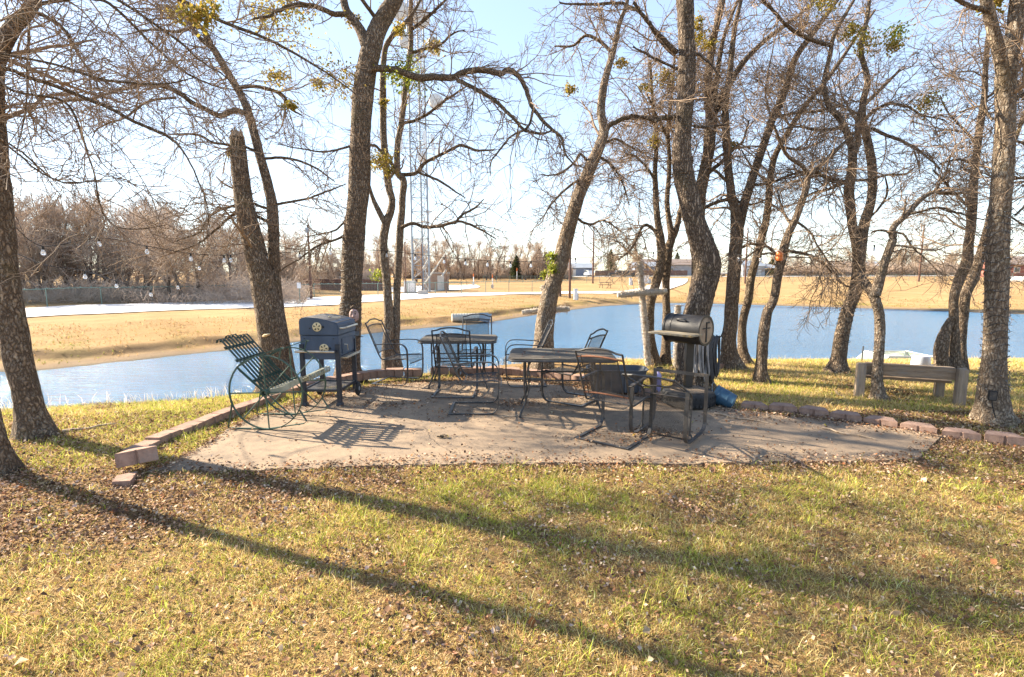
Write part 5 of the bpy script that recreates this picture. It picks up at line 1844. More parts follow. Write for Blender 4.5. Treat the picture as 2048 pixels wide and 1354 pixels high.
# T8
tree('t8', 'thickest trunk right of centre with deep vertical furrows, behind the barrel grill', (1387, 782),
     [([(1390, 786, 105), (1386, 750, 76), (1384, 705, 60), (1387, 660, 57), (1395, 620, 56), (1405, 580, 55), (1412, 550, 55), (1413, 525, 55), (1405, 492, 51), (1394, 458, 47), (1383, 420, 44), (1374, 380, 42), (1365, 335, 40), (1363, 295, 38), (1368, 240, 35), (1372, 180, 35), (1374, 120, 35), (1372, 60, 35), (1370, 0, 35), (1366, -80, 33), (1360, -200, 29), (1362, -330, 23), (1372, -480, 14)], 0, .1)],
     [([(1352, 104, 12), (1330, 82, 10), (1310, 59, 9), (1289, 35, 8), (1265, 5, 6)], .1, -.3),
      ([(1355, 138, 6), (1324, 124, 5), (1298, 112, 5), (1266, 97, 3)], 0, -.3),
      ([(1352, 231, 9), (1324, 234, 8), (1309, 239, 7), (1292, 233, 6), (1258, 224, 4)], 0, -.3),
      ([(1388, 251, 6), (1413, 254, 5), (1440, 248, 4), (1466, 244, 2)], 0, -.2),
      ([(1388, 105, 7), (1404, 108, 6), (1420, 124, 5), (1442, 152, 2)], 0, -.2),
      ([(1372, -60, 14), (1420, -100, 12), (1500, -160, 9), (1600, -260, 5)], 0, -.4),
      ([(1364, -150, 12), (1290, -200, 10), (1200, -280, 7)], 0, -.4)],
     bark='bark_furrow', seed=19, flare=.3, flare_h=.35, dens=.75, tm=.68)

tree('t8b', 'tall forking tree half hidden behind the thickest trunk right of centre', (1404, 734),
     [([(1404, 738, 40), (1402, 690, 28), (1398, 600, 26), (1396, 500, 26), (1398, 400, 26), (1407, 354, 25), (1416, 310, 24), (1420, 266, 24), (1422, 232, 23), (1416, 195, 16), (1419, 133, 15), (1428, 74, 14), (1442, 15, 13), (1455, -60, 10), (1470, -160, 7)], 0, .2),
      ([(1420, 255, 10), (1425, 230, 18), (1440, 200, 16), (1457, 171, 14), (1487, 124, 12), (1531, 80, 10), (1563, 56, 9), (1610, 20, 7), (1660, -30, 5)], .1, .6),
      ([(1424, 225, 12), (1432, 170, 11), (1440, 110, 10), (1452, 60, 8), (1480, -10, 6)], .1, .4)],
     [([(1408, 350, 8), (1440, 330, 8), (1470, 300, 7), (1490, 280, 5), (1500, 240, 3)], .1, 0),
      ([(1400, 420, 8), (1450, 400, 7), (1500, 410, 5), (1540, 395, 3)], .1, 0)],
     seed=23, dens=.95, tm=.45, bark='bark', clumps=[(1400, 75, 12, 'y'), (1395, 45, 10, 'y'), (1415, 90, 8, 'y')])

tree('t9', 'straight twin topped tree at the water right of the hose, by the lone block', (1462, 738),
     [([(1464, 742, 66), (1460, 715, 40), (1457, 690, 31), (1461, 650, 29), (1464, 600, 28), (1468, 550, 27), (1471, 500, 27), (1474, 460, 27), (1470, 420, 20), (1463, 390, 18), (1457, 340, 17), (1454, 295, 16), (1451, 210, 14), (1460, 142, 12), (1469, 60, 10), (1482, 0, 8), (1500, -90, 5)], 0, .2),
      ([(1472, 490, 10), (1477, 460, 20), (1484, 425, 20), (1494, 390, 19), (1510, 340, 18), (1526, 293, 17), (1546, 236, 16), (1569, 183, 15), (1590, 118, 14), (1620, 74, 12), (1660, 20, 10), (1710, -50, 7)], .1, .6)],
     [([(1460, 370, 7), (1430, 340, 6), (1400, 330, 4)], .1, 0),
      ([(1452, 230, 7), (1430, 190, 6), (1415, 160, 4)], .1, .3),
      ([(1500, 370, 7), (1540, 365, 6), (1590, 345, 5), (1640, 340, 3)], .2, 0),
      ([(1546, 236, 7), (1590, 225, 6), (1640, 222, 5), (1700, 200, 3)], .4, .1)],
     seed=29, flare=.25, dens=.95, tm=.35, bark='bark', clumps=[(1460, 290, 10, 'y')])

tree('t10', 'thin wavy tree standing at the water just right of the twin topped one', (1487, 729),
     [([(1488, 730, 40), (1485, 700, 22), (1484, 670, 18), (1486, 640, 17), (1497, 597, 17), (1502, 556, 17), (1514, 512, 17), (1523, 477, 16), (1531, 445, 15), (1537, 405, 15), (1540, 360, 14), (1550, 312, 13), (1575, 266, 12), (1605, 218, 11), (1634, 183, 10), (1668, 140, 9), (1705, 85, 7), (1750, 20, 5)], 0, .6)],
     [([(1523, 490, 6), (1500, 488, 6), (1480, 495, 4), (1455, 510, 2)], 0, -.2),
      ([(1560, 295, 6), (1600, 300, 5), (1650, 280, 3)], .3, .2),
      ([(1540, 370, 6), (1505, 340, 5), (1480, 300, 3)], .2, .5)],
     seed=31, flare=.25, dens=1.05, tm=.3, bark='bark_young')

tree('t11', 'slim crooked tree carrying the orange lantern, left of the timber bench', (1524, 766),
     [([(1522, 768, 44), (1522, 740, 27), (1525, 690, 23), (1533, 630, 21), (1547, 600, 19), (1555, 556, 19), (1565, 509, 19), (1577, 467, 17), (1592, 436, 16), (1610, 385, 14), (1619, 350, 13), (1640, 332, 10), (1669, 303, 9), (1700, 275, 7), (1740, 230, 5)], 0, .1),
      ([(1617, 352, 10), (1604, 332, 9), (1574, 310, 8), (1555, 270, 6), (1540, 230, 4)], .05, -.3)],
     [([(1562, 520, 6), (1540, 495, 6), (1525, 494, 5), (1500, 510, 3)], 0, .2),
      ([(1566, 500, 8), (1600, 505, 7), (1640, 520, 6), (1665, 545, 4), (1680, 565, 2)], 0, -.3),
      ([(1630, 340, 7), (1660, 362, 6), (1690, 360, 4)], .1, .1),
      ([(1590, 440, 6), (1620, 460, 5), (1650, 500, 4), (1690, 560, 3), (1720, 572, 2)], .1, -.3),
      ([(1582, 450, 6), (1565, 420, 5), (1555, 380, 3)], .05, .4)],
     seed=37, flare=.25, dens=1.15, tm=.35, bark='bark')

tree('t12', 'two stemmed tree leaning left, touching the tree beside the timber bench', (1676, 744),
     [([(1674, 746, 62), (1677, 720, 36), (1684, 670, 30), (1696, 620, 29), (1708, 590, 29), (1716, 555, 28), (1717, 525, 25), (1714, 495, 22), (1705, 451, 21), (1700, 407, 21), (1698, 377, 21), (1703, 348, 20), (1705, 303, 19), (1695, 268, 16), (1680, 238, 14), (1659, 213, 12), (1648, 170, 11), (1660, 110, 10), (1668, 70, 9), (1690, 30, 8), (1720, -20, 6)], 0, .1),
      ([(1716, 560, 12), (1720, 528, 20), (1724, 481, 22), (1729, 445, 22), (1741, 407, 21), (1745, 362, 20), (1742, 318, 19), (1734, 277, 18), (1727, 250, 17), (1725, 210, 15), (1735, 160, 13), (1722, 100, 11), (1735, 30, 9), (1745, -60, 6)], .1, .6),
      ([(1705, 310, 15), (1716, 285, 13), (1715, 250, 12), (1725, 215, 10), (1760, 180, 8), (1800, 140, 6)], .1, .3)],
     [([(1693, 367, 9), (1659, 357, 8), (1630, 348, 7), (1596, 345, 5)], .1, -.2),
      ([(1692, 366, 8), (1659, 377, 7), (1618, 390, 5), (1600, 410, 3)], .1, -.4),
      ([(1712, 360, 7), (1748, 357, 6), (1777, 348, 6), (1813, 345, 5), (1830, 332, 3)], .1, -.2),
      ([(1742, 256, 8), (1792, 277, 8), (1822, 292, 7), (1845, 309, 5), (1877, 338, 3)], .4, 0),
      ([(1733, 238, 8), (1757, 221, 7), (1777, 209, 7), (1813, 212, 6), (1845, 230, 5), (1889, 239, 3)], .4, -.2),
      ([(1663, 92, 9), (1620, 78, 9), (1578, 52, 8), (1545, 16, 7), (1510, -22, 5)], .1, -.5),
      ([(1690, 255, 8), (1640, 260, 7), (1600, 255, 5), (1560, 262, 3)], .1, -.3),
      ([(1730, 440, 6), (1752, 420, 5), (1772, 385, 5), (1768, 350, 3)], .2, 0)],
     seed=41, flare=.3, dens=1.05, tm=.4, bark='bark', clumps=[(1730, 85, 18, 'y'), (1700, 60, 12, 'y'), (1785, 65, 16, 'g'), (1860, 205, 20, 'y'), (1790, 90, 12, 'y'), (1640, 10, 20, 'y')])

tree('t13', 'gnarled short tree rising right behind the timber bench and bending over to the right', (1758, 800),
     [([(1758, 804, 52), (1756, 780, 30), (1754, 750, 25), (1758, 700, 23), (1760, 660, 23), (1758, 625, 23), (1750, 596, 24), (1755, 575, 24), (1763, 546, 20), (1771, 519, 18), (1780, 495, 18), (1786, 478, 18), (1784, 462, 16), (1792, 448, 15), (1813, 430, 14), (1833, 407, 13), (1851, 392, 11), (1872, 383, 9), (1895, 386, 8), (1940, 386, 5)], 0, .2),
      ([(1758, 640, 8), (1752, 604, 18), (1740, 580, 21), (1728, 562, 18), (1720, 545, 10)], 0, .9)],
     [([(1820, 428, 6), (1855, 420, 6), (1884, 416, 6), (1925, 427, 5), (1971, 437, 3)], .1, -.1),
      ([(1805, 438, 6), (1812, 415, 5), (1816, 390, 3)], .1, .2),
      ([(1787, 470, 6), (1760, 458, 6), (1740, 462, 3)], .1, .2),
      ([(1788, 462, 6), (1810, 470, 5), (1832, 500, 5), (1860, 520, 3), (1880, 545, 2)], .1, -.2),
      ([(1870, 384, 6), (1890, 350, 5), (1900, 310, 3)], .2, .1)],
     seed=43, flare=.25, dens=1.0, tm=.55, bark='bark_pale')

tree('t14', 'cluster of dark stems with a cut stub, left of the big right hand tree', (1908, 744),
     [([(1908, 748, 66), (1908, 720, 34), (1908, 680, 24), (1907, 640, 22), (1909, 590, 22), (1920, 556, 23), (1933, 524, 24), (1938, 483, 23), (1943, 440, 22), (1946, 377, 20), (1952, 318, 18), (1957, 274, 17), (1963, 230, 16), (1969, 190, 14), (1972, 120, 12), (1980, 40, 10), (1990, -60, 7)], 0, .4),
      ([(1924, 746, 34), (1922, 690, 22), (1926, 640, 22), (1932, 590, 24), (1947, 556, 23), (1958, 520, 22), (1967, 490, 21), (1974, 460, 19), (1985, 410, 16), (2000, 350, 13), (2030, 280, 10), (2060, 200, 7)], .1, .6),
      ([(1886, 748, 40), (1882, 715, 32), (1884, 685, 29), (1892, 660, 22), (1902, 638, 16)], -.05, .0)],
     [([(1945, 420, 7), (1920, 395, 7), (1895, 370, 6), (1870, 340, 4)], .3, 0),
      ([(1950, 330, 7), (1920, 320, 6), (1880, 330, 4)], .3, 0),
      ([(1955, 290, 7), (1930, 260, 6), (1900, 230, 4), (1880, 190, 3)], .3, .1),
      ([(1966, 200, 7), (2000, 180, 6), (2040, 170, 4)], .3, .2)],
     seed=47, flare=.25, dens=1.05, tm=.35, bark='bark')

tree('t15', 'big pale lichen covered tree at the right end of the edging row, forked high up', (1984, 846),
     [([(1988, 850, 108), (1986, 815, 78), (1985, 780, 64), (1987, 740, 56), (1990, 680, 53), (1993, 600, 51), (1996, 500, 50), (2000, 420, 48), (2006, 340, 46), (2010, 260, 46), (2011, 200, 46), (2012, 150, 46), (2020, 112, 38), (2030, 60, 40), (2036, 0, 38), (2042, -80, 34), (2052, -250, 24), (2062, -420, 14)], 0, .1),
      ([(2011, 180, 20), (2006, 145, 30), (1996, 95, 28), (1985, 55, 27), (1976, 15, 26), (1966, -30, 24), (1950, -150, 19), (1930, -320, 10)], 0, -.3)],
     [([(1978, 22, 13), (1955, 14, 12), (1930, 6, 11), (1905, -8, 9), (1860, -30, 6)], -.1, -.4),
      ([(2030, 200, 9), (2070, 170, 8), (2120, 120, 6)], 0, 0),
      ([(1985, 240, 7), (1960, 215, 6), (1920, 225, 4)], 0, .2),
      ([(2025, 280, 7), (2060, 290, 6), (2100, 320, 4)], 0, -.2),
      ([(2030, 430, 6), (2060, 400, 5), (2090, 390, 3)], 0, .3)],
     bark='bark_pale', seed=53, flare=.4, flare_h=.4, dens=.9, tm=.55, clumps=[(1990, 5, 14, 'y')])
# a tree just outside the right edge whose branches reach in, and one further back in the stand
tree('t16', 'tree just beyond the right picture edge whose thin branches reach over the field', (2150, 770),
     [([(2150, 772, 60), (2140, 700, 42), (2135, 600, 40), (2140, 480, 38), (2135, 360, 34), (2130, 220, 28), (2120, 80, 20), (2110, -80, 12)], 0, .2)],
     [([(2132, 500, 9), (2090, 460, 8), (2050, 450, 6), (2020, 430, 4)], 0, 0), ([(2130, 380, 9), (2080, 350, 8), (2040, 360, 6), (2005, 340, 3)], 0, .2),
      ([(2128, 250, 9), (2080, 230, 8), (2030, 250, 5), (2000, 240, 3)], 0, .2)], seed=59, dens=1.0, tm=.3)
tree('t17', 'pale upright tree standing furthest back in the stand on the right', (1640, 724),
     [([(1640, 724, 22), (1640, 690, 15), (1643, 600, 14), (1650, 500, 13), (1662, 420, 12), (1655, 330, 11), (1670, 240, 10), (1690, 150, 8), (1700, 60, 6)], .8, 1.0)],
     [([(1655, 430, 5), (1620, 400, 4), (1590, 400, 2)], .8, .6), ([(1657, 340, 5), (1700, 310, 4), (1740, 315, 2)], .9, 1.1)], seed=61, dens=1.4, tm=.25, bark='bark_young') if False else None
print('twig faces', TW[0])


# ------------------------------------------------------------------ things on the trees
def on_trunk(u, v, Y):
    return Yd(u, v, Y)


g8 = TREES['t11'][1]
c = Yd(1559, 512, g8[1] - .10)
t = thing('orange_lantern', 'small orange lantern hanging on the slim crooked tree', 'lantern', (c[0], c[1], c[2]))
MB().lathe([(.001, -.075), (.045, -.072), (.050, -.06), (.050, -.02), (.046, -.012), (.050, -.004), (.050, .05), (.042, .062), (.001, .066)], 18).build('lantern_body', M['orange'], t, True)
MB().lathe([(.001, .064), (.034, .064), (.02, .085), (.001, .09)], 14).tube([(0, 0, .085), (.02, 0, .11), (.05, .04, .12)], .003, 5).build('lantern_cap', M['rust'], t, True)

g4 = TREES['t4'][1]
c = Yd(708, 631, g4[1] - .215)
t = thing('tree_face', 'pinkish carved face plaque fixed to the trunk behind the cart grill', 'face plaque', (c[0], c[1], c[2]))
MB().lathe([(.001, -.012), (.075, -.012), (.082, .0), (.070, .022), (.04, .034), (.001, .038)], 20, Matrix.Scale(1.35, 3, (0, 0, 1)) @ Matrix.Rotation(PI / 2, 3, 'X')).build('face_body', M['facepink'], t, True)
n_ = MB().tube([(0, -.035, .03), (0, -.06, -.015), (0, -.035, -.02)], [.010, .018, .012], 8)
n_.build('nose', M['facepink'], t, True)
n_ = MB()
for sx in (-1, 1):
    n_.ball((sx * .03, -.034, .03), .012)
n_.build('eye', M['black'], t, True)
MB().tube([(-.03, -.038, -.058), (0, -.042, -.066), (.03, -.038, -.058)], .006, 6).build('mouth', M['black'], t, True)
w_ = MB()
for sx in (-1, 1):
    w_.tube([(sx * .01, -.03, .06), (sx * .045, -.028, .065)], .009, 6)
w_.tube([(-.05, .0, .13), (0, -.02, .16), (.05, 0, .13)], .012, 6)
w_.build('brow', M['bark'], t, True)

g2 = TREES['t2'][1]
c = Yd(534, 669, g2[1] - .19)
t = MB()
for k, (dx, dz, r) in enumerate(((0, 0, .05), (-.03, -.02, .04), (.025, .01, .03))):
    t.lathe([(.001, .012), (r * .6, .010), (r, 0), (r * .8, -.014), (.001, -.02)], 14, None, (dx, -.01, dz))
t = t.build('bracket_fungus', M['fungus'], None, True)
t.location = c
tag(t, 'cream bracket fungus on the broken trunk behind the wagon wheel chair', 'fungus')

g15 = TREES['t15'][1]
c = Yd(1985, 791, g15[1] - .24)
t = thing('junction_box', 'small black outlet box strapped to the big pale right hand tree', 'outlet box', (c[0], c[1], c[2]), -.6)
MB().box((0, 0, 0), (.075, .05, .11)).build('box_body', M['black'], t, bevel=.006)
MB().box((0, -.028, .0), (.06, .008, .09)).build('box_lid', M['steel'], t, bevel=.003)
MB().tube([(0, 0, -.055), (.01, 0, -.12), (.05, .02, -.25)], .006, 6).build('cable', M['black'], t)


# thin light cords wound round trunks
def wind(key, path, d0, turns, label, z0=None):
    root, g = TREES[key]
    P, Rr = px_path(path, g[1], d0, d0)
    n = int(turns * 16)
    s_ = np.linspace(0, len(P) - 1, n)
    i = np.minimum(s_.astype(int), len(P) - 2)
    w = (s_ - i)[:, None]
    C = P[i] * (1 - w) + P[i + 1] * w
    r = (Rr[i] * (1 - w[:, 0]) + Rr[i + 1] * w[:, 0]) * 1.06 + .006
    a = np.linspace(0, turns * 2 * PI, n)
    Q = C + np.stack([np.cos(a) * r, np.sin(a) * r, .02 * np.sin(a * 3.1)], 1)
    t = thing('trunk_lights', label, 'string lights', tuple(C[0]))
    o0 = C[0]
    V, F = tube_arrays((Q - o0)[None], np.full((1, n), .0036), 5)
    np_mesh('light_cord', V, [F], M['steel'], t)
    b = MB()
    for k in range(0, n, 5):
        d = (Q[k] - C[k])
        d /= np.linalg.norm(d)
        b.tube([Q[k] - o0, Q[k] - o0 + d * .022], [.004, .0025], 5)
    b.build('light_bulbs', M['galv'], t)['kind'] = 'stuff'


wind('t15', [(1987, 780, 64), (1988, 740, 56), (1990, 680, 53), (1993, 600, 51), (1996, 500, 50), (2000, 420, 48)], 0.02, 26, 'dark fairy light cord wound round the big pale right hand tree')
wind('t4', [(697, 730, 54), (698, 690, 47), (700, 640, 44), (702, 600, 43), (704, 540, 43), (708, 470, 44)], 0.02, 22, 'dark fairy light cord wound round the thick forked tree behind the cart grill')
wind('t12', [(1682, 690, 31), (1690, 640, 29), (1700, 610, 29)], 0.02, 8, 'dark fairy light cord wound round the two stemmed tree left of the timber bench')


# light wrapped wooden crosses
def cross(base, top, bar, label, Yb=None):
    g = G(*base) if Yb is None else Yd(*base, Yb)
    Y0 = g[1]
    zb = hz(g[0], g[1])
    t = thing('wooden_cross', label, 'cross', (g[0], Y0, zb))
    o = np.array([g[0], Y0, zb])
    P = Yd(*top, Y0) - o
    p = MB().tube([(0, 0, -.1), tuple(P * .5 + [.01, 0, 0]), tuple(P)], .042, 10).build('post', M['stick'], t, True)
    parts = [((0, 0, .05), tuple(P))]
    if bar:
        a, b = Yd(*bar[0], Y0 - .08) - o, Yd(*bar[1], Y0 - .02) - o
        MB().tube([a, b], .045, 12).build('crossbar', M['pvc'], t, True)
        parts.append((tuple(a + (b - a) * .06), tuple(b - (b - a) * .04)))
    w = MB()
    bl = MB()
    rs = random.Random(3)
    for a, b in parts:
        a, b = Vector(a), Vector(b)
        d = (b - a)
        L = d.length
        d.normalize()
        u = d.orthogonal().normalized()
        v = d.cross(u)
        n = int(L / .026) * 12
        pts = []
        for k in range(n):
            an = k * 2 * PI / 12 + rs.uniform(-.2, .2)
            rr = .048 + rs.uniform(0, .016)
            q = a + d * (L * k / n) + (u * math.cos(an) + v * math.sin(an)) * rr
            pts.append(q)
            if rs.random() < .3:
                bl.tube([q, q + (u * math.cos(an) + v * math.sin(an)) * rs.uniform(.015, .045) + d * rs.uniform(-.02, .02)], [.006, .003], 5)
        w.tube(pts, .0068, 6)
    w.build('light_cord', M['whitewire'], t)
    bl.build('light_bulbs', M['whitewire'], t)['kind'] = 'stuff'


cross((1296, 736), (1279, 522), ((1235, 590), (1333, 582)), 'white light wrapped wooden cross standing upright in front of the slim twin stemmed tree')
cross((1097, 742), (1087, 570), ((1044, 625), (1139, 618)), 'white light wrapped wooden cross half hidden behind the leaning tree', TREES['t6'][1][1] + .5)
cross((1352, 738), (1356, 610), None, 'thin light wrapped post behind the barrel grill, without a crossbar', TREES['t7'][1][1] - .3)


# festoon lights strung from tree to tree
def festoon(pts, bulbs, label, Y):
    """pts: cord through picture points at given depths; bulbs at given points"""
    C = [Yd(u, v, y) for u, v, y in pts]
    P = np.array(catmull(C, 10))
    t = thing('festoon_lights', label, 'string lights', tuple(P[0]))
    V, F = tube_arrays((P - P[0])[None], np.full((1, len(P)), .0045), 5)
    np_mesh('cord', V, [F], M['black'], t)
    for (u, v) in bulbs:
        # nearest cord point in the picture
        i = min(range(len(P)), key=lambda k: abs(((P[k] - [0, 0, EYE])[0] / (P[k][1])) - (ray(u, v)[0] / ray(u, v)[1])))
        q = P[i] - P[0]
        s_ = MB().lathe([(.001, .005), (.012, .0), (.013, -.035), (.010, -.045), (.001, -.046)], 10, None, q)
        s_ = s_.build('socket', M['black'], t, True)
        MB().lathe([(.011, -.04), (.014, -.05), (.022, -.07), (.024, -.086), (.018, -.102), (.001, -.108)], 12, None, q).build('bulb', M['bulb'], t, True)


y1, y2, y4 = TREES['t1'][1][1], TREES['t2'][1][1], TREES['t4'][1][1]
festoon([(-30, 435, y1), (14, 440, y1 + .1), (85, 492, y1 + .6), (197, 476, y1 + 1.2), (293, 492, y1 + 1.6), (381, 507, y1 + 2.0), (461, 510, y2 - .3), (505, 500, y2)], [(14, 440), (85, 495), (197, 480), (293, 494), (381, 508), (445, 510), (461, 512)],
        'cord of clear round bulbs strung from the large left tree to the broken tree', 0)
festoon([(20, 500, y1 + .2), (90, 530, y1 + 1.0), (169, 542, y1 + 1.6), (232, 562, y1 + 2.6), (301, 580, y1 + 3.2), (355, 566, y1 + 3.6), (398, 528, y1 + 3.9), (480, 470, y1 + 4.2)], [(169, 545), (232, 568), (301, 582), (355, 568), (398, 530)],
        'lower cord of clear bulbs sagging over the pond left of the broken tree', 0)
festoon([(520, 505, y2), (532, 507, y2), (599, 503, y2 + .2), (660, 496, y4 - .1), (735, 500, y4), (773, 502, y4 + .4), (830, 508, y4 + .6), (888, 515, y4 + .7), (931, 518, y4 + .7), (975, 521, y4 + .8), (1021, 523, y4 + .8), (1062, 523, y4 + .8), (1101, 520, y4 + .7), (1151, 516, y4 + .8), (1202, 513, y4 + 1), (1255, 508, y4 + 1.2), (1307, 504, y4 + 1.5), (1322, 502, y4 + 1.5)],
        [(532, 507), (599, 503), (660, 496), (773, 502), (830, 508), (888, 515), (931, 518), (975, 521), (1021, 523), (1062, 523), (1101, 520), (1151, 516), (1202, 513), (1255, 508), (1307, 504)], 'long cord of clear bulbs from the broken tree past the tables to the twin stems', 0)
y9, y14 = TREES['t9'][1][1], TREES['t14'][1][1]
festoon([(1470, 508, y9 - .3), (1490, 510, y9 - .5), (1522, 510, y9 - .8), (1572, 508, 8.2), (1650, 500, 8.6), (1749, 490, 9.4), (1822, 480, 9.8), (1907, 460, 10), (1945, 440, y14)], [(1477, 510), (1522, 510), (1572, 510), (1749, 490), (1822, 482), (1907, 462)],
        'cord of clear bulbs strung between the trees on the right', 0)


# ------------------------------------------------------------------ far bank and beyond
def gz(x, y):
    return hz(x, y)


def culvert():
    c = G(936, 644)
    t = thing('culvert_pipe', 'pale corrugated culvert pipe with a flared end lying on the far shore', 'pipe', (c[0], c[1], c[2] + .28), R(14))
    pr = []
    for k in range(40):
        z = -1.0 + 1.7 * k / 39
        pr.append((.26 + .012 * math.sin(k * 1.6), z))
    m = Matrix.Rotation(PI / 2, 3, 'Y')
    MB().lathe([(.23, -1.0)] + pr + [(.23, .70), (.22, -.9)], 20, m).build('pipe_barrel', M['pvc'], t, True)
    f = MB()
    V = [(.68, -.26, -.2), (.68, .26, -.2), (1.25, -.5, -.30), (1.25, .5, -.30), (.68, -.27, .25), (.68, .27, .25), (1.4, -.52, .24), (1.4, .52, .24)]
    f.add(V, [(0, 1, 3, 2), (0, 2, 6, 4), (1, 5, 7, 3)])
    o = f.build('flared_end', M['galv'], t)
    o.modifiers.new('s', 'SOLIDIFY').thickness = .02


culvert()


def chain_fence(pts, hgt, posts_px, label, bumps=True):
    """pipe rail, posts and link fabric through ground points"""
    P = np.array(catmull(pts, 8))
    d = np.concatenate([[0], np.cumsum(np.hypot(*np.diff(P[:, :2], axis=0).T))])
    o = P[0].copy()
    t = thing('chain_link_fence', label, 'fence', tuple(o))
    top = np.column_stack([P[:, :2], [gz(x, y) + hgt for x, y in P[:, :2]]])
    r = MB().tube([tuple(q - o) for q in top], .032, 6)
    if bumps:
        for s_ in np.arange(.3, d[-1], .62):
            q = np.array([np.interp(s_, d, top[:, k]) for k in range(3)]) - o
            r.ball((q[0], q[1], q[2] + .05), .045, 6, 4)
    r.build('top_rail', M['fencegreen'], t)
    n = 0
    s_ = .2
    while s_ < d[-1]:
        q = np.array([np.interp(s_, d, top[:, k]) for k in range(3)])
        zb = gz(q[0], q[1])
        MB().tube([(q[0] - o[0], q[1] - o[1], zb - .1 - o[2]), (q[0] - o[0], q[1] - o[1], q[2] + .05 - o[2])], .036, 6).build('fence_post', M['fencegreen'], t)
        s_ += posts_px
        n += 1
        if n > 95:
            break
    V, F = [], []
    for k, q in enumerate(top):
        V += [(q[0] - o[0], q[1] - o[1], gz(q[0], q[1]) + .03 - o[2]), (q[0] - o[0], q[1] - o[1], q[2] - o[2])]
        if k:
            F.append((2 * k - 2, 2 * k, 2 * k + 1, 2 * k - 1))
    new_mesh_obj('link_fabric', V, F, M['chainlink'], t)
    return t


chain_fence([G(u, v) for u, v in [(-150, 629), (40, 617), (200, 609), (400, 602.5), (600, 597), (750, 592), (900, 588), (1050, 584), (1140, 582.5)]], 1.25, 3.1, 'green chain link fence running along the gravel road behind the pond')
rf = [Yd(u, 545, 96) for u in np.linspace(965, 2160, 14)]
chain_fence([(p[0], p[1], gz(p[0], p[1])) for p in rf], 1.25, 2.4, 'thin dark chain link fence across the far field in front of the road', False)


# tower
def tower():
    c = Yd(842, 545, 60)
    zb = gz(c[0], c[1])
    t = thing('radio_tower', 'tall galvanised lattice radio tower carrying dish antennas', 'radio tower', (c[0], c[1], zb), R(8))
    Ht = 52
    s0 = 1.05
    legs = [(s0 * math.cos(a), s0 * math.sin(a)) for a in (R(205), R(335), R(80))]
    for x, y in legs:
        MB().tube([(x, y, -.2), (x * .8, y * .8, Ht)], [.115, .075], 8).build('tower_leg', M['galv'], t, True)
    b = MB()
    nz = 34
    for k in range(nz):
        z0, z1 = Ht * k / nz, Ht * (k + 1) / nz
        k0, k1 = 1 - .2 * k / nz, 1 - .2 * (k + 1) / nz
        for i in range(3):
            a, c2 = legs[i], legs[(i + 1) % 3]
            b.tube([(a[0] * k0, a[1] * k0, z0), (c2[0] * k1, c2[1] * k1, z1)], .030, 4)
            b.tube([(c2[0] * k0, c2[1] * k0, z0), (a[0] * k1, a[1] * k1, z1)], .030, 4)
            b.tube([(a[0] * k0, a[1] * k0, z0), (c2[0] * k0, c2[1] * k0, z0)], .030, 4)
    b.build('bracing', M['galv'], t)
    ld = MB()
    for x in (.15, .55):
        ld.tube([(x, -.1, .5), (x, -.1, Ht)], .03, 4)
    for k in range(120):
        ld.tube([(.15, -.1, .5 + k * .42), (.55, -.1, .5 + k * .42)], .018, 4)
    ld.build('ladder', M['galv'], t)
    sc = 60 / FPX
    for (u, v, rpx, ang) in ((843, 42, 17, -60), (869, 97, 15, -50), (873, 207, 14, -65), (845, 316, 8, -90), (803, 28, 15, -120), (814, 86, 13, -110), (752, 118, 10, -120)):
        p = Yd(u, v, 60)
        rel = Matrix.Rotation(R(-8), 3, 'Z') @ Vector((p[0] - c[0], p[1] - c[1] - .6, p[2] - zb))
        r = rpx * sc
        m = Vector((math.cos(R(ang)), math.sin(R(ang)), 0)).to_track_quat('Z', 'Y').to_matrix()
        dsh = MB().lathe([(.001, -.45 * r), (r * .5, -.4 * r), (r, -.15 * r), (r, .3 * r), (r * .97, .32 * r), (r * .6, .40 * r), (.001, .43 * r)], 24, m, rel).build('dish', M['dish'], t, True)
        MB().tube([rel, (rel.x * .3, rel.y * .3, rel.z)], .05, 6).build('dish_arm', M['galv'], dsh)
    pan = [(806, 290, .3, 1.9), (800, 300, .2, 1.6), (853, 283, .3, 1.8), (868, 290, .3, 1.7), (830, 128, .25, 2.2), (838, 130, .25, 2.2), (845, 126, .25, 2.0), (890, 150, .25, 1.7), (872, 152, .2, 1.5)]
    for (u, v, w_, h_) in pan:
        p = Yd(u, v, 60)
        rel = Matrix.Rotation(R(-8), 3, 'Z') @ Vector((p[0] - c[0], p[1] - c[1] - 1.0, p[2] - zb))
        q = MB().box(rel, (w_, .16, h_)).build('panel_antenna', M['whitepaint'], t, bevel=.03)
        MB().tube([(rel.x, rel.y, rel.z), (rel.x * .25, rel.y * .25, rel.z)], .035, 5).build('antenna_arm', M['galv'], q)
    fr = MB()
    for v in (233, 245, 268, 300):
        p = Yd(858, v, 60)
        z = p[2] - zb
        fr.tube([(-1.6, -.9, z), (2.3, -.9, z)], .04, 4)
        fr.tube([(-.8, -.7, z), (1.9, .9, z - .3)], .035, 4)
    for x in (-1.5, 1.2, 2.1):
        fr.tube([(x, -.9, (Yd(858, 300, 60)[2] - zb)), (x, -.9, (Yd(858, 225, 60)[2] - zb))], .03, 4)
    fr.build('antenna_frame', M['galv'], t)


tower()


def spot(u, v, y=None):
    """ground point under a photograph column at a depth or through its foot"""
    if y is None:
        return G(u, v)
    p = Yd(u, 545, y)
    return np.array([p[0], p[1], gz(p[0], p[1])])


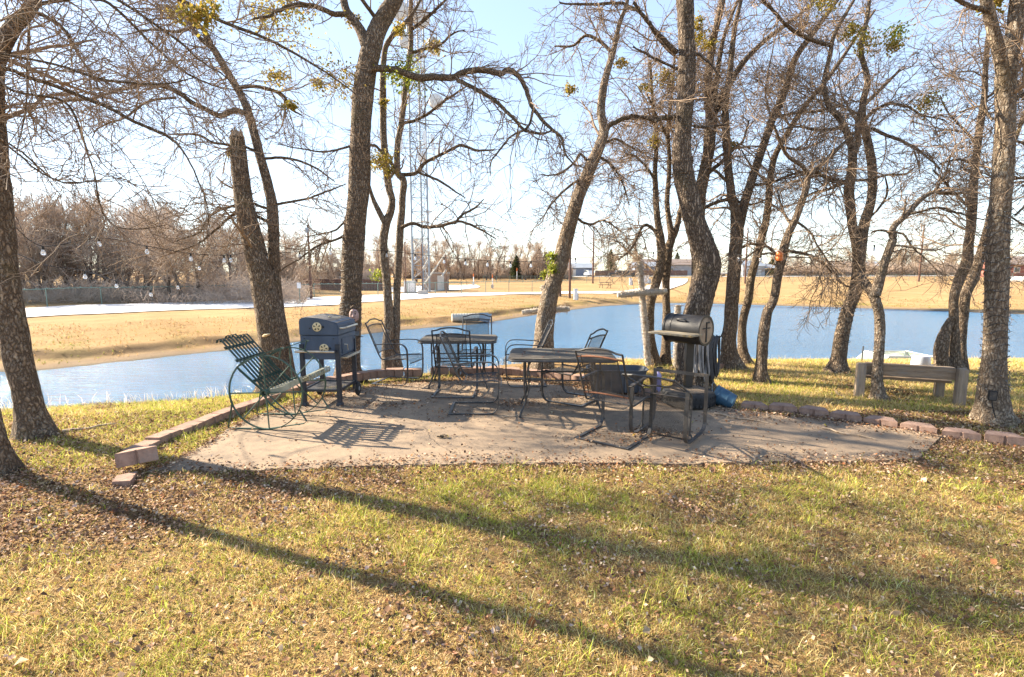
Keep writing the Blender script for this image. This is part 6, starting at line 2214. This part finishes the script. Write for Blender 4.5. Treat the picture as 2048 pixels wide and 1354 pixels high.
# equipment compound
p = spot(872, 0, 64)
t = thing('equipment_shelter', 'tan flat roofed equipment shelter beside the foot of the radio tower', 'shelter', tuple(p), R(6))
MB().box((0, 0, 1.05), (3.1, 2.4, 2.1)).build('wall', M['shelter'], t)
MB().box((0, 0, 2.16), (3.4, 2.7, .14)).build('roof', M['conc'], t)
MB().box((.6, -1.22, .95), (.8, .05, 1.8)).build('door', M['beige'], t)
p = spot(819, 0, 57)
t = thing('equipment_cabinet', 'pale grey equipment cabinet on a plinth left of the tower foot', 'cabinet', tuple(p), R(4))
MB().box((0, 0, .75), (1.25, .9, 1.3)).build('cabinet_body', M['beige'], t, bevel=.03)
MB().box((0, 0, .05), (1.5, 1.1, .14)).build('plinth', M['conc'], t)
MB().box((-.3, -.46, .75), (.55, .02, 1.1)).box((.3, -.46, .75), (.55, .02, 1.1)).build('door', M['whitepaint'], t)
p = spot(845, 0, 54)
t = MB().box((0, 0, .22), (.95, .8, .48), taper=.94).build('concrete_block', M['conc'], None, bevel=.03)
t.location = p
tag(t, 'grey concrete footing block in front of the tower foot', 'footing')
tag(drape('compound_gravel', [(770, 584), (860, 583.5), (950, 577), (960, 573)], [(770, 576), (840, 572), (900, 571), (950, 570)], gravel, .06, 30), 'pale gravel pad of the tower compound', None, None, 'structure')
for k, (u, h_) in enumerate(((811, 5.6), (844, 5.4), (892, 4.2))):
    p = spot(u, 0, 56.5)
    t = MB().tube([(0, 0, -.2), (0, 0, h_)], .06, 6).build('wooden_mast', M['pole'])
    t.location = p
    tag(t, ['thin brown mast left of the radio tower foot', 'thin brown mast in front of the radio tower legs', 'shorter thin brown mast right of the radio tower foot'][k], 'mast')
for k, (a, b) in enumerate((((849, 568), (891, 507)), ((846, 537), (856, 520)), ((883, 553), (892, 540)))):
    A, B = Yd(*a, 55), Yd(*b, 56.5)
    t = MB().tube([(0, 0, 0), tuple(B - A)], .085, 8).build('slanted_pole', M['pvc'], None, True)
    t.location = A
    tag(t, ['long slanted white marker tube in front of the tower', 'short slanted white marker tube high on the left of the tower foot', 'short slanted white marker tube at the right of the shelter'][k], 'marker tube')


def board_fence(pts, hgt, label, mat):
    P = np.array(pts)
    o = P[0].copy()
    t = thing('board_fence', label, 'fence', tuple(o))
    b, q = MB(), MB()
    for i in range(len(P) - 1):
        a, c = P[i] - o, P[i + 1] - o
        L = np.hypot(*(c - a)[:2])
        n = max(1, int(L / .30))
        ang = math.atan2((c - a)[1], (c - a)[0])
        for k in range(n):
            x = a + (c - a) * (k + .5) / n
            zg = gz(x[0] + o[0], x[1] + o[1]) - o[2]
            hh = hgt * (1 + .02 * math.sin(k * 7.3))
            b.box((x[0], x[1], zg + hh / 2), (L / n * .94, .03, hh), ang)
        q.tube([(a[0], a[1], a[2] + hgt * .8), (c[0], c[1], c[2] + hgt * .8)], .05, 4)
    b.build('boards', mat, t)
    q.build('rail', mat, t)
    return t


board_fence([spot(u, 0, y) for u, y in ((605, 66), (640, 64), (680, 63), (720, 63), (765, 64))], 1.35, 'dark brown board fence behind the gravel road, left of the thick forked tree', M['fencewood'])
board_fence([spot(u, 0, 152) for u in (1190, 1215, 1240, 1262, 1300, 1340, 1375)], 1.75, 'dark brown board fence beside the houses beyond the far road', M['fencewood'])


# poles
def upole(u, y, vtop, label, lean=0.0, arm=False):
    p = spot(u, 0, y)
    top = Yd(u, vtop, y)
    h = top[2] - p[2]
    t = thing('utility_pole', label, 'utility pole', tuple(p))
    MB().tube([(0, 0, -.3), (lean * h, 0, h)], [.15 * (y / 70) ** .5, .10 * (y / 70) ** .5], 8).build('pole', M['pole'], t, True)
    MB().box((lean * h * .93, -.15, h * .93), (.28, .16, .4)).build('transformer' if arm else 'bracket', M['galv'], t, bevel=.02)
    return t


upole(620, 46, 450, 'dark wooden utility pole behind the road sign on the left')
upole(1140, 52, 470, 'dark wooden pole beside the white pedestal right of the leaning tree')
upole(1121, 54, 552, 'short stub pole hidden behind the leaning tree')
upole(1186, 92, 452, 'tall dark utility pole in front of the houses in the middle', 0, True)
upole(1491, 88, 455, 'utility pole seen between the trees in front of the white shed')
upole(1839, 92, 450, 'utility pole standing alone in the field on the right')
p = spot(597, 0, 38.5)
t = thing('road_sign', 'small white sign on a green post beside the gravel road', 'sign', tuple(p))
MB().tube([(0, 0, -.1), (0, 0, 1.6)], .03, 6).build('sign_post', M['fencegreen'], t)
MB().box((0, -.04, 1.42), (.30, .02, .42)).build('sign_panel', M['whitepaint'], t, bevel=.008)
# pedestals, markers, table
for (u, y, w_, h_, lab) in ((1152, 50, .36, 1.05, 'tall white utility pedestal by the gravel road right of the leaning tree'), (1288, 92, 1.6, 1.4, 'white utility cabinet at the top of the drive'), (1262, 82, .45, 1.1, 'small white pedestal in the field left of the drive')):
    p = spot(u, 0, y)
    t = thing('utility_pedestal', lab, 'pedestal', tuple(p))
    MB().box((0, 0, h_ / 2), (w_, w_ * .7, h_)).build('pedestal_body', M['whitepaint'], t, bevel=.03)
    MB().box((.5 * w_, 0, h_ * .28), (w_ * .5, w_ * .6, h_ * .55)).box((0, 0, h_ + .03), (w_ * 1.08, w_ * .8, .06)).build('pedestal_cap', M['beige'], t, bevel=.02)
for k, (u, y, h_) in enumerate(((985, 70, 1.9), (1034, 118, 2.6), (947, 80, 1.9))):
    p = spot(u, 0, y)
    t = thing('cable_marker', ['white marker post with an orange tip and a small box, right of the tower compound', 'white marker post with orange tip by the far road before the dark evergreen', 'white marker post with an orange tip behind the compound gravel'][k], 'marker post', tuple(p))
    MB().tube([(0, 0, -.1), (0, 0, h_ * .75)], .06 * y / 70, 8).build('marker_post', M['whitepaint'], t)
    MB().tube([(0, 0, h_ * .75), (0, 0, h_)], .065 * y / 70, 8).build('marker_tip', M['orange'], t)
    MB().box((-.03, -.1, .3), (.35, .2, .5)).build('marker_box', M['beige'], t, bevel=.02)
p = spot(1211, 0, 72)
t = thing('picnic_table', 'small dark picnic table in the straw field left of the drive', 'picnic table', tuple(p), R(10))
MB().box((0, 0, .76), (1.6, .75, .06)).build('tabletop', M['black'], t)
for sy in (-.6, .6):
    MB().box((0, sy, .44), (1.6, .26, .05)).build('seat', M['black'], t)
for sx in (-.6, .6):
    MB().tube([(sx, -.6, 0), (sx, -.25, .75)], .035, 6).tube([(sx, .6, 0), (sx, .25, .75)], .035, 6).tube([(sx, -.6, .42), (sx, .6, .42)], .03, 6).build('leg', M['black'], t)
p = spot(2036, 0, 85)
t = thing('field_culvert', 'white rimmed dark culvert mouth in the grass at the right edge of the field', 'pipe', (p[0], p[1], p[2] + .45), R(-60))
mm = Matrix.Rotation(PI / 2, 3, 'Y')
MB().lathe([(.42, -1.6), (.50, -1.6), (.50, 1.2), (.42, 1.2), (.40, -1.5)], 20, mm).build('pipe_barrel', M['whitepaint'], t, True)
MB().lathe([(.001, 1.05), (.41, 1.05), (.41, 1.1), (.001, 1.1)], 20, mm).build('pipe_mouth', M['black'], t)


# houses
def house(u, y, w_, d_, h_, rise, wall, roof, label, rz=0.0, eave=.4, name='house', ends=True):
    p = spot(u, 0, y)
    t = thing(name, label, 'house', tuple(p), rz)
    MB().box((0, 0, h_ / 2), (w_, d_, h_)).prism([(-d_ / 2, h_), (d_ / 2, h_), (0, h_ + rise)], 'x', -w_ / 2, w_ / 2).build('wall', wall, t)
    rf_ = MB()
    for s_ in (-1, 1):
        a = Vector((0, 0, h_ + rise + .06))
        e = Vector((0, s_ * (d_ / 2 + eave), h_ - rise * eave / (d_ / 2) + .06))
        dr = (e - a)
        q = Matrix((Vector((1, 0, 0)), dr.normalized(), Vector((1, 0, 0)).cross(dr.normalized()))).transposed()
        rf_.box((a + e) / 2, (w_ + 2 * eave, dr.length, .12), 0, q)
    rf_.build('roof', roof, t)
    nw = max(2, int(w_ / 3.5))
    for k in range(nw):
        x = -w_ / 2 + w_ * (k + .5) / nw
        if k == nw // 2:
            MB().box((x, -d_ / 2 - .03, 1.0), (.95, .08, 2.0)).build('door', M['beige'], t)
        else:
            f_ = MB().box((x, -d_ / 2 - .04, h_ * .55), (1.3, .08, 1.1)).build('window', M['whitepaint'], t)
            MB().box((x, -d_ / 2 - .09, h_ * .55), (1.1, .03, .9)).build('pane', M['glass'], f_)
    return t


house(1144, 158, 11, 7, 2.6, 1.3, M['siding_blue'], M['roofmetal'], 'low blue grey house with a pale metal roof edge beyond the far road', R(4))
house(1072, 165, 13, 8, 2.7, 1.2, M['siding_blue'], M['roofbrown'], 'blue grey house half hidden by trees left of the low one', R(-5))
house(1290, 172, 9, 7, 3.0, 1.3, M['siding_blue'], M['roofmetal'], 'pale blue house behind the board fence, left of the drive', R(3))
house(1345, 176, 22, 9, 3.6, 1.8, M['siding_white'], M['roofbrown'], 'long pale house with a brown shingle roof behind the drive', R(2))
house(1492, 150, 7, 7, 3.0, 1.4, M['siding_white'], M['roofmetal'], 'white shed behind the utility pole, seen between the right hand trees', R(12))
house(2052, 122, 15, 9, 3.0, 1.8, M['redbrick'], M['roofbrown'], 'red brick house with a brown roof at the far right edge', R(-6))
house(1700, 190, 18, 8, 3.2, 1.5, M['siding_white'], M['roofmetal'], 'pale house glimpsed through the shrubs on the right', R(3))
p = spot(1530, 0, 150)
t = thing('gazebo', 'open sided shelter with a pyramid metal roof next to the white shed', 'gazebo', tuple(p))
for sx in (-2.4, 2.4):
    for sy in (-2.4, 2.4):
        MB().box((sx, sy, 1.2), (.22, .22, 2.5)).build('post', M['pole'], t)
MB().add([(-3.1, -3.1, 2.4), (3.1, -3.1, 2.4), (3.1, 3.1, 2.4), (-3.1, 3.1, 2.4), (0, 0, 3.9)], [(0, 1, 4), (1, 2, 4), (2, 3, 4), (3, 0, 4), (3, 2, 1, 0)]).build('roof', M['roofmetal'], t)
MB().box((0, 2.3, 1.0), (4.8, .1, 1.9)).build('rear_wall', M['cardark'], t)


# vehicles
def car(u, y, rz, paint, label, kind='suv', name='parked_car', cat='car'):
    p = spot(u, 0, y)
    t = thing(name, label, cat, tuple(p), rz)
    if kind == 'suv':
        prof = [(-2.2, .45), (-2.25, .95), (-2.1, 1.15), (-1.85, 1.68), (.35, 1.72), (1.05, 1.15), (2.05, 1.0), (2.2, .75), (2.2, .42)]
        glz = [(-1.75, 1.18), (-1.6, 1.60), (.25, 1.62), (.85, 1.18)]
    else:
        prof = [(-2.7, .55), (-2.75, 1.12), (-.75, 1.14), (-.55, 1.82), (.75, 1.84), (1.35, 1.22), (2.6, 1.12), (2.7, .8), (2.7, .5)]
        glz = [(-.42, 1.25), (-.30, 1.72), (.68, 1.74), (1.12, 1.25)]
    MB().prism(prof, 'y', -.88, .88).build('body', paint, t, bevel=.07)
    for s_ in (-1, 1):
        MB().prism(glz, 'y', s_ * .875 - .02, s_ * .875 + .02).build('side_window', M['glass'], t)
    x0 = prof[-4][0] if kind == 'suv' else prof[4][0]
    MB().add([(prof[4][0] + .06, -.72, prof[4][1] - .1), (prof[4][0] + .06, .72, prof[4][1] - .1), (prof[5][0] + .04, .76, prof[5][1] + .06), (prof[5][0] + .04, -.76, prof[5][1] + .06)], [(0, 1, 2, 3)]).build('windscreen', M['glass'], t)
    wb = 1.35 if kind == 'suv' else 1.7
    for sx in (-wb, wb):
        for s_ in (-1, 1):
            w_ = MB().lathe([(.20, -.11), (.34, -.11), (.37, -.06), (.37, .06), (.34, .11), (.20, .11)], 18, Matrix.Rotation(PI / 2, 3, 'X'), (sx, s_ * .84, .37)).build('wheel', M['rubber'], t, True)
            MB().lathe([(.001, -.10), (.21, -.10), (.21, .10), (.001, .10)], 12, Matrix.Rotation(PI / 2, 3, 'X'), (sx, s_ * .85, .37)).build('rim', M['galv'], w_)
    for s_ in (-1, 1):
        MB().box((prof[-2][0] - .01, s_ * .65, prof[-2][1] - .03), (.1, .30, .16)).build('headlight', M['whitepaint'], t, bevel=.02)
    return t


car(1178, 150, R(100), M['carwhite'], 'white car parked beside the low blue grey house')
car(1236, 147, R(8), M['cardark'], 'dark pickup truck parked in front of the board fence', 'pickup', 'pickup_truck', 'truck')
car(1258, 146, R(4), M['cardark'], 'dark car parked at the right end of the row by the board fence')
car(1434, 152, R(170), M['carwhite'], 'white pickup parked beyond the road behind the thickest trunk', 'pickup', 'pickup_truck', 'truck')


# boat moored at the right
def boat():
    c = Yd(1800, 545, 13.0)
    t = thing('small_boat', 'small pale boat with a low windscreen drawn up below the bank behind the timber bench', 'boat', (c[0], c[1], -1.03), R(-2))
    t.scale = (1.1, 1, .68)
    # hull lofted from sections along x (bow at -x)
    secs = [(-1.55, .05, .62), (-1.2, .36, .60), (-.7, .55, .57), (0, .62, .55), (.8, .60, .55), (1.05, .56, .55)]
    V, F = [], []
    for x, w_, h_ in secs:
        V += [(x, -w_, h_), (x, -w_ * .9, .05), (x, 0, -.15), (x, w_ * .9, .05), (x, w_, h_)]
    for i in range(len(secs) - 1):
        for k in range(4):
            F.append((i * 5 + k, i * 5 + k + 1, i * 5 + 6 + k, i * 5 + 5 + k))
    F.append((25, 26, 27, 28, 29))
    o = MB().add(V, F).build('hull', M['boathull'], t, True)
    o.modifiers.new('s', 'SOLIDIFY').thickness = .03
    MB().box((-.9, 0, .585), (.9, .8, .03)).box((.4, 0, .32), (1.1, .95, .03)).build('deck', M['boathull'], t)
    gl = M['glass_boat']
    cab = MB().add([(-.55, -.5, .60), (-.55, .5, .60), (-.35, .45, .98), (-.35, -.45, .98), (.75, -.55, .60), (.75, .55, .60), (.62, .48, .98), (.62, -.48, .98)], [(0, 1, 2, 3), (0, 3, 7, 4), (1, 5, 6, 2), (4, 7, 6, 5)])
    cab.build('windscreen', gl, t)
    fr = MB()
    T = [(-.35, -.45, .98), (-.35, .45, .98), (.62, .48, .98), (.62, -.48, .98)]
    fr.tube(T, .018, 6, True)
    B = [(-.55, -.5, .60), (-.55, .5, .60), (.75, .55, .60), (.75, -.55, .60)]
    for a, b in zip(B, T):
        fr.tube([a, b], .016, 6)
    fr.tube([(.1, -.53, .60), (.14, -.47, .98)], .014, 6)
    fr.build('windscreen_frame', M['whitepaint'], t, True)
    return t


s = NT('boat_window')
s.p.inputs["Base Color"].default_value = (.42, .50, .42, 1)
s.p.inputs["Roughness"].default_value = .15
s.p.inputs["Transmission Weight"].default_value = .5
M['glass_boat'] = s.m
boat()
c = Yd(1840, 740, 9.4)
t = thing('outboard_motor', 'white outboard motor cowling standing at the bank right of the small boat', 'outboard motor', (c[0], c[1], hz(c[0], c[1]) - .1))
ztop = Yd(1840, 711, 9.4)[2] - t.location[2]
MB().lathe([(.05, ztop - .27), (.175, ztop - .26), (.17, ztop - .19), (.15, ztop - .04), (.13, ztop - .008), (.001, ztop)], 20, Matrix.Scale(.8, 3, (0, 1, 0))).build('cowling', M['cowl'], t, True)
MB().lathe([(.178, ztop - .28), (.182, ztop - .235), (.001, ztop - .235)], 20, Matrix.Scale(.8, 3, (0, 1, 0))).build('lower_cowl', M['whitepaint'], t, True)
MB().tube([(0, 0, -.2), (0, 0, ztop - .25)], .07, 10).build('drive_leg', M['galv'], t)
MB().tube([(.12, -.05, ztop - .20), (.22, -.1, ztop - .16)], .03, 8).build('steering_arm', M['whitepaint'], t, True)
p = G(1723, 724)
t = MB().tube([(0, 0, -.1), (.01, 0, .33)], .012, 6).build('metal_stake', M['steel'])
t.location = p
tag(t, 'thin dark metal stake on the bank left of the small boat', 'stake')
A, B = G(1935, 716), G(2080, 713)
t = MB().tube([(0, 0, .02), tuple((B - A) * .5 + [0, 0, .06]), tuple(B - A + [0, 0, .03])], .11, 10).build('landscape_timber', M['wood'])
t.location = A
tag(t, 'grey timber lying along the crest of the bank right of the dark stems', 'timber')
for k in range(2):
    p = G(1851 + 16 * k, 760)
    t = MB().lathe([(.001, 0), (.05, .005), (.062, .04), (.05, .08), (.001, .09)], 12).build('pale_stone', M['beige'], None, True)
    t.location = p
    tag(t, ['pale rounded stone on the grass under the timber bench, left of its twin', 'pale rounded stone on the grass under the timber bench, right of its twin'][k], 'stone')


# ------------------------------------------------------------------ far trees
def far_variant(seed, h, spread, droopy=-.0, leafy=None, dense=1.0, stems=1, l1=2.4):
    rs = np.random.RandomState(seed)
    SP, SR = [], []
    for k in range(stems):
        n = 20
        d = np.array([rs.uniform(-.25, .25), rs.uniform(-.25, .25), 1.0]) if stems > 1 else np.array([rs.uniform(-.08, .08), rs.uniform(-.08, .08), 1.0])
        p = np.array([rs.uniform(-.2, .2) * (stems > 1), rs.uniform(-.2, .2) * (stems > 1), -.2])
        pts = [p]
        for i in range(n - 1):
            d = d + rs.normal(0, .07, 3)
            d[2] = max(d[2], .55)
            d /= np.linalg.norm(d)
            pts.append(pts[-1] + d * h * rs.uniform(.9, 1.0) / (n - 1))
        pts = np.array(pts)
        SP.append(pts)
        SR.append(np.linspace(.022 * h / stems ** .5, .006 * h / stems ** .5, n))
    SP, SR = np.array(SP), np.array(SR)
    V, F = tube_arrays(SP, SR, 8)
    P1, R1 = grow(SP, SR, rs, 1.6 * l1 * dense, .15, spread * .45, spread * 1.0, .5, 8, .75, .16, .07, .034, .08)
    P2, R2 = grow(P1, R1, rs, 6.0 * dense, .10, spread * .22, spread * .60, .6, 6, .7, .18, .05, .020, .036)
    P3, R3 = grow(P2, R2, rs, 8.5 * dense, .10, spread * .12, spread * .36, .7, 4, .7, .2, .03, .0135, .02)
    tw = [tube_arrays(P1, R1, 4), tube_arrays(P2, R2, 3), tube_arrays(P3, R3, 3)]
    V2, F2 = merge(tw)
    lv = None
    if leafy:
        pal, cnt = leafy
        src = P3.reshape(-1, 3)
        lv = src[rs.choice(len(src), min(cnt, len(src)))] + rs.normal(0, .10, (min(cnt, len(src)), 3))
    return (V, F), (V2, F2), lv


def make_far(seed, h, spread, name, label, group, leafy=None, **kw):
    (V, F), (V2, F2), lv = far_variant(seed, h, spread, leafy=leafy, **kw)
    t = thing(name, label, 'tree', (0, 0, 0), 0, group)
    np_mesh('trunk', V, [F], M['trunk_far'], t, True)
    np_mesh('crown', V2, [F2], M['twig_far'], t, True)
    if lv is not None:
        n = len(lv)
        leaves('foliage', lv[:, 0], lv[:, 1], lv[:, 2], rng.uniform(.10, .26, n), pick_cols(n, leafy[0], [1] * len(leafy[0]), .25), None, M['leaf'], flat=.9, parent=t)
    return t


def plant(protos, spots_, hscale):
    first = [True] * len(protos)
    rs = np.random.RandomState(5)
    for i, (x, y, s_) in enumerate(spots_):
        k = i % len(protos)
        if first[k]:
            o = protos[k]
            first[k] = False
        else:
            o = dup(protos[k])
        o.location = (x, y, hz(x, y) - .1)
        o.rotation_euler = (0, 0, rs.uniform(0, 2 * PI))
        o.scale = (s_ * hscale * rs.uniform(.85, 1.2), s_ * hscale * rs.uniform(.85, 1.2), s_ * hscale)


rs = np.random.RandomState(77)
lab = 'bare grey brown tree in the tangled thicket behind the green fence left of the pond'
pro = [make_far(100 + k, 7.6, 2.6, 'bare_tree', lab, 'thicket trees behind the green fence', dense=.82, stems=(1, 2, 3)[k % 3]) for k in range(5)]
sp = []
for k in range(58):
    u = -160 + 1010 * (k + rs.uniform(0, .9)) / 58
    y = rs.uniform(40, 60) + max(0, u - 420) * .11
    vt = np.interp(u, [-160, 60, 200, 330, 420, 520, 620, 700, 860], [372, 384, 396, 402, 425, 452, 472, 478, 488]) + rs.uniform(-8, 40)
    p = Yd(u, vt, y)
    sp.append((p[0], y, max(.35, (p[2] + .7) / 7.6)))
plant(pro, sp, 1.0)
# tangled brush under the thicket: nobody could count it
def brush(name, u0, u1, ya, yb, hgt, n, label, col=None):
    rs = np.random.RandomState(len(name) + n)
    u = rs.uniform(u0, u1, n)
    y = rs.uniform(ya, yb, n)
    d = np.array([ray(a, 545)[0] / ray(a, 545)[1] for a in (u0, u1)])
    x = (d[0] + (d[1] - d[0]) * (u - u0) / (u1 - u0)) * y
    z = H(x, y)
    hh = hgt * (0.55 + 0.45 * wob(x, y, .22, 3)) * rs.uniform(.15, 1, n) + .3
    P = np.zeros((n, 6, 3))
    P[:, 0] = np.stack([x, y, z + hh * rs.uniform(0, .7, n)], 1)
    dd = rs.normal(0, .6, (n, 3))
    dd[:, 2] = np.abs(dd[:, 2]) + .25
    dd /= np.linalg.norm(dd, axis=1, keepdims=True)
    L = (hh * .55)[:, None] / 5
    for k in range(1, 6):
        dd = dd + rs.normal(0, .22, (n, 3))
        dd[:, 2] -= .08
        dd /= np.linalg.norm(dd, axis=1, keepdims=True)
        P[:, k] = P[:, k - 1] + dd * L
    Rr = np.linspace(1, .5, 6)[None] * rs.uniform(.008, .024, n)[:, None] * (ya / 40) ** .7
    V, F = tube_arrays(P, Rr, 3)
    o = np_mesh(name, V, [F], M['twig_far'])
    return tag(o, label, None, None, 'stuff')


brush('thicket_undergrowth', -260, 610, 38.5, 54, 3.3, 26000, 'grey brown tangled brush at the foot of the thicket behind the green fence')
brush('roadside_brush', 560, 760, 66, 82, 4.0, 16000, 'brown brush behind the board fence left of the thick forked tree')
brush('middle_brush', 800, 1140, 126, 142, 4.5, 42000, 'brown brush under the tree belt beyond the far field')
brush('right_brush', 1560, 2010, 152, 168, 6.5, 42000, 'grey brown brush beyond the far road on the right')
lab = 'tall thin bare tree in the belt beyond the field, behind the radio tower'
pro = [make_far(200 + k, 9.5, 2.6, 'bare_tree', lab, 'tree belt behind the tower', dense=.85, stems=(1, 1, 2)[k % 3], l1=1.8) for k in range(4)]
sp = []
for k in range(60):
    u = 690 + 460 * (k + rs.uniform(0, .9)) / 60
    y = rs.uniform(112, 138)
    vt = np.interp(u, [690, 800, 860, 950, 1030, 1080, 1150], [500, 488, 478, 482, 472, 492, 505]) + rs.uniform(-6, 26)
    p = Yd(u, vt, y)
    sp.append((p[0], y, max(.4, (p[2] - gz(p[0], y)) / 9.5)))
plant(pro, sp, 1.0)
lab = 'half bare yellow green tree in the belt beyond the far road on the right'
YG = [(.34, .27, .06), (.25, .22, .06), (.42, .33, .10), (.20, .18, .07)]
pro = [make_far(300 + k, 8.5, 2.6, 'shrubby_tree', lab, 'yellowish trees beyond the far road', leafy=(YG, 700 if k != 1 else 250), dense=.9, stems=(2, 1, 3, 2)[k]) for k in range(4)]
sp = []
for k in range(48):
    u = 1180 + 960 * (k + rs.uniform(0, .9)) / 48
    if 1355 < u < 1372 or 2010 < u < 2075:
        continue
    y = rs.uniform(156, 178) if 1560 < u < 2000 else rs.uniform(180, 215)
    vt = np.interp(u, [1180, 1300, 1440, 1560, 1700, 1850, 1960, 2140], [512, 500, 512, 505, 498, 492, 490, 490]) + rs.uniform(-8, 26)
    p = Yd(u, vt, y)
    sp.append((p[0], y, max(.3, (p[2] - gz(p[0], y)) / 8.5)))
plant(pro, sp, 1.0)
# two dark evergreens and a brown vine mound in the middle
for (u, y, vt, pal, lab, w_, name) in ((1033, 122, 512, [(.035, .05, .02), (.05, .065, .03), (.07, .075, .03)], 'dark evergreen bush in front of the tree belt beyond the far road', 3.2, 'evergreen_bush'),
                                        (1078, 126, 495, [(.16, .10, .06), (.20, .13, .08), (.12, .09, .05)], 'brown vine smothered tree leaning to a peak left of the low house', 4.2, 'vine_covered_tree'),
                                        (1092, 128, 505, [(.06, .08, .03), (.09, .10, .035), (.12, .11, .05)], 'green vine covered tree next to the brown smothered one', 3.4, 'vine_covered_tree'),
                                        (1222, 176, 498, [(.07, .085, .05), (.10, .11, .06)], 'dull green cedar behind the board fence in the middle', 4.5, 'evergreen_tree'),
                                        (1355, 200, 505, [(.09, .10, .06), (.12, .12, .07)], 'dull green cedar behind the long pale house', 5.0, 'evergreen_tree'),
                                        (1545, 165, 518, [(.06, .07, .03), (.10, .10, .05)], 'round green bush behind the gazebo', 4.0, 'evergreen_bush')):
    p = Yd(u, vt, y)
    zb = gz(p[0], y)
    h_ = p[2] - zb
    t = thing(name, lab, 'bush' if 'bush' in name else 'tree', (p[0], y, zb))
    MB().tube([(0, 0, -.2), (.1, 0, h_ * .6)], [.2, .08], 6).build('trunk', M['trunk_far'], t)
    n = 2600
    a = rs.uniform(0, 2 * PI, n)
    q = rs.rand(n) ** .6
    zt = rs.rand(n) ** .9
    rad = w_ * .5 * np.where(zt < .25, .8 + zt * .8, (1 - zt) / .75) ** .75 * (1 + .25 * np.sin(a * 3 + zt * 9) + .15 * np.sin(a * 7 - zt * 14))
    leaves('crown', rad * q * np.cos(a), rad * q * np.sin(a), zt * h_, rs.uniform(.18, .5, n), pick_cols(n, pal, [1] * len(pal), .3), None, M['leaf'], flat=1.0, parent=t)
